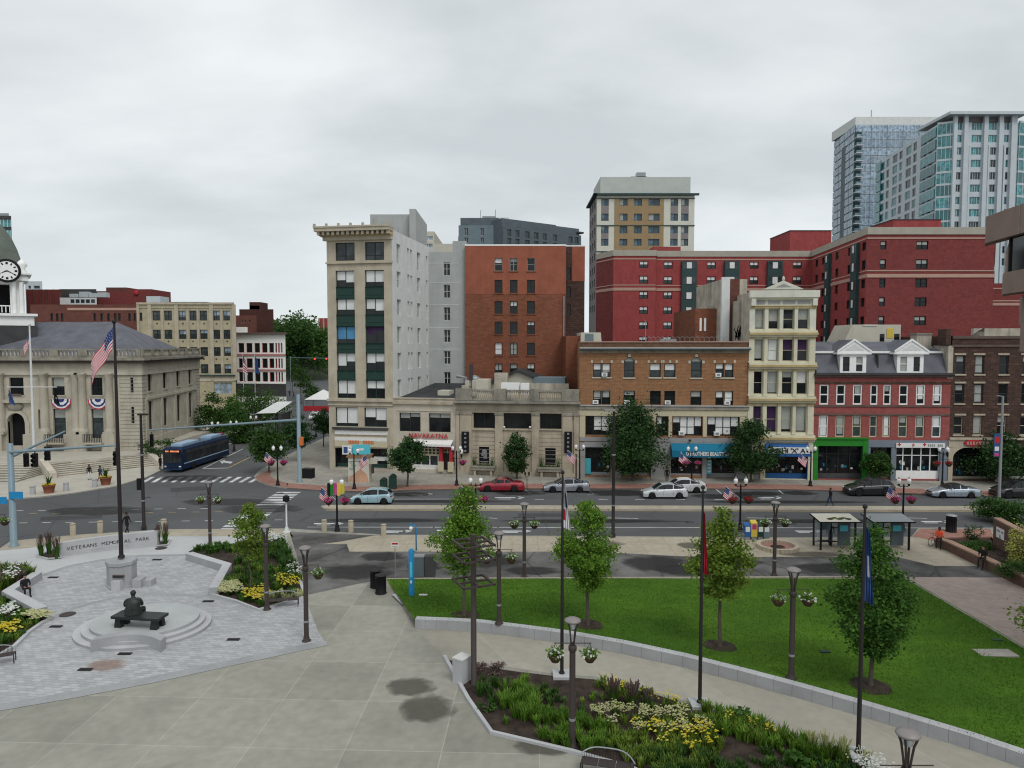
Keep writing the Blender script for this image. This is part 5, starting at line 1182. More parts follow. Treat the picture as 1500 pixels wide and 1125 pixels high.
def f_(mb):
 c0=b.inv@P(1159,400,YA+2);c1=b.inv@P(1220,400,YA+2);mb.box(c0.x,c1.x,c0.y+1,c0.y+12,z1-.5,P(1190,337,YA+2).z,'br_apart');mb.box(c0.x-.1,c1.x+.1,c0.y+.9,c0.y+12.1,P(1190,337,YA+2).z,P(1190,336,YA+2).z,'tile_dark')
 c0=b.inv@P(1306,400,YD+8);c1=b.inv@P(1376,400,YD+8);mb.box(c0.x,c1.x,c0.y,c0.y+8,z1-.5,P(1340,322,YD+8).z,'br_apart');mb.box(c0.x-.1,c1.x+.1,c0.y-.1,c0.y+8.1,P(1340,322,YD+8).z,P(1340,321,YD+8).z,'tile_dark')
part(b,'lift_house',f_)
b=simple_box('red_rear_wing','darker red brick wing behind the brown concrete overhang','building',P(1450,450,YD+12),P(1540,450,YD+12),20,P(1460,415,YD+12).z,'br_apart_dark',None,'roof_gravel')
part(b,'belt_course', lambda mb:(setattr(mb,'T',b.fr.T),[mb.box(0,b.fr.w,-.08,0,P(1460,v,YD+12).z,P(1460,v,YD+12).z+h,'belt_pink') for v,h in ((423.5,.2),(441.5,.2),(447.5,.45))]))
# ================= white and teal glass tower
YF=205.;z1=P(1440,168,YF).z;fl=3.47
q0=P(1283,300,250);q1=P(1369,300,207);q2=P(1396,300,YF);q3=P(1487,300,YF);q4=P(1530,300,YF+3)
b=Bld('glass_tower','tall white tower with teal glass corner bays and a flat overhanging roof slab','building',q2,q3)
g1=b.face(q0,q1);g2=b.face(q1,q2);g3=b.face(q2,q3);g4=b.face(q3,q4);gl=b.face(P(1283,300,270),q0);gb_=b.face(P(1530,300,270),P(1283,300,270));gr_=b.face(q4,P(1530,300,270))
ztopw=P(1440,183,YF).z
for k in range(12):
 z0=ztopw-k*fl-1.4
 for u0,u1 in ((1400.5,1408),(1422,1437),(1444.5,1459),(1469.5,1477)):
  x0,x1=g3.px(u0,240)[0],g3.px(u1,240)[0];win(g3,(x0,z0,x1,z0+2.1),'white_tower','glass_teal' if (k in (0,1,6,7) or RND.random()<.3) else 'glass_mid','plain',.3,cols=4 if x1-x0>2 else 2,sub=False,fw=.09)
z3=P(1369,178,207).z
for k in range(16):
 z0=z3-2.6-k*fl
 for j in range(8):
  x0=g1.w*(j+.6)/8.6;ww=2. if j%2 else 3.;win(g1,(x0,z0-1.9,x0+ww*1.25,z0+.6),'white_tower','glass_mid' if RND.random()<.5 else 'glass_teal','plain',.3,cols=1,sub=False,fw=.12)
finish(b,[(g1,'white_tower'),(g2,'white_tower'),(g3,'white_tower'),(g4,'white_tower'),(gl,'white_tower'),(gb_,'white_tower'),(gr_,'white_tower')],'white_tower',0,z1-2.2,[q0,q1,q2,q3,q4,P(1530,300,270),P(1283,300,270)],'roof_gravel',depth=.3)
def f_(mb):
 for f,n in ((g2,4),(g4,6)):
  mb.T=f.T;x0=0 if f is g4 else -3.2
  for k in range(18):
   z0=z1-5.2-k*fl
   mb.box(.15,f.w-.15,-.35,0,z0,z0+fl-.55,'glass_teal');mb.box(.1,f.w-.1,-.4,0,z0+fl-.55,z0+fl,'white_tower')
   for j in range(n+1):x=.15+(f.w-.3)*j/n;mb.box(x-.06,x+.06,-.42,-.35,z0,z0+fl-.55,'white_tower')
 mb.T=g1.T
 for k in range(17):
  z0=z3-4.2-k*fl;mb.box(g1.w-9,g1.w,-.35,0,z0,z0+fl-.9,'glass_teal');mb.box(0,4.,-.35,0,z0,z0+fl-.6,'glass_teal')
  for j in range(5):mb.box(g1.w-9+j*2.2-.05,g1.w-9+j*2.2+.05,-.4,-.35,z0,z0+fl-.9,'white_tower')
part(b,'glass_bay',f_)
def f_(mb):
 mb.T=g3.T
 for u0,u1 in ((1394,1399),(1409,1414.5),(1438,1444),(1460,1466),(1478,1486)):x0,x1=g3.px(u0,240)[0],g3.px(u1,240)[0];mb.box(x0,x1,-.7,0,0,z1-.4,'white_tower')
 for x in [g3.px(u,240)[0] for u in (1416,1419,1447,1470)]:mb.box(x-.25,x+.25,-.45,0,0,P(1440,213,YF).z,'white_tower')
part(b,'pier',f_)
part(b,'roof_slab', lambda mb:(setattr(mb,'T',g3.T),mb.box(-3,g3.w+1.2,-2.2,14,z1-.5,z1+.3,'white_tower'),mb.box(0,g3.w,1,12,z1-2.4,z1-.5,'tower_grey')))
# ================= blue glass tower behind
YB=300.
r0,r1,r2=P(1221,300,YB+25),P(1250,300,YB),P(1400,300,YB);z1=P(1300,182,YB).z
b=Bld('blue_tower','pale blue glass apartment tower with stacked balconies behind the white tower','building',r1,r2)
h1=b.face(r0,r1);h2=b.face(r1,r2)
hb=b.face(P(1400,300,YB+50),P(1221,300,YB+50));hl=b.face(P(1221,300,YB+50),r0);hr=b.face(r2,P(1400,300,YB+50))
finish(b,[(h1,'blue_metal_light'),(h2,'white_tower'),(hb,'white_tower'),(hl,'white_tower'),(hr,'white_tower')],'white_tower',0,z1,[r0,r1,r2,P(1400,300,YB+50),P(1221,300,YB+50)],'roof_gravel')
def f_(mb):
 for f in (h1,h2):
  mb.T=f.T;n=int(f.w/1.6)
  for k in range(31):
   z0=z1-3.1-k*3.2
   mb.box(.1,f.w-.1,-.3,0,z0,z0+2.6,'glass_blue')
  for j in range(n+1):x=f.w*j/n;mb.box(x-.08,x+.08,-.38,-.3,z1-99,z1-.4,'white_tower' if j%4 else 'blue_metal_light')
 mb.T=h1.T;mb.box(h1.w*.42,h1.w*.6,-.45,0,0,z1-6,'blue_metal')
part(b,'glass_skin',f_)
def f_(mb):
 mb.T=h2.T;x0,x1=h2.px(1249,300)[0],h2.px(1259,300)[0]
 for k in range(30):z0=z1-6-k*3.2;mb.box(x0,x1,-2.2,-.38,z0,z0+.35,'white_tower');mb.box(x0,x1,-.45,-.39,z0+.35,z0+2.8,'bay_green');mb.box(x0,x1,-2.2,-2.12,z0+.35,z0+1.3,'glass_sky')
part(b,'balcony',f_)
part(b,'penthouse', lambda mb:(setattr(mb,'T',h2.T),mb.box(h2.px(1258,180)[0],h2.px(1392,180)[0],3,25,z1,P(1300,178.5,YB).z+3,'grey_render_light'),mb.box(h2.px(1273,180)[0],h2.px(1310,180)[0],6,16,z1,P(1290,176,YB).z+1.5,'tower_grey'),mb.tube([(h2.px(1290,180)[0],8,z1),(h2.px(1290,180)[0],8,P(1290,152,YB).z)],.18,'grey_metal',5)))
# ================= brown concrete building leaning in at the right edge
b=Bld('concrete_building','brown brutalist concrete building with stepped overhanging floors at the right edge','building',(33.0,50,0),(31.5,40.7,0))
f=b.face((33.0,50),(31.5,40.7))
def zf(u,v):return f.px(u,v)[1]
rd=(f.Wi.to_3x3()@Vector((.551,.835,0)))*9
def sb(mb,x0,x1,y,z0,z1,m_,k=1):mb.prism([(x0,y),(x1,y),(x1+rd.x*k,y+rd.y*k),(x0+rd.x*k,y+rd.y*k)],z0,z1,m_,bottom=True)
def f_(mb):
 mb.T=f.T
 x1_=f.px(1463,460)[0];x2_=f.px(1490,500)[0]
 zt0,zb0=zf(1437,320),zf(1437,358);sb(mb,0,26,0,zb0,zt0,'brown_concrete',.22);mb.box(4.3,4.42,-.03,0,zb0,zt0,'old_stone_and_shade')
 sb(mb,4.4,26,.8,zt0,zt0+1.,'lens_grey')
 z2,z3_=zf(1463,400),zf(1463,431);sb(mb,x1_,26,.2,z3_,z2,'brown_concrete',.3);sb(mb,x1_,x1_+.25,.5,z2,zb0,'brown_concrete')
 z4,z5=zf(1490,472),zf(1490,515);sb(mb,x2_,26,.3,z5,z4,'brown_concrete',.4)
 mb.box(x2_+8,26,1.5,10,0,z5,'brown_concrete')
part(b,'wall',f_)
def f_(mb):
 mb.T=f.T;x1_=f.px(1463,460)[0];x2_=f.px(1490,500)[0];z2=zf(1463,400);zb0=zf(1437,358);z3_=zf(1463,431);z4=zf(1490,472)
 sb(mb,x1_+.25,26,.4,z2,zb0,'glass_dark');sb(mb,x2_+.1,26,.5,z4,z3_,'glass_dark')
 for k in range(8):mb.box(x1_+.3+k*3,x1_+.42+k*3,.3,.39,z2,zb0,'dark_metal')
 sb(mb,x2_,x2_+.1,.4,z4,z3_,'brown_concrete')
part(b,'window_band',f_)
def f_(mb):
 x,zz=f.px(1477,297);mb.T=f.T;mb.box(x-.04,x+.04,2,2.08,zf(1437,320),zz+.2,'white_paint');mb.ball((x,1.9,zz+.3),(.22,.22,.22),'globe_white');mb.box(x-.35,x+.05,1.8,2.1,zz+.25,zz+.4,'white_paint')
part(b,'security_camera',f_)
# ================= old town hall
TZ=1.3
c0=Vector((-49.6,95,0));cb=Vector((-53.3,121,0));cl=Vector((-96,95,0))
b=Bld('town_hall','classical cream stone town hall with paired columns, hipped slate roof and bunting','building',cl,c0)
fr=b.face(cl,c0);ri=b.face(c0,cb);le=b.face(Vector((-96,121,0)),cl);ba=b.face(cb,Vector((-96,121,0)))
zc=fr.px(150,524)[1]
UC=[(13.5,34.5),(75.5,94.5),(133,150)]
for k,r in enumerate(fr.grid(UC,566,[(553,579)],100)):win(fr,r,'bronze_frame','glass_dark','sash',.35,'blind_dull' if k==1 else None,.5,sill='townhall_stone',rail=.45)
for k,r in enumerate(fr.grid([(78,96.5),(134,151.5)],620,[(599,642)],100)):win(fr,r,'bronze_frame','glass_mid','sash',.35,'blind_dull',.3,rail=.55)
for r in fr.grid([(191,195.5)],566,[(553,575),(596,620)],100):win(fr,r,'bronze_frame','glass_dark','plain',.3)
door=fr.rect(11,605,38,653);fr.hole(door);fr.holes.append(fr.rect(55.5,600,60,628))
x_off=fr.px(-60,600)[0]
for uu in ((-60,-42),(-110,-92)):r=fr.grid([uu],566,[(553,579),(599,642)],100);[win(fr,q,'bronze_frame','glass_dark','sash',.35,sub=False) for q in r]
ys=[(ri.px(a,560)[0],ri.px(c,560)[0]) for a,c in ((224,231),(241,248),(256.5,262.5),(271.5,278))]
ys=[(2.2+k*6.0,3.9+k*6.0) for k in range(4)]
zu=(fr.px(205,575)[1],fr.px(205,547.5)[1]);zl=(fr.px(205,628)[1],fr.px(205,590)[1])
for y0,y1 in ys:win(ri,(y0,zu[0],y1,zu[1]),'bronze_frame','glass_dark','sash',.35,sill='townhall_stone');win(ri,(y0,zl[0]-.6,y1,zl[1]),'bronze_frame','glass_dark','sash',.35)
finish(b,[(fr,None),(ri,None),(le,None),(ba,None)],'townhall_stone',0,zc-1.9,[cl,c0,cb,Vector((-96,121,0))],'roof_gravel',depth=.35)
W=fr.w
def f_(mb):
 for f,e in ((fr,.9),(ri,0)):
  mb.T=f.T;w_=f.w
  mb.box(-.0,w_+(.25 if e else 0),-.25,0,zc-2.3,zc-1.9,'townhall_stone');mb.box(0,w_+(.2 if e else 0),-.12-(.0 if e else .003),.5,zc-1.9,zc-.35,'townhall_stone')
  mb.box(0,w_+e,-.95-(.0 if e else .003),.5,zc-.35,zc-.02,'old_stone_and_shade');mb.box(0,w_+e*.8,-.75-(.0 if e else .003),.5,zc-.75,zc-.351,'cornice_dark')
part(b,'cornice',f_)
def f_(mb):
 zb_=zc;zt_=fr.px(150,511)[1]
 for f in (fr,ri):
  mb.T=f.T;w_=f.w;n=int(w_/3.6);o=.0 if f is fr else .004
  mb.box(0,w_-.05,-.15-o,.15,zb_-.02,zb_+.25,'old_stone_and_shade');mb.box(0,w_-.05,-.2-o,.2,zt_-.2,zt_+o,'old_stone_and_shade')
  for k in range(n+1):
   x=w_*k/n;mb.box(max(0,x-.6),min(w_-.02,x+.6),-.2-o,.18,zb_+.25,zt_-.2,'old_stone_and_shade')
   if k<n:
    for j in range(5):mb.lathe([(.1,0),(.15,.2),(.08,.6),(.12,zt_-zb_-.45)],(x+.9+j*(w_/n-1.8)/4,0,zb_+.25),'townhall_stone',6)
part(b,'parapet',f_)
def f_(mb):
 iv=b.inv;zr_=fr.px(150,481)[1]+1.2;ze=zc+.2
 p=[iv@Vector(q) for q in ((-96,96,0),(-50.6,96,0),(-54.2,120,0),(-96,120,0))];r0,r1=iv@Vector((-96,108,0)),iv@Vector((-58.6,105.5,0));
 V=[(q.x,q.y,ze) for q in p]+[(r0.x,r0.y,zr_),(r1.x,r1.y,zr_)]
 mb.add(V,[(0,1,5,4),(1,2,5),(2,3,4,5)],'slate')
part(b,'slate_roof',f_)
colz0=fr.px(100,632)[1];colz1=fr.px(100,546)[1]
for u in (-26,-14,3,67,113,123,162,-75,-120):
 def f_(mb):
  mb.T=fr.T;x=fr.px(u,600)[0];h=colz1-colz0;r=.52
  mb.lathe([(r*1.25,0),(r*1.25,.2),(r*1.05,.35),(r,.6),(r,h*.4),(r*.86,h-.7),(r*1.0,h-.6),(r*1.25,h-.2)],(x,-.25,colz0),'townhall_stone',14);mb.box(x-r*1.3,x+r*1.3,-.9,.1,colz0-.3,colz0,'townhall_stone');mb.box(x-r*1.3,x+r*1.3,-.9,.1,colz1-.2,colz1,'townhall_stone')
 part(b,'column',f_)
def f_(mb):
 mb.T=fr.T;zp=colz0-.3;mb.box(0,fr.px(171,600)[0],-.95,0,0,zp-.9,'townhall_stone') if False else None
 for u0,u1 in ((-140,9),(40,76),(99,132),(154,173)):mb.box(max(0,fr.px(u0,640)[0]),fr.px(u1,640)[0],-.9,0,0,zp,'townhall_stone')
 mb.box(fr.px(40,640)[0],fr.px(173,640)[0],-.5,0,0,zp-2.3,'townhall_stone')
 for k in range(22):z0=.8+k*.5;mb.box(fr.px(176,600)[0],W+.02,-.03,0,z0,z0+.05,'old_stone_and_shade');
 mb.T=ri.T
 for k in range(22):z0=.8+k*.5;mb.box(-.02,1.6,-.035,0,z0,z0+.05,'old_stone_and_shade');mb.box(24,ri.w,-.035,0,z0,z0+.05,'old_stone_and_shade')
 mb.box(1.2,24,-.2,0,zu[0]-1.1,zu[0]-.75,'townhall_stone');mb.box(0,ri.w,-.15,0,0,2.6,'townhall_stone')
 for k in range(5):y=1.2+k*5.95-.3;mb.box(max(.01,y),y+.7,-.14,0,2.6,zu[0]-1.1,'townhall_stone')
part(b,'stone_base',f_)
def f_(mb):
 mb.T=fr.T;a,z0,c,z1=door;z0=TZ;m0,r=(a+c)/2,(c-a)/2;mb.quad((a,.9,z0),(c,.9,z0),(c,.9,z1),(a,.9,z1),'interior_dark');mb.quad((a,.0,z0),(a,.9,z0),(a,.9,z1),(a,0,z1),'old_stone_and_shade');mb.quad((c,.9,z0),(c,0,z0),(c,0,z1),(c,.9,z1),'old_stone_and_shade')
 n=10
 for s_ in (-1,1):
  for k in range(n):
   t0,t1=PI/2*k/n,PI/2*(k+1)/n;p0=(m0+s_*r*math.cos(t0),z1-r+r*math.sin(t0));p1=(m0+s_*r*math.cos(t1),z1-r+r*math.sin(t1))
   mb.add([(p0[0],-.01,p0[1]),(p1[0],-.01,p1[1]),(m0+s_*r*1.01,-.01,z1+.02),(p0[0],.5,p0[1]),(p1[0],.5,p1[1])],[(0,1,2),(2,1,0),(0,1,4,3),(3,4,1,0)],'townhall_stone')
   q0=(m0+s_*(r+.45)*math.cos(t0),z1-r+(r+.45)*math.sin(t0));q1=(m0+s_*(r+.45)*math.cos(t1),z1-r+(r+.45)*math.sin(t1))
   mb.add([(p0[0],-.14,p0[1]),(p1[0],-.14,p1[1]),(q1[0],-.14,q1[1]),(q0[0],-.14,q0[1])],[(0,1,2,3),(3,2,1,0)],'townhall_stone')
 mb.box(a-.6,a-.05,-.14,0,TZ,z1-r,'townhall_stone');mb.box(c+.05,c+.6,-.14,0,TZ,z1-r,'townhall_stone');mb.box(a-1.2,c+1.2,-.5,0,z1+1.4,z1+1.8,'townhall_stone');mb.ball((m0,-.2,z1+.9),(1.1,.15,.6),'old_stone_and_shade');mb.box(m0-.9,m0+.9,-.16,-.1,z1+2.3,z1+2.6,'brownstone')
part(b,'arched_doorway',f_)
def f_(mb):
 mb.T=fr.T
 for u0,u1 in ((78,103),(134,158)):
  a,c=fr.px(u0,640)[0],fr.px(u1,640)[0];zz=fr.px(100,646)[1];mb.box(a-.2,c,-1.6,-.2,zz-.25,zz,'townhall_stone')
  for k in range(12):x=a-.2+(c-a+.2)*k/11;mb.box(x-.03,x+.03,-1.6,-1.54,zz,zz+1.,'black_paint')
  mb.box(a-.2,c,-1.62,-1.52,zz+1.,zz+1.08,'black_paint')
part(b,'balcony_railing',f_)
for u in (89,143):
 bt=thing('bunting','half-round red, white and blue bunting under the %s upper window'%('left' if u<100 else 'right'),'bunting',(0,0,0),0,'bunting on the town hall')
 x,zz=fr.px(u+.5,584.5,-.4);p=fr.W@Vector((x,-.42,zz));bt.location=p
 mb=MB();n=14
 for (r0,r1,m_) in ((0,.45,'flag_blue'),(.45,.8,'flag_white'),(.8,1.05,'flag_blue'),(1.05,1.25,'flag_white'),(1.25,1.4,'flag_red')):
  for k in range(n):
   t0,t1=PI+PI*k/n,PI+PI*(k+1)/n;w0,w1=.06*math.sin(k*2.2),.06*math.sin((k+1)*2.2)
   mb.add([(r0*math.cos(t0),w0*r0,r0*math.sin(t0)),(r0*math.cos(t1),w1*r0,r0*math.sin(t1)),(r1*math.cos(t1),w1*r1,r1*math.sin(t1)),(r1*math.cos(t0),w0*r1,r1*math.sin(t0))],[(0,1,2,3),(3,2,1,0)],m_)
 mb.build('bunting_cloth',bt)
cx0,cy0=P(-5,480,104).x,104.
ct=b
TA=Vector((P(-38,480,98).x,98,0));tl=(-.6827*TA.y-TA.x)/1.21;TB2=TA+Vector((.811,.585,0))*tl
tb=Bld('clock_tower','white clock tower with domed green roof at the left edge of the photo','tower',TA,TB2)
tf=tb.face(TA,TB2);tw=tf.w;zz= lambda v:tf.px(20,v)[1]
def f_(mb):
 mb.T=tf.T
 mb.box(-1.2,tw+1.3,-1.2,tw,12,zz(478),'tile_dark');mb.box(-.9,tw+1.,-.9,tw,zz(477),zz(463),'white_paint');mb.box(-1.3,tw+1.4,-1.3,tw+.4,zz(463),zz(459.5),'white_paint')
 for x in (0,tw-1.7):mb.box(x,x+1.7,0,1.7,zz(459.5),zz(411),'white_paint');mb.box(x,x+1.7,tw-1.7,tw,zz(459.5),zz(411),'white_paint');mb.tube([(x+.45,-.25,zz(459)),(x+.45,-.25,zz(413))],.28,'white_paint',10);mb.tube([(x+1.3,-.25,zz(459)),(x+1.3,-.25,zz(413))],.28,'white_paint',10)
 mb.box(1.7,tw-1.7,.05,tw-.05,zz(416),zz(411),'white_paint');mb.box(1.7,tw-1.7,2.5,tw-.5,zz(459.5),zz(416),'interior_dark')
 for x in range(9):mb.box(1.8+x*.45,1.9+x*.45,-.05,.05,zz(458),zz(449),'white_paint')
 mb.box(1.7,tw-1.7,-.1,.1,zz(449),zz(447.5),'white_paint')
 mb.box(-.5,tw+.5,-.5,tw+.5,zz(411),zz(405.5),'white_paint');mb.box(-.9,tw+.9,-.9,tw+.9,zz(402),zz(399.5),'white_paint');mb.box(-.3,tw+.3,-.3,tw+.3,zz(405.5),zz(402),'white_paint')
part(tb,'tower_body',f_)
def f_(mb):
 mb.T=tf.T;n=10;c_=tw/2;prof=[(zz(399.5),1.02),(zz(385),.95),(zz(365),.78),(zz(350),.6),(zz(335),.35),(zz(325),.12)]
 for i in range(len(prof)-1):
  (za,ra),(zb_,rb)=prof[i],prof[i+1];A_=[(c_+sx*c_*ra,c_+sy*c_*ra,za) for sx,sy in ((-1,-1),(1,-1),(1,1),(-1,1))];B_=[(c_+sx*c_*rb,c_+sy*c_*rb,zb_) for sx,sy in ((-1,-1),(1,-1),(1,1),(-1,1))]
  mb.add(A_+B_,[(k,(k+1)%4,4+(k+1)%4,4+k) for k in range(4)],'copper_roof')
part(tb,'domed_roof',f_)
def f_(mb):
 mb.T=tf.T;x,z_=tf.px(10,397.5);R_=1.3;n=28;y=-1.1
 ring= lambda r,y_:[(x+r*math.cos(2*PI*k/n),y_,z_+r*math.sin(2*PI*k/n)) for k in range(n)]
 a,c,e=ring(R_+.35,0),ring(R_+.35,y),ring(R_,y-.05)
 mb.add(a+c,[(k,(k+1)%n,n+(k+1)%n,n+k) for k in range(n)],'white_paint');mb.add(c+e,[(k,(k+1)%n,n+(k+1)%n,n+k) for k in range(n)],'black_paint');mb.add(e,[tuple(range(n-1,-1,-1))],'globe_white')
 for k in range(12):
  t=2*PI*k/12;r0,r1=R_*.68,R_*.92;w_=.09 if k%3 else .14;dx,dz=math.cos(t),math.sin(t)
  mb.add([(x+r0*dx-w_*dz,y-.07,z_+r0*dz+w_*dx),(x+r0*dx+w_*dz,y-.07,z_+r0*dz-w_*dx),(x+r1*dx+w_*dz,y-.07,z_+r1*dz-w_*dx),(x+r1*dx-w_*dz,y-.07,z_+r1*dz+w_*dx)],[(0,1,2,3),(3,2,1,0)],'black_paint')
 for t,l,w_ in ((math.radians(-28),1.35,.08),(math.radians(207),1.0,.1)):
  dx,dz=math.cos(t),math.sin(t);mb.add([(x-w_*dz,y-.09,z_+w_*dx),(x+w_*dz,y-.09,z_-w_*dx),(x+l*dx,y-.09,z_+l*dz)],[(0,1,2),(2,1,0)],'black_paint')
part(tb,'clock_face',f_)
part(tb,'urn', lambda mb:(setattr(mb,'T',tf.T),[mb.lathe([(.5,0),(.6,.3),(.35,.6),(.7,1.1),(.5,1.6),(.15,1.9),(.0,2.2)],(x,.3,zz(399.5)),'white_paint',10) for x in (tw-.2,.2)]))
zt_=TZ
g=MB();tp=[(-110,84.8),(-56.5,84.8),(-51.5,88.0),(-48.2,93),(-49.2,97),(-49.8,118),(-110,118)]
g.prism(tp,0,TZ,'townhall_paving');structure('town_hall_terrace',g)
g=MB()
for k in range(8):
 z=TZ-(k+1)*.145;y=84.8-(k+1)*.85
 if z>KZ+.01:g.prism([(-110,84.8),(-110,y),(-57+k*.25,y),(-56.5+k*.12,84.8)],.1,z,'old_stone_and_shade','townhall_paving')  # riser sides coloured darker than the treads, as painted shade
tag(g.build('wide_steps'),'broad flight of cream stone steps in front of the town hall','steps')
g=MB()
for k in range(8):
 z=TZ-(k+1)*.145;d_=(k+1)*.62
 if z>KZ+.01:
  n_=Vector((.83,-.56,0));p0,p1=Vector((-56.5,84.8,0)),Vector((-48.2,93,0));t_=(p1-p0).normalized();n_=Vector((t_.y,-t_.x,0));g.prism([tuple(p0[:2]),tuple((p0+n_*d_)[:2]),tuple((p1+n_*d_)[:2]),tuple(p1[:2])],.1,z-.006,'old_stone_and_shade','limestone_light')  # shade painted on these risers too, against the pale treads
for p in (p0,p1):
 a=p+n_*.0;c=p+n_*5.2;s_=t_*.35;vv=[a-s_,a+s_,c+s_,c-s_]
 g.add([(q.x,q.y,.1) for q in vv]+[(vv[0].x,vv[0].y,TZ+.5),(vv[1].x,vv[1].y,TZ+.5),(vv[2].x,vv[2].y,.75),(vv[3].x,vv[3].y,.75)],[(0,3,2,1),(4,5,6,7),(0,1,5,4),(1,2,6,5),(2,3,7,6),(3,0,4,7),(7,6,5,4)],'limestone_light')
tag(g.build('corner_steps'),'angled flight of pale steps between stone cheek walls at the town hall corner','steps')
# ================= left background
def gridwin(cols,vref,rows,uref,**kw):
 def f_(b,fr,ri,le):
  for r in fr.grid(cols,vref,rows,uref):win(fr,r,**kw)
 return f_
YB=150.
kw=dict(frame='bronze_frame',glass='glass_mid',style='sash',depth=.3,cols=2,sub=False)
def f_(b,fr,ri,le):
 for r in fr.grid([(224,235.5),(241,252.5),(262,273),(278,288.5),(293,304),(312,322.5),(327.5,337.5)],490,[(455,469.5),(483,496.5),(508.5,521.5),(533.5,547)],280):
  bl_=rblind(.4,('blind_dull','glass_blue'));win(fr,r,blind=bl_[0],bfrac=bl_[1],**kw)
 for r in fr.grid([(204.5,208.5)],465,[(458,470)],206):win(fr,r,**kw)
 win(fr,fr.rect(313,560,340,577),'beige_block','glass_blue','plain',.3,cols=3,sub=False)
b=simple_box('beige_block','beige four-storey commercial block with rows of paired windows beside the town hall','building',P(201,470,YB),P(343.5,470,YB),25,P(270,444,YB).z,'beige_block',f_,'roof_gravel',par=.4,skew=True)
fr=b.fr
def f_(mb):
 band(mb,fr,280,443,446,.25,'limestone');band(mb,fr,280,450,451,.15,'limestone');band(mb,fr,280,549,551,.5,'bay_green');band(mb,fr,280,551,558,.12,'limestone_light');mb.T=fr.T
 for u in (200,218,257,308,341):x=fr.px(u+2,490)[0];mb.box(max(0,x-.35),x+.45,-.18,0,8,P(270,446,YB).z,'limestone')
 for u in (238.5,275.5,290.5,325):x=fr.px(u,490)[0];mb.box(x-.2,x+.2,-.1,0,8,P(270,452,YB).z,'limestone')
 for v in (474,500,526):
  for u in (230,247,268,283,299,317,333):x,z_=fr.px(u,v);mb.box(x-.15,x+.15,-.05,0,z_-.15,z_+.15,'tile_dark')
part(b,'stone_trim',f_)
part(b,'rooftop_plant', lambda mb:(mb.box(5,13,4,8,P(270,444,YB).z-.5,P(270,440.5,YB).z,'bay_green'),mb.box(0,3,4,8,P(270,444,YB).z-.5,P(200,432,YB).z,'white_tower')))
b=simple_box('brick_warehouse','long red-brown brick building behind the slate roof with a pale sloping band','building',P(45,470,160),P(203,470,160),20,P(120,446,160).z,'br_far',gridwin([(74,78),(82,86),(89,93),(137,141),(147,151),(157,161),(167,171),(173,177),(188,192),(196,199)],465,[(459,470)],120,frame='bronze_frame',glass='glass_dark',style='sash',depth=.3,sub=False),'roof_gravel',par=.2,skew=True)
part(b,'belt_course', lambda mb:(setattr(mb,'T',b.fr.T),mb.box(b.fr.px(99,450)[0],b.fr.w,-.1,0,P(150,454.5,160).z,P(150,451,160).z,'belt_pink')))
b=simple_box('red_brick_hall','dull red brick hall with pilasters behind the clock tower','building',P(40,450,190),P(88,450,190),20,P(60,424,190).z,'br_apart_dark',None,'roof_gravel',skew=True)
part(b,'pilaster', lambda mb:(setattr(mb,'T',b.fr.T),[mb.box(b.fr.w*k/5,b.fr.w*k/5+.4,-.3,0,0,P(60,424,190).z,'br_far') for k in range(6)]))
b=simple_box('white_rooftop_building','low white rooftop structure with a strip of windows on the left skyline','building',P(88,450,185),P(142,450,185),15,P(110,436,185).z,'grey_render_light',gridwin([(103,109),(110.5,116.5),(118,124),(125.5,131.5),(133,139)],440,[(438.5,444)],110,frame='blue_metal',glass='glass_mid',style='plain',depth=.2,sub=False),'roof_gravel',skew=True)
b=simple_box('dark_rooftop_building','black-clad rooftop building with white plant on the left skyline','building',P(88,450,205),P(142,450,205),15,P(110,423.5,205).z,'tile_dark',None,'roof_gravel',skew=True)
part(b,'rooftop_plant', lambda mb:[mb.box(x,x+2.5,-2,-.2,P(110,436,205).z,P(110,v,205).z,'white_tower') for x,v in ((4,431),(6.8,428),(9.5,430),(12,429))])
b=simple_box('red_skyline_building','dark red stepped brick building on the far left skyline','building',P(141,450,210),P(222,450,210),20,P(180,426.5,210).z,'br_apart_dark',None,'roof_gravel',skew=True)
part(b,'raised_block', lambda mb:(mb.box(3,9,0.1,12,10,P(160,421,210).z,'br_far'),mb.box(8.9,b.fr.w,.2,12,10,P(200,423.5,210).z,'br_apart_dark'),mb.ball((12,-.3,P(187,429,210).z),(.7,.2,.7),'red_paint')))
b=simple_box('pale_office','pale concrete office top behind the red hall near the clock tower','building',P(38,450,240),P(63,450,240),15,P(50,412,240).z,'white_tower',gridwin([(42,46),(50,59)],440,[(418.5,423)],50,frame='white_tower',glass='glass_mid',style='plain',depth=.3,sub=False),'roof_gravel',skew=True)
b=simple_box('glass_office','dark-framed glass office building at the top left edge','building',P(-60,400,170),P(19.5,400,170),25,P(5,316,170).z,'tile_dark',None,'roof_dark',skew=True)
def f_(mb):
 mb.T=b.fr.T
 for v0,v1 in ((322,332.5),(337.5,350),(356,368),(374,386),(392,404)):
  r=b.fr.rect(-60,v0,17,v1);mb.box(r[0],r[2],-.1,0,r[1],r[3],'glass_teal')
  for k in range(22):x=r[2]-k*.85;mb.box(x-.06,x+.06,-.16,-.1,r[1],r[3],'grey_render_light')
part(b,'window_band',f_)
part(b,'roof_railing', lambda mb:mb.box(0,b.fr.w-2,2,2.1,P(5,316,170).z,P(5,310,170).z,'grey_metal'))
YR=158.;A,B=P(346,500,YR),P(418,500,YR-2)
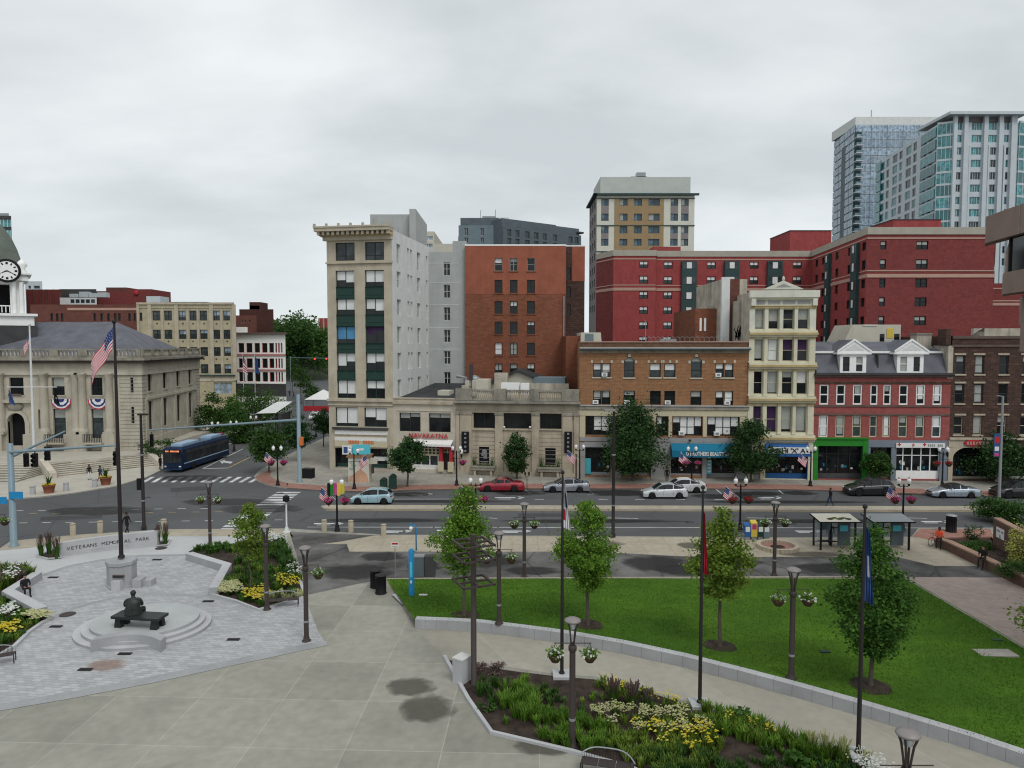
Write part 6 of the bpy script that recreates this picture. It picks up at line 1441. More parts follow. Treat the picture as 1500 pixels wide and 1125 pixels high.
def f_(b,fr,ri,le):
 for r in fr.grid([(349.5,358),(361,370),(373,381),(384,392),(394.5,401.5),(403.5,406),(407.5,410),(411.5,414)],530,[(502.5,516.5),(525,539),(545,559)],380):win(fr,r,'red_paint','glass_dark','plain',.3,cols=1,sub=False,fw=.08)
b=simple_box('red_white_building','three-storey building with white columns, pink bands and red window frames','building',A,B,6,P(380,488.5,YR).z,'white_paint',f_,'roof_gravel',par=.2,skew=True)
part(b,'cornice', lambda mb:(band(mb,b.fr,380,487,490,.7,'brownstone',ext=.5),band(mb,b.fr,380,518.5,521.5,.15,'pink_trim'),band(mb,b.fr,380,541,543.5,.15,'pink_trim'),band(mb,b.fr,380,560,562,.15,'white_paint'),band(mb,b.fr,380,562,580,.1,'tile_dark')))
b=simple_box('white_rooftop_shed','small white shed on the roof of the red and white building','shed',P(344,500,YR+6),P(363,500,YR+6),6,P(350,479,YR+6).z,'white_paint',None,'roof_gravel',par=.05,skew=True)
b=simple_box('brown_brick_block','dark brown brick block with a raised lift house behind the red and white building','building',P(351,480,200),P(401,480,200),20,P(375,453,200).z,'br_farbrown',None,'roof_gravel',skew=True)
part(b,'lift_house', lambda mb:(mb.box(2.2,5,2,8,10,P(360,447,200).z,'br_farbrown'),mb.box(2.1,5.4,-4,-.02,0,P(360,463,196).z,'br_far') if False else mb.box(2.1,2.2,2,3,10,12,'br_far'),mb.box(b.fr.px(361.5,450)[0],b.fr.px(378,450)[0],2,8,10,P(370,442.5,202).z,'br_farbrown')))
b=simple_box('brick_side_building','old brown brick side wall with small windows left of the dark brick block','building',P(343,480,185),P(376,480,185),10,P(360,462,185).z,'br_far',gridwin([(353,355.5),(358,360.5),(364,367)],470,[(469,473)],360,frame='belt_pink',glass='glass_dark',style='plain',depth=.2,sub=False),'roof_gravel',skew=True)
b=simple_box('brick_apartment_tower','distant red brick apartment slab just left of the beige office building','building',P(466.5,480,420),P(500,480,420),20,P(475,466,420).z,'br_apart',None,'roof_gravel',skew=True)
part(b,'pilaster', lambda mb:[mb.box(k*2.7,k*2.7+.9,-.4,0,0,P(475,467,420).z,'belt_pink') for k in range(5)])
# ------------------------------------------------------------------ vegetation
def leaves_mesh(name,pts,size,mat,rng,droop=.3,parent=None,aspect=.62):
 """pts (n,3): a folded leaf sprig at every point"""
 n=len(pts);pts=np.asarray(pts)
 a=rng.normal(size=(n,3));a[:,2]=a[:,2]*.5-droop;a/=np.linalg.norm(a,axis=1)[:,None]
 b_=rng.normal(size=(n,3));b_-=a*np.sum(a*b_,axis=1)[:,None];b_/=np.linalg.norm(b_,axis=1)[:,None]
 s_=size*(.6+.8*rng.random(n))[:,None]
 v=np.stack([pts,pts+a*s_*.5+b_*s_*aspect*.5,pts+a*s_,pts+a*s_*.5-b_*s_*aspect*.5],axis=1).reshape(-1,3)
 me=bpy.data.meshes.new(name);me.vertices.add(4*n);me.vertices.foreach_set('co',v.ravel())
 me.loops.add(4*n);me.loops.foreach_set('vertex_index',np.arange(4*n,dtype=np.int32));me.polygons.add(n)
 me.polygons.foreach_set('loop_start',np.arange(0,4*n,4,dtype=np.int32));me.polygons.foreach_set('loop_total',np.full(n,4,dtype=np.int32))
 me.materials.append(MATS[mat]);me.update(calc_edges=True);me.validate()
 o=bpy.data.objects.new(name,me);C.objects.link(o)
 if parent is not None:o.parent=parent
 return o
def crown_points(rng,n,zb,zt,rmax,peak=.35,irregular=.25,clumps=60,spread=.16,power=1.):
 """clumped points through a crown: radius follows an egg profile with its widest level at `peak`"""
 cl_=[];H=zt-zb;ph=rng.random(8)*6.28
 while len(cl_)<clumps:
  t=rng.random();prof=math.sin(PI/2*t/peak)**.7 if t<peak else max(.02,1-((t-peak)/(1-peak))**1.35)**(.8*power)
  an=rng.random()*6.28;wob=1+irregular*(math.sin(2*an+ph[0]+3*t)+.6*math.sin(5*an+ph[1]-4*t)+.5*math.sin(9*t+ph[2]))*.6
  if rng.random()>max(.12,prof)**1.2:continue
  r=rmax*prof*wob*(rng.random()**.42);cl_.append((r*math.cos(an),r*math.sin(an),zb+H*t,(.7+.6*rng.random())))
 cl_=np.array(cl_);k=rng.integers(0,len(cl_),n);s_=spread*rmax*2
 p=cl_[k,:3]+rng.normal(size=(n,3))*s_*np.array([1,1,.62])*cl_[k,3:4]*.62
 p[:,2]=np.where(p[:,2]<zb-.2,zb-.2+.3*rng.random(n),p[:,2]);return p,cl_
def tree(name,label,loc,H,zb,rmax,n=6650,leaf=0.17,mat='leaf_green',seed=1,trunk=.09,peak=.35,irregular=.25,clumps=60,spread=.16,group=None,cat='tree',limbs=9,power=1.,z=None):
 clumps=int(clumps*1.5);spread*=.88;rng=np.random.default_rng(seed);t=thing(name,label,cat,loc,0,group)
 p,cl_=crown_points(rng,n,zb,H,rmax,peak,irregular,clumps,spread,power)
 m_=MB();path=[(0,0,-.05)];rs=[trunk*1.5]
 for k in range(1,7):f_=k/6;path.append((rng.normal()*.04*k**.5,rng.normal()*.04*k**.5,zb*.3+(H*.82-zb*.3)*f_-(.0 if k else 0)));rs.append(trunk*(1.1-.95*f_))
 path.insert(1,(0,0,.25));rs.insert(1,trunk*1.1);m_.tube(path,rs,'bark',7)
 for i in range(limbs):
  c=cl_[rng.integers(0,len(cl_))];zz=max(zb*.85,c[2]-.45*math.hypot(c[0],c[1])-.3)
  m_.tube([(0,0,zz),(c[0]*.5,c[1]*.5,zz+(c[2]-zz)*.4),(c[0],c[1],c[2])],[trunk*.45,trunk*.28,trunk*.1],'bark',5)
 m_.build('trunk',t);leaves_mesh('crown',p,leaf,mat,rng,parent=t);return t
def mulch_ring(p,r=.85):
 m_=MB();n=20;rr=random.Random(int(p.x*100));
 m_.add([(p.x,p.y,p.z+.07)]+[(p.x+r*(1+rr.uniform(-.08,.08))*math.cos(2*PI*k/n),p.y+r*(1+rr.uniform(-.08,.08))*math.sin(2*PI*k/n),p.z+.012) for k in range(n)],[(0,1+k,1+(k+1)%n) for k in range(n)],'mulch')
 return structure('mulch_ring',m_)
def tree_px(name,label,u,v,vt,vb,wpx,z=KZ,lawn=False,**kw):
 p=GL(u,v) if lawn else G(u,v,z);sc_=F/p.y
 wpx*=.84;H=P(u,vt,p.y).z-p.z;zb=P(u,vb,p.y).z-p.z;t=tree(name,label,p,H,zb,wpx/sc_/2,**kw)
 if lawn:mulch_ring(p)
 return t
LG='young trees planted in the lawn'
tree_px('lawn_tree','lime green young tree behind the grid sculpture, leftmost on the lawn',680,903,712,838,84,lawn=True,seed=3,mat='leaf_lime',n=9880,leaf=0.16,group=LG,clumps=75,irregular=.42,peak=.38)
tree_px('lawn_tree','dense conical green tree on the lawn beside the white flag',861,916,729,862,92,lawn=True,seed=5,mat='leaf_lime',n=12350,leaf=0.15,group=LG,clumps=85,irregular=.3,peak=.36,spread=.14)
tree_px('lawn_tree','loose light green tree on the lawn beside the red flag',1054,948,745,880,96,lawn=True,seed=8,mat='leaf_olive',n=8740,leaf=0.16,group=LG,clumps=70,irregular=.45,peak=.35)
tree_px('lawn_tree','large dark green tree on the lawn behind the blue flag, nearest on the right',1275,1005,768,965,128,lawn=True,seed=9,mat='leaf_green',n=17100,leaf=0.15,group=LG,clumps=110,irregular=.5,peak=.36,spread=.13,trunk=.09)
tree_px('honey_locust','airy young honey locust growing in the memorial flower bed',367,868,738,822,62,seed=12,mat='leaf_olive',n=4370,leaf=0.16,clumps=55,irregular=.3,peak=.5,trunk=.06,spread=.15)
SG='street trees along the shopping pavement'
tree_px('street_tree','dark round street tree in front of the restaurant awning',597,713,636,688,60,seed=21,mat='leaf_dark',n=4940,leaf=0.27,group=SG,clumps=45,trunk=.1)
tree_px('street_tree','conical dark street tree in front of the bank, behind the red car',757,702,632,692,46,seed=22,mat='leaf_dark',n=4940,leaf=0.23,group=SG,clumps=40,trunk=.1,peak=.5)
tree_px('street_tree','largest dark spreading street tree in front of the orange brick building',927,704,582,690,116,seed=23,mat='leaf_dark',n=12350,leaf=0.28,group=SG,clumps=90,trunk=.16,irregular=.35,power=1.4,peak=.28)
tree_px('street_tree','broad dark street tree between the teal awning and the blue awning',1100,706,608,692,84,seed=24,mat='leaf_dark',n=7980,leaf=0.27,group=SG,clumps=70,trunk=.14,irregular=.35,power=1.3)
tree_px('street_tree','small low street tree at the right edge of the green shopfront',1285,707,657,697,44,seed=25,mat='leaf_deep',n=3230,leaf=0.23,group=SG,clumps=32,trunk=.08)
tree_px('street_tree','spreading dark tree in front of the brown brick building',1466,708,632,700,92,seed=26,mat='leaf_dark',n=7600,leaf=0.27,group=SG,clumps=66,trunk=.14,irregular=.4)
tree_px('street_tree','round green street tree at the corner by the crossing, flag in front',394,692,622,674,62,seed=27,mat='leaf_deep',n=4940,leaf=0.27,group=SG,clumps=45)
tree_px('street_tree','dark street tree just left of the signal mast, second up the side street',436,676,606,656,46,seed=28,mat='leaf_dark',n=4180,leaf=0.28,group=SG,clumps=40)
tree_px('street_tree','dark street tree against the left wall of the beige office building',474,654,598,636,40,seed=29,mat='leaf_dark',n=3420,leaf=0.28,group=SG,clumps=36)
TG='trees between the town hall and the red and white building'
for i,(u,Y,vt,vb,w_,lab) in enumerate(((312,118,574,642,46,'leafy green tree at the town hall end wall'),(335,128,578,632,52,'low green tree between town hall and beige block, second of the group'),(362,134,562,632,60,'wide green tree under the red and white building windows'),(392,138,566,628,56,'rightmost green tree of the group by the bus shelter'),(350,112,602,656,44,'nearest green tree of the group, behind the bus'))):
 p=Vector(((u-750)/F*Y,Y,KZ));tree('side_street_tree',lab,p,P(u,vt,Y).z-KZ,P(u,vb,Y).z-KZ,w_/F*Y/2,seed=40+i,mat='leaf_green' if i%2 else 'leaf_deep',n=4180,leaf=0.33,clumps=40,group=TG,trunk=.12)
for i,(u,Y,vt,vb,w_,lab) in enumerate(((440,185,533,570,30,'small tree on the far side street near the white tent'),(428,230,520,550,26,'tree far up the side street beside the parked cars'),(455,200,560,585,24,'bushy tree beside the white tent'))):
 p=Vector(((u-750)/F*Y,Y,0));tree('distant_street_tree',lab,p,P(u,vt,Y).z,P(u,vb,Y).z,w_/F*Y/2,seed=60+i,mat='leaf_deep',n=1710,leaf=0.39,clumps=26)
rng=np.random.default_rng(77);pts=[]
for i in range(130):
 u=392+rng.random()*90;Y=300+rng.random()*120;vt=472+8*math.sin(u*.11)+rng.random()*40+(6 if u>450 else 0)
 c=P(u,vt+8,Y);R_=5+rng.random()*4;q=rng.normal(size=(260,3));q/=np.linalg.norm(q,axis=1)[:,None];q*=(R_*rng.random(260)**.35)[:,None];q[:,2]*=.8;pts.append(q+np.array([c.x,c.y,c.z]))
tag(leaves_mesh('wooded_hillside',np.concatenate(pts),1.25,'leaf_deep',rng),kind='stuff')
pr_=np.random.default_rng(4);LV=np.array([tuple(q) for q in vs]).reshape(NB+1,K+1,3);ii,kk=pr_.integers(0,NB,90000),pr_.integers(0,K,90000);fa,fb=pr_.random((90000,1)),pr_.random((90000,1))
gp_=(LV[ii,kk]*(1-fa)+LV[ii+1,kk]*fa)*(1-fb)+(LV[ii,kk+1]*(1-fa)+LV[ii+1,kk+1]*fa)*fb;leafmat('grass_blade',(.04,.11,.010),(.095,.205,.018),.2)
tag(leaves_mesh('grass',gp_,.07,'grass_blade',pr_,droop=-1.2,aspect=.35),kind='stuff')
g=MB();hv=[];
for i in range(13):
 for k in range(5):
  u=330+i*20;Y=290+k*40;z_=-1+(0,4,9,14,15)[k]*(.6+.4*math.sin(i*.5));hv.append(((u-750)/F*Y,Y,z_))
g.add(hv,[(i*5+k,(i+1)*5+k,(i+1)*5+k+1,i*5+k+1) for i in range(12) for k in range(4)],'far_ground',True);structure('hill',g)
def shrub(name,label,p,rx,ry,rz_,n,leaf,mat,seed,lift=.5,cat='shrub',group=None,stem=True):
 rng=np.random.default_rng(seed);t=thing(name,label,cat,p,0,group);k=max(6,n//60)
 cl_=rng.normal(size=(k,3));cl_/=np.linalg.norm(cl_,axis=1)[:,None];cl_*=(.45+.45*rng.random(k))[:,None]
 q=cl_[rng.integers(0,k,n)]+rng.normal(size=(n,3))*.17;q[:,2]=np.abs(q[:,2]+.15) if lift==0 else q[:,2];q*=np.array([rx,ry,rz_]);q[:,2]+=lift
 if stem:
  m_=MB()
  for i in range(5):c=cl_[i]*np.array([rx,ry,rz_])*.8;m_.tube([(0,0,0),(c[0]*.4,c[1]*.4,lift*.6),(c[0],c[1],abs(c[2])+lift*.7)],[.05,.035,.015],'bark',5)
  m_.build('stem',t)
 leaves_mesh('foliage',q,leaf,mat,rng,parent=t);return t
Yp=60
for i,(u,v,Y,rx,rz_,lab) in enumerate(((1452,743,62,2.0,.9,'spreading evergreen shrub above the raised brick wall, left one'),(1486,752,60,1.9,1.1,'spreading evergreen shrub at the right edge above the brick wall'))):
 c=P(u,v,Y);shrub('evergreen_shrub',lab,(c.x,c.y,1.2),rx,1.5,rz_,2600,.2,'leaf_deep',90+i,c.z-1.2)
# ---- planting helpers
def tuft(mb,x,y,z,h,r,n,mat,w_=.03,rr=RND,lean=.6):
 for _ in range(n):
  a=rr.random()*6.28;d_=r*rr.random();hh=h*rr.uniform(.6,1.1);l=lean*hh*rr.uniform(.2,1);ca,sa=math.cos(a),math.sin(a);bx,by=x+d_*ca*.4,y+d_*sa*.4
  mb.add([(bx-w_*sa,by+w_*ca,z),(bx+w_*sa,by-w_*ca,z),(bx+l*.4*ca+w_*.8*sa,by+l*.4*sa-w_*.8*ca,z+hh*.6),(bx+l*.4*ca-w_*.8*sa,by+l*.4*sa+w_*.8*ca,z+hh*.6),(bx+l*ca,by+l*sa,z+hh*rr.uniform(.75,1.))],[(0,1,2,3),(3,2,4)],mat)
def blooms(mb,x,y,z,r,n,mat,s_=.06,h=.35,rr=RND):
 for _ in range(n):
  a=rr.random()*6.28;d_=r*rr.random()**.5;px_,py_,pz=x+d_*math.cos(a),y+d_*math.sin(a),z+h*rr.uniform(.75,1.2);q=s_*rr.uniform(.7,1.3)
  mb.add([(px_-q,py_-q*.4,pz),(px_,py_-q,pz+q*.5),(px_+q,py_-q*.2,pz),(px_+q*.3,py_+q,pz+q*.3),(px_,py_,pz+q*.9)],[(0,1,4),(1,2,4),(2,3,4),(3,0,4)],mat)
def inpoly(p,poly):
 x,y=p;c=False
 for i in range(len(poly)):
  (x0,y0),(x1,y1)=poly[i],poly[i-1]
  if (y0>y)!=(y1>y) and x<(x1-x0)*(y-y0)/(y1-y0)+x0:c= not c
 return c
def scatter(poly_px,n,z,rr):
 pw=[tuple(G(u,v,z)[:2]) for u,v in poly_px];xs=[p[0] for p in pw];ys=[p[1] for p in pw];out=[]
 while len(out)<n:
  p=(rr.uniform(min(xs),max(xs)),rr.uniform(min(ys),max(ys)))
  if inpoly(p,pw):out.append(p)
 return out
def planting(name,items):
 mb=MB();
 for f in items:f(mb)
 return tag(mb.build(name),kind='stuff')
rr=random.Random(5);BZ=KZ+.03
# ---- central flower bed
BED=[(655,966),(690,974),(760,984),(820,991),(870,995),(960,1017),(1060,1049),(1160,1082),(1240,1112),(1300,1140),(1500,1240),(1290,1260),(1000,1160),(925,1126),(838,1101),(720,1073),(686,1024)]
g=MB();g.sheet(gp(BED,BZ),BZ,'mulch');structure('flower_bed_soil',g)
tag(edging('flower_bed_kerb',[(651,963),(686,1026),(720,1075),(838,1103),(925,1128),(1000,1162)],.16,.13,KZ,'granite_top'),kind='structure')
z=BZ
def clumps_of(poly,n,fn):
 def f(mb):
  for x,y in scatter(poly,n,BZ,rr):fn(mb,x,y)
 return f
planting('daylily_leaves',[
 clumps_of([(740,1000),(870,1015),(1040,1050),(1240,1112),(1300,1150),(1100,1120),(860,1080),(735,1060)],110, lambda m,x,y:tuft(m,x,y,z,.28,.26,22,rr.choice(('leaf_lime','leaf_olive','leaf_green')),.03)),
 clumps_of([(730,1010),(770,1000),(800,1040),(770,1060),(735,1045)],39, lambda m,x,y:tuft(m,x,y,z,.6,.3,40,'leaf_lime',.028)),
 clumps_of([(700,1000),(730,985),(745,1010),(720,1035),(698,1022)],15, lambda m,x,y:tuft(m,x,y,z,.5,.28,26,'leaf_deep',.028)),
 clumps_of([(770,1045),(850,1050),(900,1075),(905,1098),(860,1100),(800,1090),(775,1065)],66, lambda m,x,y:tuft(m,x,y,z,.5,.3,44,'leaf_lime',.03)),
 clumps_of([(790,1010),(812,1008),(820,1030),(800,1040)],7, lambda m,x,y:tuft(m,x,y,z,.5,.25,26,'leaf_deep',.03)),
 clumps_of([(900,1060),(1050,1050),(1060,1110),(1000,1150),(920,1120),(890,1095)],135, lambda m,x,y:tuft(m,x,y,z,.4,.3,34,'leaf_olive',.03)),
 clumps_of([(1030,1040),(1110,1062),(1235,1108),(1240,1120),(1120,1095),(1050,1075)],93, lambda m,x,y:tuft(m,x,y,z,.55,.3,40,'leaf_lime' if rr.random()<.55 else 'leaf_olive',.028)),
 clumps_of([(940,1100),(1040,1110),(1100,1130),(1050,1160),(960,1140)],66, lambda m,x,y:tuft(m,x,y,z,.4,.3,30,'leaf_deep',.03)),
 clumps_of([(865,1000),(885,1000),(960,1020),(1020,1042),(1010,1050),(940,1038),(875,1015)],36, lambda m,x,y:tuft(m,x,y,z,.4,.25,26,'leaf_olive',.03)),
 clumps_of([(1090,1100),(1230,1110),(1300,1140),(1240,1160),(1110,1130)],60, lambda m,x,y:tuft(m,x,y,z,.3,.3,16,'leaf_deep',.03))])
planting('flowers',[
 clumps_of([(855,1042),(1000,1048),(1050,1065),(1040,1082),(930,1078),(870,1062)],34, lambda m,x,y:blooms(m,x,y,z,.24,24,'petal_cream',.05,.46)),
 clumps_of([(930,1072),(1050,1068),(1058,1098),(1000,1108),(935,1095)],30, lambda m,x,y:blooms(m,x,y,z,.26,6,'petal_yellow',.065,.5)),
 clumps_of([(862,1000),(900,1003),(1040,1045),(1020,1048),(900,1020)],16, lambda m,x,y:blooms(m,x,y,z,.22,7,'petal_yellow',.05,.42)),
 clumps_of([(1050,1048),(1150,1082),(1120,1085),(1060,1062)],8, lambda m,x,y:blooms(m,x,y,z,.2,6,'petal_yellow',.05,.5)),
 clumps_of([(1255,1118),(1310,1140),(1290,1150),(1250,1130)],14, lambda m,x,y:blooms(m,x,y,z,.3,16,'petal_white',.05,.5))])
def ograss(label,u,v,h,n,mat='leaf_green',plume='bush_mauve',r=.35,group='ornamental grass clumps'):
 p=G(u,v,BZ);t=thing('ornamental_grass',label,'grass clump',p,0,group);m_=MB();tuft(m_,0,0,0,h,r,n,mat,.022,rr,.35);m_.build('blades',t)
 m_=MB()
 for _ in range(n//3):
  a=rr.random()*6.28;d_=r*rr.random();x,y=d_*math.cos(a),d_*math.sin(a);hh=h*rr.uniform(1.,1.35);m_.tube([(x*.5,y*.5,h*.5),(x,y,hh)],[.006,.022],plume,4,cap=False)
 m_.build('plume',t)
ograss('tall feathery grass clump by the path edge, left of the pair beside the white flag',898,1030,.85,120);ograss('tall feathery grass clump by the path edge, right of the pair',925,1038,.9,120);ograss('feathery grass clump between the tall pair and the red flag',948,1040,.7,80)
for i,(u,v,h) in enumerate(((1210,1107,.7),(1235,1116,.75),(1190,1100,.6),(1268,1128,.6))):ograss(('thin dry grass clump beside the blue flag base','tallest thin dry grass clump at the blue flag base','small dry grass clump left of the blue flag base','thin dry grass clump right of the blue flag base')[i],u,v,h,70,'leaf_olive','petal_cream')
for i,(u,v) in enumerate(((60,815),(72,812),(83,818))):ograss(('tall reddish grass clump left of the memorial wall, outermost','tall reddish grass clump left of the memorial wall, middle','tall reddish grass clump touching the left end of the memorial wall')[i],u,v,1.25,110,'leaf_green','bush_mauve',.3)
for i,(u,v) in enumerate(((231,798),(242,797))):ograss(('tall reddish grass clump touching the right end of the memorial wall','tall reddish grass clump right of the memorial wall, outermost')[i],u,v,1.25,110,'leaf_green','bush_mauve',.3)
for (pl,nm) in (([(54,816),(78,806),(88,812),(90,818),(70,820)],'a'),([(228,795),(250,792),(246,799),(229,801)],'b')):
 g=MB();g.sheet(gp(pl,BZ),BZ,'mulch');structure('planter_soil',g)
 tag(edging('planter_kerb',pl+[pl[0]],.14,.12,KZ,'granite_top'),kind='structure')
for i,(u,v,r) in enumerate(((730,985,.5),(705,985,.35),(715,1040,.4))):shrub('low_shrub',('mauve-green low shrub right of the granite block','small mauve shrub behind the granite block','low green shrub at the base of the grid sculpture')[i],G(u,v,BZ),r,r,r*.7,500,.09,('bush_mauve','bush_mauve','leaf_deep')[i],120+i,.25)
shrub('leafy_plant','broad leafy pale green plant in the bed below the red flag, by the path',G(1085,1062,BZ),.55,.4,.35,160,.26,'leaf_green',130,.3)
shrub('leafy_plant','broad leafy plant at the bottom edge of the bed left of the blue flag',G(1168,1122,BZ),.45,.4,.3,120,.26,'leaf_green',131,.3)
# ---- memorial bed on the right of the round paving
MBED=[(276,808),(292,800),(350,797),(416,787),(447,874),(380,893),(345,880),(308,870),(338,829),(300,818)]
g=MB();g.sheet(gp(MBED,BZ),BZ,'mulch');structure('flower_bed_soil',g)
tag(edging('flower_bed_kerb',[(417,786),(447,876),(379,895),(345,882),(308,872)],.16,.14,KZ,'granite_top'),kind='structure')
planting('bedding_plants',[
 clumps_of([(280,808),(300,801),(400,795),(405,805),(300,812)],69, lambda m,x,y:tuft(m,x,y,z,.45,.4,40,'leaf_green',.04)),
 clumps_of([(345,815),(420,800),(440,850),(400,870),(330,860),(340,835)],105, lambda m,x,y:tuft(m,x,y,z,.6,.45,44,rr.choice(('leaf_deep','leaf_green','leaf_olive')),.04)),
 clumps_of([(400,800),(415,795),(438,852),(420,855)],42, lambda m,x,y:tuft(m,x,y,z,.8,.4,40,'leaf_deep',.04)),
 clumps_of([(325,860),(440,862),(442,874),(380,888),(330,872)],60, lambda m,x,y:tuft(m,x,y,z,.3,.4,30,'leaf_green',.05)),
 clumps_of([(318,862),(345,860),(352,874),(322,872)],16, lambda m,x,y:blooms(m,x,y,z,.4,30,'petal_cream',.09,.35)),
 clumps_of([(352,870),(390,868),(395,884),(370,884)],20, lambda m,x,y:blooms(m,x,y,z,.4,8,'petal_yellow',.08,.4)),
 clumps_of([(402,852),(430,845),(438,862),(410,866)],16, lambda m,x,y:blooms(m,x,y,z,.4,7,'petal_yellow',.08,.4)),
 clumps_of([(365,798),(412,791),(416,800),(370,806)],20, lambda m,x,y:blooms(m,x,y,z,.5,16,'petal_white',.08,.6)),
 clumps_of([(425,835),(438,835),(441,848),(430,850)],6, lambda m,x,y:blooms(m,x,y,z,.4,12,'petal_white',.08,.5)),
 clumps_of([(370,872),(440,868),(444,874),(390,886)],30, lambda m,x,y:tuft(m,x,y,z,.35,.4,30,'petal_cream',.03))])
# ---- memorial bed on the left
LBED=[(-200,850),(0,832),(48,836),(56,845),(8,873),(62,893),(70,908),(45,925),(20,948),(0,962),(-200,1010)]
g=MB();g.sheet(gp(LBED,BZ),BZ,'mulch');structure('flower_bed_soil',g)
tag(edging('flower_bed_kerb',[(74,908),(62,914),(42,928),(22,948),(2,960),(-60,975)],.2,.14,KZ,'granite_top'),kind='structure')
planting('bedding_plants',[
 clumps_of([(0,836),(46,838),(48,846),(10,862),(-20,870),(-40,850)],75, lambda m,x,y:tuft(m,x,y,z,.8,.5,44,rr.choice(('leaf_deep','leaf_olive','bush_mauve')),.045)),
 clumps_of([(-40,880),(10,878),(60,898),(62,908),(20,940),(-40,965)],135, lambda m,x,y:tuft(m,x,y,z,.4,.4,34,rr.choice(('leaf_green','leaf_deep','leaf_olive')),.05)),
 clumps_of([(0,918),(25,918),(28,932),(5,938)],10, lambda m,x,y:blooms(m,x,y,z,.4,8,'petal_yellow',.08,.4)),
 clumps_of([(40,900),(72,905),(60,915),(42,915)],12, lambda m,x,y:blooms(m,x,y,z,.4,26,'petal_cream',.09,.35)),
 clumps_of([(0,898),(18,898),(22,910),(0,912)],7, lambda m,x,y:blooms(m,x,y,z,.4,9,'petal_white',.09,.5)),
 clumps_of([(10,850),(28,848),(30,856),(12,860)],5, lambda m,x,y:blooms(m,x,y,z,.4,8,'petal_white',.09,.8))])
# ---- raised brick planter by the right edge
brick('br_planter',(.15,.085,.065),(.12,.07,.055),(.1,.07,.06),.3,.1,.012,stain=.25)
mk('coping',(.3,.2,.15),.85,.12)
def wallrun(name,label,pts,h0,h1,th,cat='wall',parent=None,top='coping',side='br_planter'):
 g=MB();n=len(pts);o=[]
 for i,p in enumerate(pts):
  d=(pts[min(i+1,n-1)]-pts[max(i-1,0)]).normalized();o.append(Vector((-d.y,d.x,0))*th)
 for i in range(n-1):
  a,b_=pts[i],pts[i+1];za,zb_=(h0+(h1-h0)*i/(n-1)),(h0+(h1-h0)*(i+1)/(n-1));q=[a,b_,b_+o[i+1],a+o[i]];zz=(za,zb_,zb_,za);zm=min(p.z for p in pts)-.02
  g.add([(p.x,p.y,zm) for p in q]+[(p.x,p.y,zz[k]-.1) for k,p in enumerate(q)],[(0,1,5,4),(2,3,7,6),(3,0,4,7),(1,2,6,5)],side)
  cen=sum(q,Vector())/4;q2=[p+(p-cen).normalized()*.04 for p in q];g.add([(p.x,p.y,zz[k]-.1) for k,p in enumerate(q2)]+[(p.x,p.y,zz[k]) for k,p in enumerate(q2)],[(0,1,5,4),(1,2,6,5),(2,3,7,6),(3,0,4,7),(4,5,6,7),(3,2,1,0)],top)
 o_=g.build(name);return tag(o_,label,cat)
pw_=[G(1369,801,KZ),G(1385,806,KZ),G(1440,833,KZ),G(1500,862,KZ),G(1620,920,KZ)]
wallrun('planter_wall','low brown brick planter wall with tan coping that two people sit on',pw_,KZ+.68,KZ+.8,.55)
pb=[G(1454,800,KZ+.3),G(1500,826,KZ+.3),G(1600,870,KZ+.3)]
up_=wallrun('raised_wall','taller brown brick wall with a white sign behind the planter',pb,P(1454,758,pb[0].y).z,P(1500,771,pb[1].y).z-.6,.5)
g=MB();s0,s1=P(1459,772,pb[0].y-.6),P(1470,772,pb[0].y-1.2);dv=(pb[1]-pb[0]).normalized();s0=pb[0]+dv*.55+Vector((dv.y,-dv.x,0))*.02;s1=s0+dv*1.15;zt_,zb_=P(1462,771,s0.y).z,P(1462,786,s0.y).z
g.quad((s0.x,s0.y,zb_),(s1.x,s1.y,zb_),(s1.x,s1.y,zt_),(s0.x,s0.y,zt_),'sign_white');nn=Vector((dv.y,-dv.x,0))*.03;g.quad((s0.x+nn.x,s0.y+nn.y,zb_),(s1.x+nn.x,s1.y+nn.y,zb_),(s1.x+nn.x,s1.y+nn.y,zt_),(s0.x+nn.x,s0.y+nn.y,zt_),'sign_white')
sgn=thing('wall_sign','small white notice with grey text on the raised brick wall','sign',(0,0,0));g.build('sign_board',sgn)
Tm=Matrix(((dv.x,0,dv.y,(s0.x+s1.x)/2+nn.x*1.4),(dv.y,0,-dv.x,(s0.y+s1.y)/2+nn.y*1.4),(0,1,0,zb_+(zt_-zb_)*.6),(0,0,0,1)))
lettering(sgn,'IIII III',Tm,.2,'lens_grey',width=.95,extrude=.002);lettering(sgn,'II',Tm@Matrix.Translation((0,-.5,0)),.42,'lens_grey',extrude=.002)
pz=KZ+.4;g=MB();g.sheet([tuple(p[:2]) for p in [pw_[0]+Vector((.3,.4,0))]+[p+Vector((.2,.3,0)) for p in pw_[1:]]]+[tuple(p[:2]) for p in pb[::-1]]+[tuple(G(1452,797,KZ)[:2]),tuple(G(1380,797,KZ)[:2])],pz,'mulch');structure('planter_soil',g)
tag(edging('planter_kerb',[(1372,798),(1452,796),(1458,802)],.3,.5,KZ,'br_planter'),kind='structure')
shrub('round_shrub','clipped dark round shrub at the back of the brick planter',G(1427,790,pz),.75,.6,.65,900,.1,'leaf_dark',140,.5)
planting('ground_cover',[lambda mb:[tuft(mb,x,y,pz,.4,.4,30,'leaf_deep',.04) for x,y in scatter([(1405,797),(1450,797),(1455,806),(1430,812),(1405,802)],40,pz,rr)]])
shrub('yellow_shrub','pale yellow-green upright shrub near the right edge in front of the raised wall',G(1492,828,pz),.8,.7,1.5,1500,.14,'leaf_yellow',141,1.3)
shrub('juniper_shrub','blue-green spreading juniper behind the seated woman at the right edge',G(1486,845,pz),1.5,.8,.6,1800,.12,'leaf_deep',142,.5)
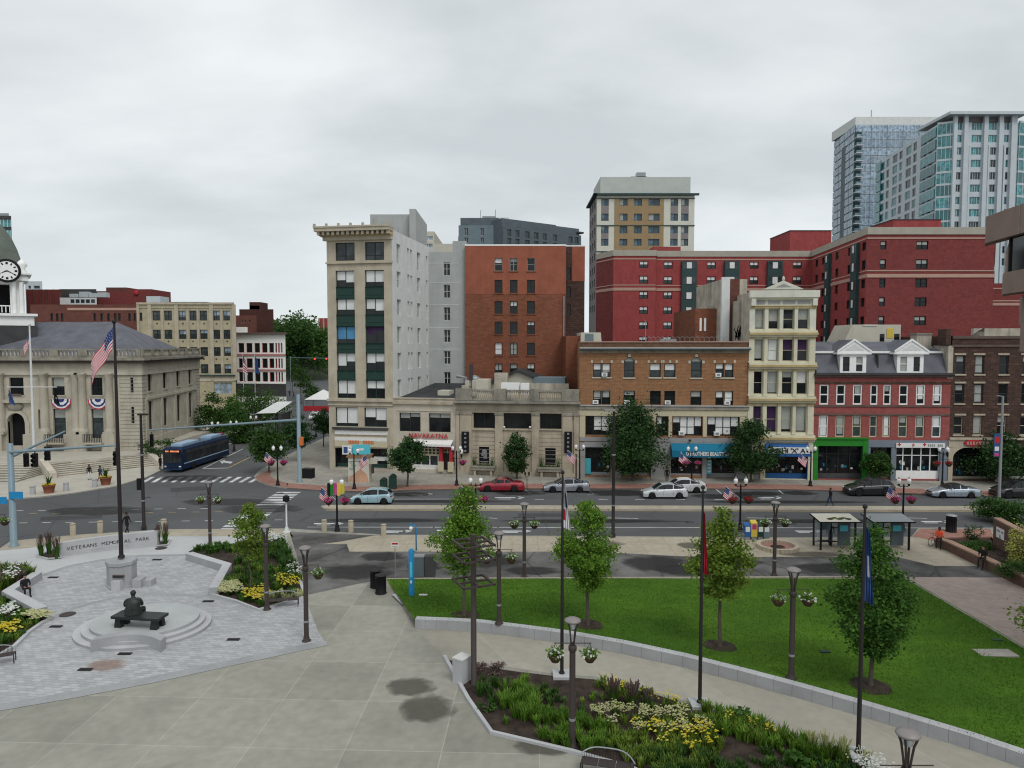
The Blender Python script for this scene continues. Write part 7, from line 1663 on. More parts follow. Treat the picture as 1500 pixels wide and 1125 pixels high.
shrub('edge_shrub','olive-leaved shrub reaching in from the right edge beside the lawn',G(1530,955,KZ),1.6,1.2,1.6,1500,.17,'leaf_olive',143,1.8)
shrub('dark_shrub','dark purple-leaved shrub at the right edge above the yellow shrub',G(1505,800,pz),.9,.7,.8,700,.12,'bush_mauve',144,.9)
shrub('flowering_bush','rounded bush with white blossom beside the bus at the town hall steps',G(234,672,KZ+.5),2.6,1.4,1.1,1500,.22,'leaf_deep',145,1.6)
# ------------------------------------------------------------------ street furniture
def flower_basket(label,p,r=.3,fol='leaf_lime',pet='petal_white',group='hanging flower baskets',n=230,npet=40,drop=.45,seed=0):
 rng=np.random.default_rng(seed+int(abs(p.x*31+p.y*17)));t=thing('hanging_basket',label,'flower basket',p,rng.random()*6,group)
 m_=MB();m_.lathe([(.02,-.28*r/.3),(.14*r/.3,-.26*r/.3),(.25*r/.3,-.1*r/.3),(.3*r/.3,.02)],(0,0,0),'pot_brown',12)
 m_.build('bowl',t);m_=MB()
 for k in range(3):a=k*2.1;m_.tube([(r*.85*math.cos(a),r*.85*math.sin(a),0),(0,0,drop)],.008,'dark_metal',4,cap=False)
 m_.build('chain',t)
 q=rng.normal(size=(n,3))*np.array([r*.5,r*.5,r*.26])+np.array([0,0,.12]);leaves_mesh('foliage',q,.1,fol,rng,parent=t)
 q=rng.normal(size=(npet,3));q/=np.linalg.norm(q,axis=1)[:,None];q=q*np.array([r*1.05,r*1.05,r*.62]);q[:,2]=np.abs(q[:,2])*1.1+.04;leaves_mesh('flowers',q,.11,pet,rng,parent=t,aspect=1.);return t
def us_flag_mesh(mb,o,fly,drop,L_,H_,wav=.08,nx=14,ny=13,sag=0.,ph=0.):
 """o: hoist top; fly/drop unit vectors"""
 o,fly,drop=Vector(o),Vector(fly),Vector(drop);nrm=fly.cross(drop).normalized()
 P_= lambda a,b_:o+fly*L_*a*(1-.12*sag)+drop*(H_*b_+sag*L_*a*a*.8)+nrm*wav*math.sin(a*9+ph+b_*1.5)*min(1,a*3)
 for i in range(nx):
  for j in range(ny):
   a0,a1,b0,b1=i/nx,(i+1)/nx,j/ny,(j+1)/ny;m_='flag_blue' if (a0<.4 and j<7) else ('flag_red' if j%2==0 else 'flag_white')
   mb.add([P_(a0,b0),P_(a1,b0),P_(a1,b1),P_(a0,b1)],[(0,1,2,3)],m_,True)
 for i in range(5):
  for j in range(4):
   a,b_=.04+.075*i+.02*(j%2),.06+.12*j;c=P_(a,b_)-nrm*.006;e=P_(a,b_)+nrm*.006;s_=.014*L_
   for q in (c,e):mb.add([q-fly*s_,q-drop*s_,q+fly*s_,q+drop*s_],[(0,1,2,3)],'flag_white')
# ---- park lamps: flared cage head on a brown steel post
plain('lamp_cap',(.24,.22,.215),.5,.2);LH=5.0
def park_lamp(label,p,first=[None],h=LH):
 if first[0] is not None:return dup(first[0],p,0,label)
 t=thing('park_lamp',label,'street lamp',p,0,'tall park lamps with a flared head');first[0]=t
 m_=MB();m_.lathe([(.24,0),(.24,.04),(.17,.05),(.15,.22),(.125,.3),(.115,3.75),(.1,3.8)],(0,0,0),'brown_metal',14);m_.lathe([(.13,1.0),(.135,1.05),(.13,1.1)],(0,0,0),'grey_metal',14);m_.build('post',t)
 m_=MB();m_.lathe([(.14,3.72),(.16,3.76),(.16,3.9),(.12,3.95)],(0,0,0),'brown_metal',14);m_.tube([(-.72,0,4.02),(.72,0,4.02)],.018,'brown_metal',6);m_.tube([(.0,0,3.9),(0,0,4.05)],.05,'brown_metal',8);m_.build('collar',t)
 for k in range(4):
  a=PI/4+k*PI/2;ca,sa=math.cos(a),math.sin(a);m_=MB();m_.tube([(.07*ca,.07*sa,3.9),(.1*ca,.1*sa,4.2),(.16*ca,.16*sa,4.6),(.26*ca,.26*sa,4.88)],.032,'brown_metal',6);m_.build('arm',t)
 m_=MB();m_.lathe([(.0,4.2),(.08,4.25),(.19,4.7),(.24,4.86)],(0,0,0),'lamp_glass',14) if False else m_.lathe([(.05,4.55),(.12,4.6),(.19,4.86)],(0,0,0),'lamp_glass',12);m_.build('diffuser',t)
 m_=MB();m_.lathe([(.29,4.86),(.32,4.9),(.3,4.94),(.18,5.0),(.0,5.03)],(0,0,0),'lamp_cap',20);m_.lathe([(.29,4.855),(.2,4.85),(.0,4.85)],(0,0,0),'brown_metal',16);m_.build('cap',t)
 return t
PL=[((308,800),KZ,1,'brown park lamp at the street end of the memorial bed, two white baskets'),((391,893),KZ,0,'brown park lamp rising from the memorial flower bed, without baskets'),((449,939),KZ,2,'brown park lamp on the paving corner with a single white basket on its right'),
  ((768,846),KZ,1,'park lamp at the back edge of the lawn behind the first two lawn trees'),((731,914),'L',1,'park lamp on the lawn wall just right of the grid sculpture'),((838,1092),KZ,1,'park lamp at the front kerb of the central flower bed beside the bench'),
  ((1134,843),KZ,1,'park lamp at the back edge of the lawn near the round brick planter'),((1159,993),'L',1,'park lamp standing on the lawn wall between the red flag and the blue flag'),((1322,1330),KZ,3,'park lamp head rising from the bottom right edge of the photo'),((-4,840),KZ,2,'park lamp at the left edge of the photo by the seated person')]
GB={0:'left basket of white flowers on the %s',1:'right basket of white flowers on the %s'}
for k,((u,v),z_,nb,lab) in enumerate(PL):
 p=G(u,v,z_) if z_!='L' else G(u,v,WZ);park_lamp(lab,p)
 where=('street-end memorial lamp','','paving corner lamp','back lawn lamp behind the first trees','lawn wall lamp by the sculpture','flower bed lamp beside the bench','back lawn lamp by the round planter','lawn wall lamp between red and blue flags','','left edge lamp')[k]
 for s_ in ((-1,1) if nb==1 else (1,) if nb==2 else ()):flower_basket(GB[(s_+1)//2]%where,p+Vector((s_*.66,0,3.55)),.3,pet='petal_white',seed=k*3+s_)
# ---- victorian double globe lamps
def globe_lamp(label,p,rz=0,first=[None],single=False):
 if first[0] is not None:return dup(first[0],p,rz,label)
 t=thing('globe_lamp',label,'street lamp',p,rz,'black street lamps with two white acorn globes');first[0]=t
 m_=MB();m_.lathe([(.24,0),(.24,.12),(.18,.16),(.16,.45),(.1,.6),(.085,.9),(.065,3.6),(.09,3.65),(.05,3.7),(.045,3.85)],(0,0,0),'black_paint',10);m_.build('post',t)
 m_=MB();m_.tube([(-.42,0,3.72),(-.3,0,3.62),(0,0,3.7),(.3,0,3.62),(.42,0,3.72)],.035,'black_paint',6);m_.tube([(-.7,0,2.95),(.7,0,2.95)],.02,'black_paint',5);m_.build('crossarm',t)
 for s_ in (-1,1):
  m_=MB();m_.lathe([(.06,3.68),(.1,3.78),(.1,3.86)],(s_*.42,0,0),'black_paint',8);b_=m_.build('lamp_holder',t)
  m_=MB();m_.lathe([(.09,3.86),(.15,3.98),(.18,4.14),(.14,4.26),(.1,4.3)],(s_*.42,0,0),'globe_white',12);m_.lathe([(.11,4.29),(.09,4.36),(.03,4.42),(.0,4.5)],(s_*.42,0,0),'lens_grey',8);m_.build('globe',t)
 return t
def stick_flag(label,p,dx,L_=1.5,H_=.9,rz=0,up=1.1,ph=0.):
 t=thing('flag',label,'flag',p,rz,'small american flags on lamp posts');m_=MB();e=Vector((dx*1.25,0,up));m_.tube([(0,0,0),e],.02,'pole_white',5);m_.build('flagpole',t)
 m_=MB();d=e.normalized();us_flag_mesh(m_,e,-d*.95+Vector((0,0,-.0)),Vector((dx*.25,0,-1)).normalized() if True else 0,L_*.8,H_,.06,10,13,ph=ph);m_.build('cloth',t);return t
GL_=[((407,711),KZ,'corner crossing','f','pink'),((494,778),KZ,'park kerb facing the pale blue car','f','pink'),((519,716),KZ,'mural kiosk','f',None),((669,711),KZ,'restaurant entrance',None,'pink1'),((697,775),KZ,'park kerb behind the first lawn tree','f','pink1'),
  ((1013,712),KZ,'teal awning','f','pink'),((1084,776),KZ,'park kerb by the newspaper boxes','f','red'),((1187,712),KZ,'cream pillar of the blue awning shop','f',None),((1322,776),KZ,'park kerb between the bus shelters','f','pink'),((1380,713),KZ,'white shopfront',None,'red'),((849,708),KZ,'right end of the bank','f',None),
  ((463,640),0.05,'side street corner by the office building',None,None),((343,660),KZ,'side street kerb behind the bus',None,None),((316,662),KZ,'town hall side of the bus',None,'pink1'),((372,650),KZ,'side street near the bus shelter',None,None)]
for k,((u,v),z_,where,fl,bk) in enumerate(GL_):
 p=G(u,v,z_);globe_lamp('black two-globe street lamp at the %s'%where,p,0)
 if fl:stick_flag('small american flag on the lamp at the %s'%where,p+Vector((0,0,2.55)),-1 if k!=2 else 1,ph=k)
 if bk:
  for s_ in ((-1,1) if not bk.endswith('1') else (1,)):
   flower_basket('%s %s flower basket, lamp at the %s'%('left' if s_<0 else 'right','red' if bk=='red' else 'pink',where),p+Vector((s_*.66,0,2.5)),.34,'leaf_deep','petal_red' if bk=='red' else 'petal_pink',n=160,npet=150,seed=k)
p=G(494,778,KZ);t=thing('yarn_cover','bright pink, yellow and green cloth cover hung on the lamp by the pale blue car','cloth cover',p+Vector((0,0,3.55)))
for x0,x1,m_ in ((-.75,-.5,'black_paint'),(-.5,-.25,'green_paint'),(-.25,.05,'petal_pink'),(.05,.4,'yellow_paint'),(.4,.62,'petal_yellow')):
 q=MB();n=4
 for i in range(n):a,b_=x0+(x1-x0)*i/n,x0+(x1-x0)*(i+1)/n;w0,w1=.05*math.sin(i*3),.05*math.sin(i*3+3);q.add([(a,-.12+w0,-.5-.1*math.sin(a*9)),(b_,-.12+w1,-.5-.1*math.sin(b_*9)),(b_,-.1,.45),(a,-.1,.45),(a,.12,-.4),(b_,.12,-.4),(b_,.1,.45),(a,.1,.45)],[(0,1,2,3),(5,4,7,6),(3,2,6,7)],m_)
 q.build('cloth_panel',t)
# ---- large flagpoles
def flagpole(label,p,H,r,mat,base=True,name='flagpole'):
 t=thing(name,label,'flagpole',p);m_=MB();m_.tube([(0,0,.1),(0,0,H*.5),(0,0,H-.1)],[r,r*.85,r*.5],mat,12);m_.lathe([(r*1.6,.0),(r*1.6,.1),(r*1.1,.18)],(0,0,.1),mat,12);m_.build('pole',t)
 m_=MB();m_.ball((0,0,H),(r*1.1,r*1.1,r*1.1),mat,8,6);m_.build('finial',t)
 if base:m_=MB();m_.box(-.42,.42,-.42,.42,-.05,.16,'granite_top');m_.build('base_block',t)
 return t
def hang_flag(label,p,w_,h,fn,cat='flag',folds=7.,nx=10,ny=14,dirx=1,taper=.55):
 """a flag hanging almost limp against its pole, p = top hoist corner"""
 t=thing('flag',label,cat,p);m_=MB()
 def P_(a,b_):
  return Vector((dirx*w_*a*(taper+(1-taper)*b_),.11*math.sin(a*folds*3+b_*2)*a**.5,-h*b_-a*w_*.9*(1-b_*.35)))
 for i in range(nx):
  for j in range(ny):a0,a1,b0,b1=i/nx,(i+1)/nx,j/ny,(j+1)/ny;m_.add([P_(a0,b0),P_(a1,b0),P_(a1,b1),P_(a0,b1)],[(0,1,2,3)],fn((a0+a1)/2,(b0+b1)/2),True)
 m_.build('cloth',t);return t
for (u,v,vt,lab,fl) in ((823,991,692,'dark flagpole with a white flag on a granite block in the flower bed',0),(1025,1034,714,'dark flagpole with a red flag on a granite block by the curved walk',1),(1257,1108,742,'dark flagpole with a blue flag at the right end of the flower bed',2)):
 p=G(u,v,KZ);H=P(u,vt,p.y).z-p.z;flagpole(lab,p,H,.085,'dark_metal')
 if fl==0:hang_flag('white flag with blue and red marks drooping from its dark pole',p+Vector((.03,0,H-.1)),.36,2.4, lambda a,b_:'state_blue' if (.25<b_<.55 and .35<a<.8) else ('flag_red' if (.62<b_<.85 and a<.4) else 'flag_white'),taper=.25)
 if fl==1:hang_flag('red flag hanging limp from its dark pole',p+Vector((.0,0,H-.9)),.26,2.7, lambda a,b_:'flag_red',dirx=1,taper=.4);hang_flag('red flag hanging limp from its dark pole',p+Vector((0,.05,H-.7)),.35,1.9, lambda a,b_:'flag_red',dirx=-1,taper=.5) if False else None
 if fl==2:hang_flag('blue flag with a pale emblem hanging limp from its dark pole',p+Vector((.04,0,H-.7)),.34,2.8, lambda a,b_:'flag_white' if (.38<b_<.62 and .35<a<.7) else 'state_blue',taper=.5)
p=G(179,857,KZ);zt_=P(178,819,p.y).z-KZ
t=thing('flag_pedestal','octagonal granite memorial pedestal carrying the tall american flagpole','pedestal',p)
m_=MB();m_.lathe([(.92,0),(.92,.12),(.86,.14),(.86,zt_-.25),(.93,zt_-.24),(.93,zt_-.04),(.88,zt_)],(0,0,0),'granite',8,smooth=False);m_.build('block',t)
m_=MB();m_.box(-.1,.62,-.9,-.8,zt_*.45,zt_*.55,'brownstone');m_.box(-.06,.58,-.92,-.9,zt_*.465,zt_*.535,'bronze_statue');m_.build('plaque',t)
m_=MB();m_.box(-.05,.5,-1.15,-.7,0,.62,'granite_top');m_.build('step_block',t);m_=MB();m_.box(.95,1.5,-.6,.1,0,.55,'granite');m_.box(1.5,2.0,-.3,.4,0,.4,'granite');m_.build('side_block',t)
H=P(172,471,p.y).z-p.z-zt_;fp_=p+Vector((0,0,zt_));flagpole('very tall dark flagpole on the granite pedestal in the memorial plaza',fp_,H,.13,'dark_metal',base=False)
t=thing('flag','large american flag drooping from the tall memorial flagpole','flag',fp_+Vector((-.08,0,H-.35)));m_=MB()
us_flag_mesh(m_,(0,0,0),Vector((-.62,0,-.78)).normalized(),Vector((-.06,0,-1)).normalized(),2.3,1.45,.14,16,13,sag=.25);m_.build('cloth',t)
p=Vector((P(50,660,88).x,88,TZ));H=P(46,475,88).z-TZ;t=flagpole('tall white yardarm flagpole on the town hall terrace',p,H,.17,'pole_white',base=False)
m_=MB();za=P(50,567,88).z-TZ;m_.tube([(-3.1,0,za),(3.1,0,za)],.06,'pole_white',6);m_.build('yardarm',t)
t=thing('flag','american flag hanging at the top of the white yardarm pole','flag',p+Vector((-.15,0,H-1.2)));m_=MB();us_flag_mesh(m_,(0,0,0),Vector((-.35,0,-.9)).normalized(),Vector((0,0,-1)),1.9,1.2,.12,10,13);m_.build('cloth',t)
hang_flag('blue flag hanging from the left end of the white yardarm',p+Vector((-2.9,0,za-.2)),.8,1.7, lambda a,b_:'state_blue',taper=.4);hang_flag('black flag hanging from the right end of the white yardarm',p+Vector((2.7,0,za-.2)),.8,1.7, lambda a,b_:'flag_white' if (.4<b_<.6 and .4<a<.6) else 'black_paint',taper=.4)
for u,lab,m2 in ((356,'american flag on a pole by the side street trees','us'),(373,'blue flag on a pole by the side street trees','blue')):
 p=Vector(((u-750)/F*135,135,KZ));H=P(u,520,135).z;flagpole('thin white flagpole with the %s'%lab.split(' on')[0],p,H,.07,'pole_white',base=False)
 hang_flag(lab,p+Vector((.05,0,H-.2)),.9,3.2,(lambda a,b_:'flag_blue' if b_<.35 and a<.5 else ('flag_red' if int(b_*13)%2 else 'flag_white')) if m2=='us' else (lambda a,b_:'state_blue'),taper=.5)
# ---- memorial wall
pts=[G(86,816,KZ),G(120,811.5,KZ),G(158,807,KZ),G(195,803.5,KZ),G(230,800.5,KZ)]
ht=P(86,796,pts[0].y).z;he=P(230,778,pts[-1].y).z
t=thing('memorial_wall','curved grey granite memorial wall with carved park name','sign wall',pts[0])
m_=MB();th=Vector((0,.5,0));n=len(pts)
loc=[q-pts[0] for q in pts];hh=[(ht+(he-ht)*k/(n-1))-KZ for k in range(n)]
for i in range(n-1):
 a,b_=loc[i],loc[i+1];A0,B0=a+Vector((0,0,hh[i])),b_+Vector((0,0,hh[i+1]));m_.quad(a,b_,B0,A0,'granite_top');m_.quad(A0,B0,B0+th,A0+th,'granite_top');m_.quad(b_+th,a+th,A0+th,B0+th,'granite_top')
m_.quad(loc[0]+th,loc[0],loc[0]+Vector((0,0,hh[0])),loc[0]+th+Vector((0,0,hh[0])),'granite_top');m_.quad(loc[-1],loc[-1]+th,loc[-1]+th+Vector((0,0,hh[-1])),loc[-1]+Vector((0,0,hh[-1])),'granite_top');m_.build('wall',t)
words='VETERANS MEMORIAL PARK';L_tot=sum((loc[i+1]-loc[i]).length for i in range(n-1))
def wall_at(s_):
 i=0
 while i<n-2 and s_>(loc[i+1]-loc[i]).length:s_-=(loc[i+1]-loc[i]).length;i+=1
 d=(loc[i+1]-loc[i]);return loc[i]+d.normalized()*s_,math.atan2(d.y,d.x),hh[i]+(hh[i+1]-hh[i])*s_/d.length
m_=MB()
for k,ch in enumerate(words):
 if ch==' ':continue
 c_,an,h_=wall_at(.5+(L_tot-1.)*(k+.5)/len(words));me=text_mesh(ch,.36,.004);m_.join_mesh(me,Matrix.Translation(c_+Vector((0,-.012,h_-.62)))@Matrix.Rotation(an,4,'Z')@TXT,'dark_metal');bpy.data.meshes.remove(me)
m_.build('lettering',t)
m_=MB();ln2='IIIIIIII IIIIIIIIIII'
for k,ch in enumerate(ln2):
 if ch==' ':continue
 c_,an,h_=wall_at(L_tot*.3+L_tot*.4*(k+.5)/len(ln2));me=text_mesh(ch,.16,.003);m_.join_mesh(me,Matrix.Translation(c_+Vector((0,-.012,h_-.9)))@Matrix.Rotation(an,4,'Z')@TXT,'lens_grey');bpy.data.meshes.remove(me)
m_.build('small_lettering',t)
# ---- granite seat walls of the memorial plaza
def seatwall(label,pts_px,h=.5,th=.5,side=1):
 ps=[G(u,v,KZ) for u,v in pts_px];o=thing('seat_wall',label,'bench wall',ps[0]);m_=MB();n=len(ps)
 offs=[]
 for i in range(n):
  d0=(ps[i]-ps[max(i-1,0)]) if i else (ps[1]-ps[0]);d1=(ps[min(i+1,n-1)]-ps[i]) if i<n-1 else d0;n0=Vector((-d0.y,d0.x,0)).normalized();n1=Vector((-d1.y,d1.x,0)).normalized();nn=(n0+n1).normalized();offs.append(nn*side*th/max(.4,nn.dot(n0)))
 for i in range(n-1):
  a,b_=ps[i]-ps[0],ps[i+1]-ps[0];q=[a,b_,b_+offs[i+1],a+offs[i]];m_.add([(p.x,p.y,-.02) for p in q]+[(p.x,p.y,h) for p in q],[(0,1,5,4),(1,2,6,5),(2,3,7,6),(3,0,4,7),(4,5,6,7),(7,6,5,4)],'granite')
  q=[(p.x,p.y,h+.004) for p in q];m_.add(q,[(0,1,2,3),(3,2,1,0)],'granite_top')
 m_.build('granite_block',o);return o
seatwall('angled granite seat wall along the left side of the right memorial bed',[(272,821),(326,838),(306,873)],.5,.55,1)
seatwall('angled granite seat wall on the left with a person sitting on it',[(62,849),(22,875),(70,901)],.5,.6,1 if False else -1)
# ---- statue platform: three curved steps
c_=G(211,920,KZ);t=thing('statue_platform','round stepped granite platform with a low curved front wall','platform',c_)
sx=95/F*c_.y;
for k,(r,z0,z1_) in enumerate(((1.,.0,.15),(.9,.15,.3),(.8,.3,.45))):
 m_=MB();n=48;rx=sx*r;m_.prism([(rx*math.cos(2*PI*i/n),rx*.86*math.sin(2*PI*i/n)+.1*k) for i in range(n)],z0,z1_,'granite','granite_top' if k<2 else 'grey_render');m_.build('step' if k<2 else 'platform_top',t)
m_=MB();n=12
for i in range(n):
 def cr(t_):x=-1.75+3.5*t_;return Vector((x+.7,-sx*.86-.15+.75*(1-(x/1.75)**2),0))
 a,b_=cr(i/n),cr((i+1)/n);w2=Vector((0,.55,0));h=.62;q=[a,b_,b_+w2,a+w2];m_.add([(p.x,p.y,0) for p in q]+[(p.x,p.y,h) for p in q],[(0,1,5,4),(2,3,7,6),(4,5,6,7)]+([(3,0,4,7)] if i==0 else [])+([(1,2,6,5)] if i==n-1 else []),'granite')
m_.build('curved_wall',t)
for i,(u,v) in enumerate(((78,846),(230,820),(82,918),(342,937),(125,981),(183,958),(305,881))):
 p=G(u,v,KZ+.02);m_=MB();m_.box(-.32,.32,-.12,.12,0,.035,'dark_metal');m_.box(-.26,.26,-.07,.07,.035,.04,'black_paint');o=m_.build('ground_light');o.location=p;tag(o,('dark ground light left of the pedestal near the seated person','dark ground light right of the pedestal','dark ground light beside the left bed corner','dark ground light right of the statue steps','dark ground light beside the rusty stain','dark ground light in front of the curved statue wall','dark ground light beside the right memorial bed')[i],'ground light','ground lights in the memorial paving')
for i,(u,v) in enumerate(((99,900),(236,803))):
 p=G(u,v,KZ+.018);m_=MB();m_.lathe([(.42,0),(.42,.015),(.36,.02),(.0,.02)],(0,0,0),'brown_metal',18);o=m_.build('manhole_cover');o.location=p;tag(o,('round brown manhole cover left of the statue platform','round manhole cover beside the right end of the memorial wall')[i],'manhole cover')
# ---- bronze bench under the statue (person built later)
SB=G(206,917,KZ+.45);SB.z=KZ+.45
# ---- sculpture pole with square grids
p=G(694,1003,KZ);t=thing('grid_sculpture','tall brown steel post with three horizontal square grid frames','sculpture',p)
H=P(694,783,p.y).z-KZ;m_=MB();m_.lathe([(.17,0),(.17,.05),(.135,.06),(.13,H)],(0,0,0),'brown_metal',12);m_.build('post',t)
for v in (795,816,852):
 z_=P(694,v,p.y).z-KZ;m_=MB();s_=.72;an=.42;ca,sa=math.cos(an),math.sin(an);R2=Matrix.Rotation(an,4,'Z');m_.T=Matrix.Translation((0,0,z_))@R2
 for a,b_ in (((-s_,-s_),(s_,-s_)),((s_,-s_),(s_,s_)),((s_,s_),(-s_,s_)),((-s_,s_),(-s_,-s_)),((-s_,0),(s_,0)),((0,-s_),(0,s_))):
  d=Vector((b_[0]-a[0],b_[1]-a[1],0)).normalized();q=0
  m_.box(min(a[0],b_[0])-.05,max(a[0],b_[0])+.05,min(a[1],b_[1])-.05,max(a[1],b_[1])+.05,-.04-.002*(a[0]==b_[0]),.04+.002*(a[0]==b_[0]),'brown_metal')
 m_.build('grid_frame',t)
# ---- blue emergency phone
p=G(603,877,KZ);t=thing('emergency_phone','bright blue emergency call post with a curved camera arm','emergency phone',p);H=P(603,804,p.y).z-KZ
m_=MB();m_.lathe([(.17,0),(.17,H-.1),(.1,H),(.0,H+.03)],(0,0,0),'emerg_blue',14);m_.build('post',t);m_=MB();m_.box(-.07,.07,-.19,-.16,H*.45,H*.75,'cyan_paint');m_.box(-.05,.05,-.2,-.16,H*.33,H*.38,'sign_white');m_.build('call_panel',t)
H2=P(603,769,p.y).z-KZ;m_=MB();m_.tube([(.12,.0,H-.2),(.3,0,H-.1),(.3,0,H2-.15),(.2,0,H2-.02),(0,0,H2-.05)],.04,'emerg_blue',8);m_.build('arm',t);m_=MB();m_.lathe([(.0,-.2),(.1,-.15),(.12,0),(.06,.06)],(0,0,H2-.15),'globe_white',10);m_.build('camera',t);m_=MB();m_.lathe([(.05,0),(.07,.1),(.0,.2)],(0,0,H2-.02),'emerg_blue',8);m_.build('beacon',t)
g=MB();g.sheet(gp([(574,871),(600,867),(608,881),(589,886)],KZ+.1),KZ+.12,'granite_pavers');structure('gravel_pad',g)
p=G(605,845,KZ+.02);t=thing('utility_cabinet','dark grey double utility cabinet with pale lids behind the emergency phone','cabinet',p);h=P(605,816,p.y).z-KZ
m_=MB();m_.box(.05,.72,0,.55,0,h-.05,'blue_metal');m_.box(.76,1.45,0,.55,0,h,'tile_dark');m_.build('body',t);m_=MB();m_.box(.03,.74,-.02,.57,h-.05,h+.02,'grey_metal');m_.build('lid',t)
p=G(579,848,KZ);t=thing('park_sign','small pink and white notice on a thin grey post beside the lawn corner','sign',p);h=P(579,794,p.y).z-KZ;m_=MB();m_.tube([(0,0,0),(0,0,h-.1)],.03,'grey_metal',6);m_.build('post',t)
m_=MB();m_.box(-.24,.24,-.03,-.01,h-.35,h,'sign_white');m_.box(-.2,.2,-.035,-.03,h-.16,h-.04,'red_paint');sb_=m_.build('sign_board',t);m_=MB();m_.box(-.17,.17,-.034,-.03,h-.3,h-.27,'lens_grey');m_.build('text_lines',t)
def litter_bin(label,p,h,r,mat='black_paint',lid='dark_metal',group=None):
 t=thing('litter_bin',label,'bin',p,0,group);m_=MB();m_.lathe([(r*1.05,0),(r*1.05,.06),(r*.9,.08),(r*.9,h*.78),(r*1.02,h*.8),(r*1.02,h*.84)],(0,0,0),mat,16)
 for k in range(14):a=2*PI*k/14;m_.box(r*.95*math.cos(a)-.012,r*.95*math.cos(a)+.012,r*.95*math.sin(a)-.012,r*.95*math.sin(a)+.012,.1,h*.8,mat)
 m_.build('body',t);m_=MB();m_.lathe([(r*.3,h*.84),(r*.3,h*.93)],(0,0,0),mat,8);m_.lathe([(r*1.05,h*.93),(r*1.05,h*.96),(r*.6,h),(.0,h*1.01)],(0,0,0),lid,16);m_.build('lid',t);return t
litter_bin('dark round litter bin at the plaza edge, farther of the two',G(550,860,KZ),1.15,.33,group='litter bins by the lawn corner');litter_bin('dark round litter bin at the plaza edge, nearer of the two',G(558,869,KZ),1.2,.34,group='litter bins by the lawn corner')
litter_bin('tall black bin with a pale lid behind the man in orange',G(1393,779,KZ),1.45,.4,lid='grey_metal')
p=G(674,1000,KZ);t=thing('granite_box','upright pale granite block at the tip of the flower bed','stone block',p,-.6);h=P(674,963,p.y).z-KZ;m_=MB();m_.box(-.28,.28,-.2,.45,0,h,'granite_top');m_.box(-.3,.3,-.22,.47,h-.05,h+.01,'concrete_light');m_.build('block',t)
# ---- benches
def bench(label,p,rz,L_=1.85,first=[None]):
 if first[0] is not None:return dup(first[0],p,rz,label)
 t=thing('park_bench',label,'bench',p,rz,'curved metal park benches');first[0]=t
 for k in range(3):m_=MB();a=-L_/2+.06+k*(L_-.12)/3;m_.box(a+.01,a+(L_-.12)/3-.01,-.22,.25,.42,.45,'brown_metal');m_.build('seat',t)
 m_=MB();N_=12;pr=[]
 for k in range(N_+1):s_=-1+2*k/N_;pr.append((s_*L_/2,.33-.5*abs(s_)**4,.82-.14*abs(s_)**3))
 m_.tube(pr,.028,'grey_metal',6)
 for k in range(30):s_=-.82+1.64*k/29;x=s_*L_/2;m_.box(x-.008,x+.008,.28-.3*abs(s_)**4,.3-.3*abs(s_)**4,.46,.8-.13*abs(s_)**3,'dark_metal')
 m_.build('backrest',t)
 for sx_ in (-1,1):
  for sy in (-.2,.24):m_=MB();m_.tube([(sx_*(L_/2-.08),sy,0),(sx_*(L_/2-.08),sy,.43)],.025,'dark_metal',6);m_.build('leg',t)
 return t
bench('curved metal park bench at the bottom edge of the photo beside the bed lamp',G(889,1136,KZ),math.radians(-14),2.0);bench('metal park bench backing onto the right memorial flower bed',G(413,889,KZ),math.radians(13));bench('metal park bench at the left edge of the photo by the left bed',G(-12,975,KZ),math.radians(25))
# ---- bollards
def bollard(label,p,mat,h=.95,r=.2,group='stone bollards'):
 m_=MB();m_.lathe([(r,0),(r*.95,h-.12),(r*.8,h-.1),(r*1.05,h-.06),(r*1.0,h),(0,h+.04)],(0,0,0),mat,12);o=m_.build('bollard');o.location=p;return tag(o,label,'bollard',group)
for u,v,lab in ((107,784,'yellowish stone bollard behind the left half of the memorial wall'),(147,780,'yellowish stone bollard behind the middle of the memorial wall'),(475,778,'yellowish stone bollard left of the cloth-covered lamp'),(514,779,'yellowish stone bollard right of the cloth-covered lamp'),(562,785,'yellowish stone bollard behind the small pink notice'),(240,777,'yellowish stone bollard behind the right end of the memorial wall')):bollard(lab,G(u,v,KZ),'bank_stone',.95,.22)
for u,v,lab in ((48,724,'grey granite bollard left of the first terracotta planter'),(97,719,'grey granite bollard right of the first terracotta planter'),(139,713,'grey granite bollard left of the second terracotta planter')):bollard(lab,G(u,v,KZ),'granite',.85,.27,'granite bollards on the town hall pavement')
# ---- terracotta yucca planters
for u,v,lab in ((72,722,'terracotta planter with a yucca in front of the wide steps, left one'),(155,710,'terracotta planter with a yucca near the two standing people')):
 p=G(u,v,KZ);t=thing('planter',lab,'planter',p,0,'terracotta planters by the town hall');m_=MB();m_.lathe([(.42,0),(.58,.75),(.62,.76),(.62,.85),(.5,.8),(.0,.78)],(0,0,0),'terracotta',16);m_.build('pot',t)
 m_=MB();tuft(m_,0,0,.8,1.25,.2,26,'leaf_deep',.05,rr,.7);m_.build('yucca',t);m_=MB();[blooms(m_,0,0,.8,.62,60,'petal_yellow',.09,.12) for _ in range(1)];tuft(m_,0,0,.75,.3,.9,50,'leaf_olive',.05);m_.build('flowers',t)
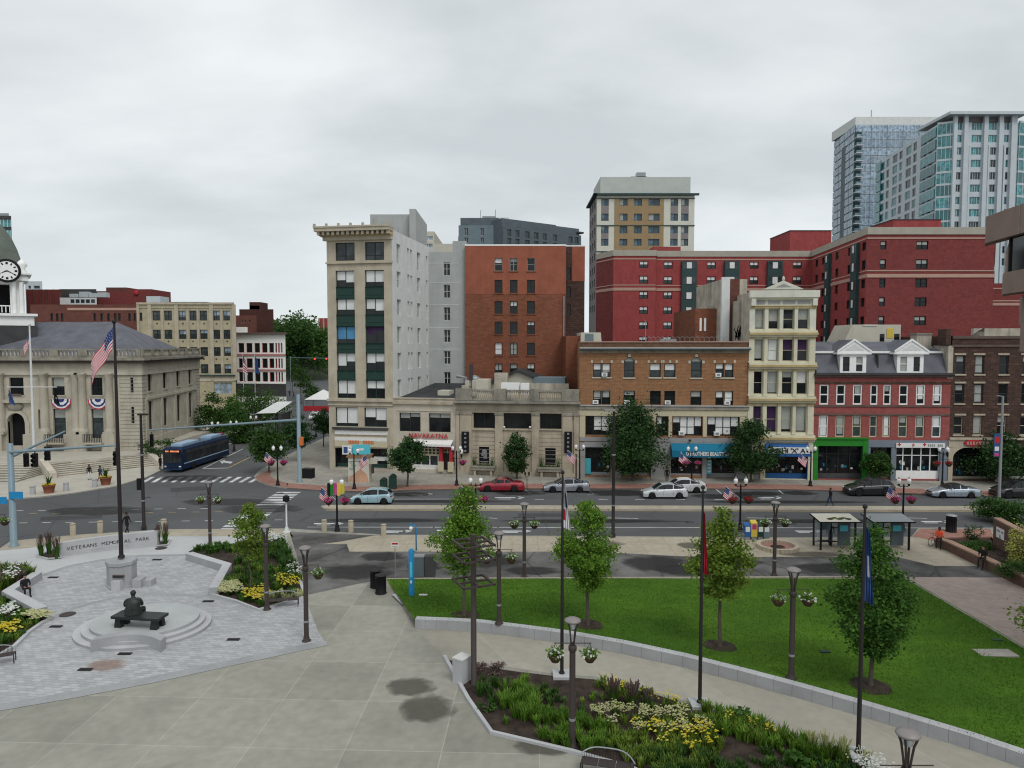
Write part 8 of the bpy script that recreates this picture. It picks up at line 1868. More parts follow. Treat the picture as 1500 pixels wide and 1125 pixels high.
# ---- traffic signal masts
def sig_head(label,p,rz=0,n=3,s_=1.,horizontal=False):
 t=thing('traffic_signal',label,'traffic signal',p,rz,'traffic signal heads');m_=MB();h=.36*n*s_;m_.box(-.18*s_,.18*s_,-.1,.12,-h,0,'black_paint');m_.box(-.03,.03,-.03,.03,0,.25,'black_paint');m_.build('housing',t)
 for k in range(n):
  m_=MB();z_=-.18*s_-k*.36*s_;r=.13*s_;m_.lathe([(r,0),(0,.001)],(0,0,0),'dark_metal',10) if False else m_.add([(r*math.cos(2*PI*i/12),-.105,z_+r*math.sin(2*PI*i/12)) for i in range(12)],[tuple(range(11,-1,-1))],'dark_metal')
  m_.tube([(0,-.1,z_),(0,-.28,z_-.02)],r*1.15,'black_paint',12,cap=False);m_.build('lens',t)
 return t
p=G(6,800,KZ);p.x=(10-750)/F*p.y;t=thing('signal_mast','pale blue-grey signal mast at the left edge with two long arms','signal mast',p);H=P(5,650,p.y).z-KZ
m_=MB();m_.lathe([(.35,0),(.35,.1),(.24,.12),(.2,H),(.0,H+.05)],(0,0,0),'signal_blue',14);m_.build('pole',t)
za=P(5,660,p.y).z-KZ;e=P(174,652,p.y);m_=MB();m_.tube([(0,-.1,za-.1),(e.x-p.x,0,e.z-KZ)],[.12,.07],'signal_blue',8);m_.build('arm',t)
e1=P(95,632,p.y+13);m_=MB();m_.tube([(0,0,za-.5),(e1.x-p.x,13,e1.z-KZ)],[.13,.08],'signal_blue',8);m_.build('arm',t)
m_=MB();m_.box(-.05,1.0,-.25,-.22,H*.47,H*.54,'emerg_blue');m_.box(-.9,-.25,-.25,-.22,H*.42,H*.49,'emerg_blue');m_.build('street_sign',t)
sig_head('left one of the paired black signal heads hanging from the left mast',P(38,664,p.y),.4,3,.95);sig_head('right one of the paired black signal heads hanging from the left mast',P(51,664,p.y),-.2,3,.95)
sig_head('black signal head hanging in front of the white yardarm pole',P(69,654,p.y+6),.2,3,1.1);sig_head('black signal head hanging at the end of the left mast arm',P(170,661,p.y),.1,3,1.)
p=G(439,706,KZ);t=thing('signal_mast','pale blue-grey signal mast on the corner with one long arm over the street','signal mast',p);H=P(438,578,p.y).z-KZ
m_=MB();m_.lathe([(.36,0),(.36,.08),(.25,.1),(.2,H),(0,H+.05)],(0,0,0),'signal_blue',14);m_.build('pole',t);za=P(438,615,p.y).z-KZ;e=P(218,630,p.y+3)
m_=MB();m_.tube([(0,0,za),(e.x-p.x,3,e.z-KZ)],[.16,.08],'signal_blue',8);m_.build('arm',t);m_=MB();m_.box(.1,.5,-.3,.1,P(440,652,p.y).z-KZ,P(440,640,p.y).z-KZ,'orange_paint');m_.build('control_box',t)
sig_head('black signal head hanging at the far end of the corner mast arm',P(222,636,p.y+3),.2,4,1.)
for (u,v,vt,dx,lab) in ((211,776,608,1,'tall dark lamp post with a flat head behind the memorial wall'),(898,787,602,1,'tall black lamp post at the park kerb in front of the brick building')):
 p=G(u,v,KZ);H=P(u-3 if u<300 else u,vt,p.y).z-KZ;t=thing('tall_lamp_post',lab,'street lamp',p,0,'tall dark lamp posts');m_=MB();m_.lathe([(.2,0),(.2,.3),(.14,.35),(.13,H*.5),(.1,H)],(0,0,0),'dark_metal',10);m_.build('post',t)
 m_=MB();m_.box(-.2,.55,-.18,.18,H-.02,H+.12,'dark_metal') if u<300 else m_.box(-.75,.1,-.18,.18,H-.02,H+.12,'lens_grey');m_.build('lamp_head',t)
 m_=MB();[m_.lathe([(.15,z_),(.17,z_+.05),(.15,z_+.1)],(0,0,0),'grey_metal',10) for z_ in (H*.25,H*.65)];m_.build('band',t)
 if u<300:m_=MB();m_.box(-.45,-.13,-.12,.12,H*.35,H*.45,'black_paint');m_.build('signal_box',t)
p=G(1471,727,0.02);p=Vector(((1471-750)/F*66,66,KZ));H=P(1471,580,66).z-KZ;t=thing('banner_post','grey lamp post at the right with a purple and red banner','street lamp',p);m_=MB();m_.lathe([(.18,0),(.14,.3),(.1,H)],(0,0,0),'lens_grey',10);m_.tube([(0,0,H-.05),(-.55,0,H+.02)],.05,'lens_grey',6);m_.build('post',t)
m_=MB();z0,z1_=P(1465,669,66).z-KZ,P(1465,635,66).z-KZ;m_.box(-.68,-.12,-.02,.02,z0,z1_,'state_blue');m_.box(-.62,-.2,-.03,.03,z1_-.9,z1_-.3,'flag_red');m_.box(-.6,-.2,-.03,.03,z0+.55,z0+.95,'flag_white');m_.box(-.6,-.2,-.03,.03,z0+.05,z0+.35,'petal_pink');m_.build('banner',t)
p=G(420,780,KZ);t=thing('pedestrian_signal','white post with a round black signal head at the end of the crossing','pedestrian signal',p);H=P(420,733,p.y).z-KZ;m_=MB();m_.lathe([(.4,0),(.4,.1),(.3,.14)],(0,0,0),'concrete_light',4);m_.lathe([(.2,.1),(.14,.4),(.07,.5),(.065,H)],(0,0,0),'pole_white',10);m_.build('post',t)
m_=MB();m_.ball((0,0,H+.15),(.3,.2,.3),'black_paint',12,8);m_.box(-.2,.2,-.25,-.1,H-.05,H+.32,'black_paint');m_.lathe([(.12,H+.44),(.12,H+.52),(0,H+.53)],(0,0,0),'grey_metal',8);m_.build('signal_head',t)
p=G(772,716,KZ);t=thing('parking_meter','dark twin-headed parking meter between the red car and the silver sedan','parking meter',p);m_=MB();m_.tube([(0,0,0),(0,0,1.2)],.04,'dark_metal',6);m_.tube([(-.2,0,1.5),(-.2,0,1.3),(.2,0,1.3),(.2,0,1.5)],.03,'dark_metal',6);m_.build('post',t);m_=MB();m_.box(-.3,-.1,-.08,.08,1.45,1.8,'dark_metal');m_.box(.1,.3,-.08,.08,1.45,1.8,'dark_metal');m_.build('meter_head',t)
p=G(844,705,KZ);t=thing('banner_pole','plain rust-brown pole at the right end of the bank','pole',p);m_=MB();m_.tube([(0,0,0),(0,0,P(844,665,p.y).z-KZ)],.1,'brownstone',8);m_.lathe([(.16,0),(.16,.15),(.1,.2)],(0,0,0),'brownstone',8);m_.build('post',t)
def green_bin(label,u,v,mat,h,w_):
 p=G(u,v,KZ);t=thing('recycling_bin',label,'bin',p);m_=MB();m_.box(-w_/2,w_/2,-.3,.3,0,h*.8,mat);m_.build('body',t);m_=MB();n=8
 pr=[(-w_/2-.03,h*.8)]+[(-w_/2-.03+(w_+.06)*k/n,h*.8+h*.2*math.sin(PI*k/n)) for k in range(1,n)]+[(w_/2+.03,h*.8)]
 m_.add([(x,-.33,z_) for x,z_ in pr]+[(x,.33,z_) for x,z_ in pr],[tuple(range(n,-1,-1)),tuple(range(n+1,2*n+2))]+[(k,k+1,n+2+k,n+1+k) for k in range(n)],mat);m_.build('lid',t)
green_bin('dark green recycling bin with a curved lid behind the blue car',575.5,716,'spandrel_green',1.6,.75);green_bin('dark leafy-green planter bin left of the recycling bin',562,716,'spandrel_green',1.2,.7)
p=G(452,700,KZ);t=thing('black_utility_box','low black utility box beside the corner signal mast','utility box',p,-.25);m_=MB();m_.box(-.6,.6,-.4,.4,0,1.05,'black_paint');m_.box(-.63,.63,-.43,.43,1.05,1.12,'dark_metal');m_.build('body',t)
# ---- painted kiosk
p=G(528,705,KZ);t=thing('mural_kiosk','white painted kiosk with pastel mural and cyan sign panels on top','kiosk',p);h=P(528,668,p.y).z-KZ
mk('kiosk_paint',(.55,.53,.45),.8,.1);m_=MB();m_.box(-1.15,1.15,-.9,.9,0,h,'kiosk_paint');m_.build('body',t);m_=MB();m_.add([(-1.1,-.906,.05),(1.1,-.906,.05),(.95,-.906,.9),(.2,-.906,1.6),(-.5,-.906,1.0),(-1.1,-.906,.7)],[tuple(range(6))],'render_terra');mk('mural_peach',(.5,.3,.2),.8,.2);m_.mats[0]=MATS['mural_peach']
for k in range(7):x,z_=RND.uniform(-.8,.8),RND.uniform(1.1,h-.3);m_.ball((x,-.9,z_),(.28,.012,.2),'mural_green' if 'mural_green' in MATS else mk('mural_green',(.33,.42,.36),.8,.2).name,8,5)
m_.build('mural',t);m_=MB();m_.box(-1.35,1.3,-1.05,1.05,h,h+.14,'br_orange');m_.build('cap',t)
m_=MB();m_.box(-.75,1.25,-.5,-.42,h+.25,h+1.35,'cyan_paint');m_.box(0,.5,-.51,-.5,h+.7,h+.95,'sign_white');m_.box(-.1,.0,-.45,.3,h+.1,h+.3,'dark_metal');m_.box(.9,1.0,-.45,.3,h+.1,h+.3,'dark_metal');m_.build('sign_panel',t)
m_=MB();m_.box(-1.9,-.85,-.45,-.38,h+.25,h+1.25,'sign_white');m_.box(-1.75,-1.3,-.46,-.45,h+.4,h+1.1,'state_blue');m_.build('side_panel',t);m_=MB();m_.box(1.15,2.0,-.6,-.3,h-.8,h-.15,'kiosk_paint');m_.box(1.35,1.6,-.6,-.2,1.0,2.0,'tile_dark');m_.build('shelf',t)
# ---- newspaper boxes
for k,(u,body,lab) in enumerate(((1094,'awning_blue','blue newspaper box, leftmost of the row'),(1103.5,'yellow_paint','bright yellow newspaper box with a pink label'),(1113,'spandrel_green','dark green newspaper box right of the yellow one'),(1122,'blue_metal_light','grey-blue newspaper box, rightmost of the row'))):
 p=G(u,790,KZ);t=thing('newspaper_box',lab,'newspaper box',p,0,'newspaper boxes by the park kerb');h=1.35 if k==1 else 1.15;m_=MB();m_.box(-.24,.24,-.2,.25,.25,h,body);m_.add([(-.24,-.2,h),(.24,-.2,h),(.24,.25,h+.16),(-.24,.25,h+.16),(.24,.25,h),(-.24,.25,h)],[(0,1,2,3),(1,4,2),(0,3,5)],body);m_.build('body',t)
 m_=MB();m_.box(-.2,.2,-.16,.2,0,.25,'grey_metal');m_.build('stand',t);m_=MB();m_.box(-.17,.17,-.215,-.2,h-.5,h-.1,'sign_white' if k!=1 else 'petal_pink');m_.build('window',t)
p=G(1139,803,KZ);t=thing('round_planter','low round brick-edged tree pit beside the bus shelter','planter',p);R_=30/F*p.y;m_=MB();n=28
for k in range(n):
 a0,a1=2*PI*k/n,2*PI*(k+1)/n-.02;q=[(R_*math.cos(a0),R_*math.sin(a0)),(R_*math.cos(a1),R_*math.sin(a1)),((R_-.3)*math.cos(a1),(R_-.3)*math.sin(a1)),((R_-.3)*math.cos(a0),(R_-.3)*math.sin(a0))];m_.prism(q,0,.3,'bank_stone')
m_.build('kerb_ring',t);m_=MB();m_.sheet([((R_-.28)*math.cos(2*PI*k/n),(R_-.28)*math.sin(2*PI*k/n)) for k in range(n)],.12,'brick_red_paving');m_.sheet([((R_-1.)*math.cos(2*PI*k/n),(R_-1.)*math.sin(2*PI*k/n)) for k in range(n)],.13,'mulch');m_.build('soil',t)
# ---- bus shelters
def shelter(label,u0,u1,v,roofmat,first=None):
 a,b_=G(u0,v,KZ),G(u1,v,KZ);p=a;W_=(b_-a).length;t=thing('bus_shelter',label,'bus shelter',p,0,'bus shelters by the park kerb');D_=1.25;h=2.2
 for i,(x,y) in enumerate(((0,0),(W_,0),(0,D_),(W_,D_),(W_*.5,D_))):m_=MB();m_.box(x-.06,x+.06,y-.06,y+.06,0,h+.02*y,'black_paint');m_.build('post',t)
 m_=MB();v8=[(-.25,-.35,h-.05),(W_+.3,-.35,h-.05),(W_+.3,D_+.3,h+.15),(-.25,D_+.3,h+.15)];m_.add(v8+[(x,y,z_+.07) for x,y,z_ in v8],[(0,3,2,1),(0,1,5,4),(1,2,6,5),(2,3,7,6),(3,0,4,7)],'black_paint');q=[(x*.97+.03,y*.95+.03,z_+.074) for x,y,z_ in v8];m_.add([(-.2,-.3,h+.03),(W_+.25,-.3,h+.03),(W_+.25,D_+.25,h+.23),(-.2,D_+.25,h+.23)],[(0,1,2,3)],roofmat);m_.build('roof',t)
 if roofmat=='kiosk_paint':m_=MB();[m_.ball((W_*(.3+.09*k),.3+.15*(k%3),h+.1),(.25,.22,.05),'leaf_olive' if k%2 else 'mulch',7,4) for k in range(7)];o_=tag(m_.build('fallen_leaves'),kind='stuff');o_.location=p
 for x in (0,W_):m_=MB();m_.box(x-.015,x+.015,.06,D_-.06,.35,h-.1,'glass_shelter');m_.build('side_glass',t)
 m_=MB();m_.box(.06,W_*.5-.06,D_-.015,D_+.015,.35,h-.05,'glass_shelter');m_.box(W_*.5+.06,W_-.06,D_-.015,D_+.015,.35,h-.05,'glass_shelter');m_.build('back_glass',t)
 for z_ in (.28,1.35):m_=MB();m_.box(.06,W_-.06,D_-.04,D_+.04,z_,z_+.07,'black_paint');m_.build('rail',t)
 m_=MB();m_.box(.2,W_*.48,D_-.1,D_-.05,1.25,2.05,'glass_sky');m_.build('poster',t);m_=MB();m_.box(W_*.62,W_-.1,.55,.75,.2,2.1,'blue_metal');m_.box(W_*.66,W_-.3,.53,.55,1.3,1.75,'cyan_paint');m_.build('advert_panel',t);m_=MB();m_.box(.2,W_*.5,D_-.6,D_-.2,.45,.5,'dark_metal');m_.box(.3,.35,D_-.45,D_-.4,0,.45,'dark_metal');m_.box(W_*.45,W_*.45+.05,D_-.45,D_-.4,0,.45,'dark_metal');m_.build('bench_seat',t);return t
plain('glass_shelter',(.45,.5,.5),.05,alpha=.18)
shelter('bus shelter with a white leaf-littered roof, left one',1202,1252,806,'kiosk_paint');shelter('bus shelter with a grey roof behind the blue flag tree, right one',1279,1331,806,'grey_metal')
p=G(352,664,KZ);t=thing('glass_canopy','white-roofed dark canopy shelter by the trees up the side street','canopy',Vector((P(375,615,112).x,112,KZ)));z0=P(390,607,112).z;
m_=MB();m_.add([(0,0,z0),(3.5,-1,z0+.2),(4.6,4,z0+1.6),(1.8,5,z0+1.5)],[(0,1,2,3)],'grey_render_light');m_.build('roof',t);m_=MB();[m_.box(x-.08,x+.08,y-.08,y+.08,0,z0,'dark_metal') for x,y in ((.4,.1),(3.3,-.6),(4.2,3.6),(1.9,4.4))];m_.build('post',t);m_=MB();m_.box(3.6,4.2,-.4,3.4,.8,z0,'tile_dark');m_.build('side_panel',t)
p=Vector((P(474,580,170).x,170,0));t=thing('market_tent','white pointed market tent with a red barrier up the side street','tent',p);m_=MB();r=3.6;m_.add([(-r,-r,2.6),(r,-r,2.6),(r,r,2.6),(-r,r,2.6),(0,0,4.8)],[(0,1,4),(1,2,4),(2,3,4),(3,0,4)],'sign_white');m_.build('canopy',t)
m_=MB();[m_.box(x-.08,x+.08,y-.08,y+.08,0,2.6,'grey_metal') for x in (-r+.1,r-.1) for y in (-r+.1,r-.1)];m_.build('pole',t);m_=MB();m_.box(-r,r+8,-r-1,-r-.9,.0,1.2,'red_paint');m_.build('barrier',t)
p=Vector((P(425,520,215).x,215,0));t=thing('distant_signal_mast','distant signal arm with red lights across the far side street','signal mast',p);z0=P(450,524,215).z;m_=MB();m_.tube([(0,0,0),(0,0,z0+.5)],.15,'signal_blue',6);m_.tube([(0,0,z0),(14,0,z0-.2)],.1,'signal_blue',6);m_.build('arm',t)
plain('red_lit',(.8,.03,.03),.4);MATS['red_lit'].node_tree.nodes['Principled BSDF'].inputs['Emission Color'].default_value=(1,.05,.03,1);MATS['red_lit'].node_tree.nodes['Principled BSDF'].inputs['Emission Strength'].default_value=1.5
for x in (7.5,11):m_=MB();m_.box(x-.25,x+.25,-.2,.2,z0-1.1,z0-.1,'black_paint');m_.ball((x,-.22,z0-.35),(.28,.08,.28),'red_lit',8,6);m_.build('signal_head',t)
for i,(u,v,s_,m2,lab) in enumerate(((1458,957,.9,'sidewalk_tan','tan rectangular slab set in the lawn near the pink paving'),(1284,944,.35,'sidewalk_tan','small pale pad in the lawn behind the dark tree trunk'),(1208,955,.25,'leaf_green','pair of small green valve lids in the lawn left of the dark tree'),(1460,938,.25,'leaf_green','small green valve lid near the pink paving edge'),(620,872,.25,'concrete_light','small round pale lid in the lawn beside the emergency phone'))):
 p=GL(u,v);m_=MB();m_.box(-s_,s_,-s_*.45,s_*.45,-.05,.05,'kerb' if m2=='sidewalk_tan' else 'spandrel_green' if m2=='leaf_green' else m2);o=m_.build('lawn_pad');o.location=p;tag(o,lab,'ground lid')
for i,(u,v) in enumerate(((676,665),(853,662),(1388,663))):
 p=P(u,v,FL['c'].y-1.2 if i<2 else FL['g'].y-.9);t=thing('wall_lantern',('white globe wall lantern beside the restaurant entrance','white globe wall lantern at the left end of the brick building','white globe wall lantern beside the white shopfront')[i],'wall lamp',p,0,'globe wall lanterns');m_=MB();m_.lathe([(.1,0),(.22,.2),(.2,.45),(.08,.6),(.0,.75)],(0,0,0),'globe_white',10);m_.build('globe',t);m_=MB();m_.lathe([(.03,-.5),(.12,-.3),(.12,0)],(0,0,0),'black_paint',8);m_.tube([(0,0,-.3),(0,1.1,-.35)],.04,'black_paint',5);m_.build('bracket',t)
# ------------------------------------------------------------------ vehicles
def carpaint(name,c,metal=.3):plain(name,c,.28,metal,1.);return name
carpaint('paint_paleblue',(.33,.5,.58));carpaint('paint_red',(.3,.015,.03));carpaint('paint_silver',(.34,.36,.39),.6);carpaint('paint_white',(.75,.76,.77),0.);carpaint('paint_icewhite',(.58,.6,.62),.2);carpaint('paint_black',(.012,.013,.015));carpaint('paint_icy',(.36,.42,.48),.5);plain('paint_navy',(.008,.02,.055),.45);carpaint('paint_grey',(.16,.17,.18),.4)
def interp1(tab,x):
 for (x0,y0),(x1,y1) in zip(tab,tab[1:]):
  if x<=x1:t=(x-x0)/max(1e-6,x1-x0);t=t*t*(3-2*t)*.5+t*.5;return y0+(y1-y0)*t
 return tab[-1][1]
def car(label,p,rz,paint,L_=4.5,W_=1.78,top=None,belt=None,hood=None,roofx=None,wheels=None,wr=.32,roofmat=None,cat='car',name='parked_car',ch=.2,rimmat='rim',lift=0.):
 """x forward = -x (front at x=0), length L. belt: (x,z) outline of lower body; roofx: (x,z) outline of the cabin top"""
 t=thing(name,label,cat,p,rz);xs=sorted({round(L_*k/40,3) for k in range(41)}|{round(w+d_*wr*1.12,3) for w in wheels for d_ in (-1,-.92,-.7,-.35,0,.35,.7,.92,1)})
 def zb(x):
  z=.2+lift
  for w in wheels:
   d_=abs(x-w)
   if d_<wr*1.12:z=max(z,wr+math.sqrt(max(0,(wr*1.12)**2-d_**2)))
  return z
 def hw(x):
  e=min(x,L_-x);return W_/2*(1-.2*max(0,1-e/.55)**2.2)
 m_=MB();rows=[]
 for x in xs:
  zt_=interp1(belt,x);w_=hw(x);z0=min(zb(x),zt_-.06);e=min(x,L_-x);lo=.1*max(0,1-e/.25)
  zm=z0+(zt_-z0)*.55;rows.append([(x,-w_*.97,z0),(x,-w_,zm-.05),(x,-w_*.985,zt_-.07),(x,-w_*.92,zt_-.01),(x,-w_*.5,zt_+.025),(x,0,zt_+.035),(x,w_*.5,zt_+.025),(x,w_*.92,zt_-.01),(x,w_*.985,zt_-.07),(x,w_,zm-.05),(x,w_*.97,z0)])
 vs=[q for r in rows for q in r];k=len(rows[0]);fs=[(i*k+j,i*k+j+1,(i+1)*k+j+1,(i+1)*k+j) for i in range(len(rows)-1) for j in range(k-1)]
 m_.add(vs,fs,paint,True);m_.add(rows[0],[tuple(range(k))],paint);m_.add(rows[-1],[tuple(range(k-1,-1,-1))],paint)
 m_.box(.15,L_-.15,-W_/2*.86,W_/2*.86,.12+lift,.45+lift,'tyre');m_.build('body',t)
 m_=MB();m_.box(-.015,.03,-W_*.36,W_*.36,.24+lift,.34+lift,'black_paint');m_.box(L_-.03,L_+.012,-W_*.38,W_*.38,.24+lift,.34+lift,'black_paint');m_.box(-.02,.02,-W_*.24,W_*.24,.48+lift,.6+lift,'black_paint');m_.build('grille',t)
 x0,x1=roofx[0][0],roofx[-1][0];n=18;zt2= lambda x:interp1(roofx,x);rows=[]
 for i in range(n+1):
  x=x0+(x1-x0)*i/n;z=zt2(x);bz=interp1(belt,x)-.03;z=max(z,bz+.005);f_=(z-bz)/max(.01,max(q[1] for q in roofx)-bz);w0=hw(x)*.93;w1=w0*(1-.2*f_)
  rows.append([(x,-w0,bz),(x,-w1,z-.05*f_),(x,-w1*.82,z-.005),(x,0,z+.02),(x,w1*.82,z-.005),(x,w1,z-.05*f_),(x,w0,bz)])
 zr=max(q[1] for q in roofx);ro=MB();gl=MB()
 for i in range(n):
  a,c=rows[i],rows[i+1];xm=(a[0][0]+c[0][0])/2;slope=abs(c[3][2]-a[3][2])/(c[3][0]-a[3][0]);solid=slope<.3
  for j in range(6):
   q=[a[j],a[j+1],c[j+1],c[j]]
   if j in (0,5):gl.add(q,[(0,1,2,3)],'glass_car',True)
   else:(ro if (solid or j in (1,4)) else gl).add(q,[(0,1,2,3)],(roofmat or paint) if (solid or j in (1,4)) else 'glass_car',True)
 ro.add(rows[0],[tuple(range(7))],paint);
 zc_=[r for r in rows]
 for frac in (0.02,.36,.62,.97) if (x1-x0)>2 else (.02,.5,.97):
  i=min(n-1,max(1,int(frac*n)));
  for s_ in (1,5):
   b0=rows[i][0 if s_==1 else 6];b1=rows[i][s_];sg=-1 if s_==1 else 1;ww=.05 if frac not in (.97,) else .1
   ro.add([(b0[0]-ww,b0[1]+sg*.012,b0[2]),(b0[0]+ww,b0[1]+sg*.012,b0[2]),(b1[0]+ww*.8,b1[1]+sg*.012,b1[2]),(b1[0]-ww*.8,b1[1]+sg*.012,b1[2])],[(0,1,2,3),(3,2,1,0)],'black_paint' if frac==.36 else paint)
 ro.build('roof',t);gl.build('glass',t)
 m_=MB()
 for sg in (-1,1):
  for frac in (.3,.6):
   x=x0+(x1-x0)*frac;m_.box(x-.008,x+.008,sg*(hw(x)+.002),sg*(hw(x)-.02),.35+lift,interp1(belt,x)-.12,'black_paint');m_.box(x+.2,x+.36,sg*(hw(x)*.992+.012),sg*(hw(x)*.95),interp1(belt,x)-.17,interp1(belt,x)-.14,paint)
 m_.build('door_line',t)
 for w in wheels:
  for sg in (-1,1):
   y=sg*(W_/2-.1);m_=MB();Tm=Matrix.Translation((w,y,wr))@Matrix.Rotation(PI/2,4,'X');m_.T=Tm;m_.lathe([(wr*.68,-.1),(wr*.95,-.1),(wr,-.06),(wr,.06),(wr*.95,.1),(wr*.68,.1)],(0,0,0),'tyre',22);wo=m_.build('wheel',t)
   m_=MB();m_.T=Tm;m_.lathe([(wr*.7,-.07),(wr*.7,.07)],(0,0,0),'tyre',20);zz=.085 if sg<0 else -.085
   for q in range(7):a=2*PI*q/7;m_.add([(0+.03*math.sin(a),-.03*math.cos(a),zz),(-.03*math.sin(a),.03*math.cos(a),zz),(wr*.66*math.cos(a)-.045*math.sin(a),wr*.66*math.sin(a)+.045*math.cos(a),zz),(wr*.66*math.cos(a)+.045*math.sin(a),wr*.66*math.sin(a)-.045*math.cos(a),zz)],[(0,1,2,3),(3,2,1,0)],rimmat)
   m_.lathe([(wr*.62,-.088),(wr*.7,-.088),(wr*.7,.088),(wr*.62,.088)],(0,0,0),rimmat,20);m_.build('rim',wo)
 for sg in (-1,1):
  z_=interp1(belt,.25)-.14;m_=MB();m_.ball((.13,sg*W_*.36,z_),(.17,.16,.075),'headlamp',10,6);m_.build('headlight',t)
  z_=interp1(belt,L_-.12)-.16;m_=MB();m_.ball((L_-.09,sg*W_*.38,z_),(.1,.16,.1),'tail_red',10,6);m_.build('tail_light',t)
  xm=x0+.45;m_=MB();m_.ball((xm,sg*(W_/2+.08),interp1(belt,xm)+.06),(.07,.1,.07),paint,8,6);m_.build('wing_mirror',t)
 m_=MB();m_.box(L_+.0,L_+.02,-.22,.22,.5+lift,.62+lift,'sign_white');m_.build('number_plate',t)
 return t
def place(uf,ur,v,Lc):
 a=G(uf,v,0);b_=G(ur,v,0);return a,(b_.x-a.x)
HATCH=dict(belt=[(0,.55),(.12,.68),(.9,.92),(2.2,.98),(3.6,1.03),(3.95,.95),(4.0,.75)],roofx=[(.75,.9),(1.5,1.38),(2.0,1.49),(2.8,1.5),(3.5,1.4),(3.9,1.05)],wheels=(.72,3.25))
SEDAN=dict(belt=[(0,.52),(.12,.66),(.7,.84),(1.3,.92),(3.8,1.0),(4.6,1.02),(4.78,.9),(4.85,.6)],roofx=[(1.15,.92),(1.95,1.36),(2.4,1.44),(3.1,1.42),(3.9,1.15),(4.35,1.02)],wheels=(.9,3.75))
PRIUS=dict(belt=[(0,.52),(.12,.68),(.8,.88),(1.2,.95),(3.6,1.03),(4.2,1.08),(4.4,.98),(4.48,.6)],roofx=[(.95,.9),(1.9,1.42),(2.4,1.5),(2.9,1.48),(3.8,1.24),(4.3,1.08)],wheels=(.85,3.6))
CONV=dict(belt=[(0,.52),(.12,.66),(.8,.82),(1.4,.92),(3.5,.98),(4.5,.95),(4.75,.85),(4.85,.6)],roofx=[(1.35,.92),(1.95,1.28),(2.3,1.36),(2.9,1.36),(3.35,1.2),(3.6,1.0)],wheels=(.92,3.75))
SUV=dict(belt=[(0,.62),(.12,.82),(.9,1.05),(1.3,1.1),(4.3,1.2),(4.65,1.1),(4.75,.7)],roofx=[(1.1,1.08),(1.8,1.62),(2.3,1.78),(3.5,1.78),(4.2,1.58),(4.6,1.15)],wheels=(.95,3.75),wr=.38)
def put(lab,uf,vbase,paint,spec,L_,W_=1.8,rz=0,**kw):
 p=G(uf,vbase,0.0);p.y+=W_/2;return car(lab,p,rz,paint,L_=L_,W_=W_,**{**spec,**kw})
put('pale blue hatchback driving left past the traffic island',513,739.5,'paint_paleblue',HATCH,4.0,1.72,name='hatchback_car')
put('dark red convertible parked in front of the bank',701,721,'paint_red',CONV,4.85,roofmat='paint_red',name='convertible_car')
put('silver sedan parked at the right end of the bank',797,722,'paint_silver',SEDAN,4.85,name='sedan_car')
put('silver-white hybrid hatchback with black wheels driving left',943,731,'paint_icewhite',PRIUS,4.48,rimmat='black_paint',name='hatchback_car')
bpy.data.objects['hatchback_car.001'];put('white sedan parked under the teal awning, behind the silver hatchback',968,722.5,'paint_white',SEDAN,4.85,name='sedan_car')
put('black suv parked in front of the green shop',1245,727.5,'paint_black',SUV,4.75,1.88,name='suv_car')
put('ice blue convertible with a black soft top parked by the white shopfront',1368,730,'paint_icy',CONV,4.85,roofmat='cloth_black',name='convertible_car',rz=-.03)
put('black car at the right edge partly behind the evergreen shrubs',1464,731,'paint_black',SUV,4.75,1.88,name='suv_car')
# ---- city bus
A=G(258,690.5,0);hd=math.atan2(13,-1.3)
t=thing('city_bus','dark blue city bus with pale blue roof waiting at the town hall kerb','bus',Vector((-41.2,A.y-.8,0)),-.065)
Lb,Wb,Hb=12.2,2.55,3.05;h2=Wb/2
def ring(y,s_=1.,zt_=Hb,z0=.35):return [(-h2*s_,y,z0),(-h2*s_,y,1.1),(-h2*s_,y,zt_-.3),(-h2*s_*.88,y,zt_-.05),(-h2*.5*s_,y,zt_),(h2*.5*s_,y,zt_),(h2*s_*.88,y,zt_-.05),(h2*s_,y,zt_-.3),(h2*s_,y,1.1),(h2*s_,y,z0)]
m_=MB();rs=[ring(0,.93,Hb-.25),ring(.12,.98,Hb-.1),ring(.35,1.,Hb)]+[ring(y) for y in (2,5,8,11.6)]+[ring(Lb,.97,Hb-.1)];k=10
m_.add([q for r in rs for q in r],[((i+1)*k+j,(i+1)*k+j+1,i*k+j+1,i*k+j) for i in range(len(rs)-1) for j in range(k-1)],'paint_navy');m_.add(rs[0],[tuple(range(k))],'paint_navy');m_.add(rs[-1],[tuple(range(k-1,-1,-1))],'paint_navy');m_.build('body',t)
plain('bus_blue',(.01,.045,.11),.35,0,.6);plain('bus_pale',(.30,.42,.55),.4)
m_=MB();m_.quad((-h2*.8,.5,Hb+.012),(h2*.8,.5,Hb+.012),(h2*.8,Lb-.3,Hb+.012),(-h2*.8,Lb-.3,Hb+.012),'bus_blue');m_.box(-h2*.55,h2*.55,1.0,5.2,Hb+.02,Hb+.3,'bus_pale');m_.box(-h2*.55,h2*.55,8.2,11.2,Hb+.02,Hb+.32,'bus_pale');m_.build('roof_unit',t)
m_=MB();m_.quad((-h2*.86,-.02,1.15),(h2*.86,-.02,1.15),(h2*.84,.0,2.4),(-h2*.84,.0,2.4),'glass_car');m_.box(-.02,.02,-.03,0,1.15,2.4,'black_paint');m_.build('windscreen',t)
m_=MB();m_.box(-h2*.8,h2*.8,-.03,0,2.45,2.75,'black_paint');b_=m_.build('destination_sign',t);plain('amber_lit',(.8,.25,.1),.5);e_=MATS['amber_lit'].node_tree.nodes['Principled BSDF'];e_.inputs['Emission Color'].default_value=(1,.35,.15,1);e_.inputs['Emission Strength'].default_value=.8
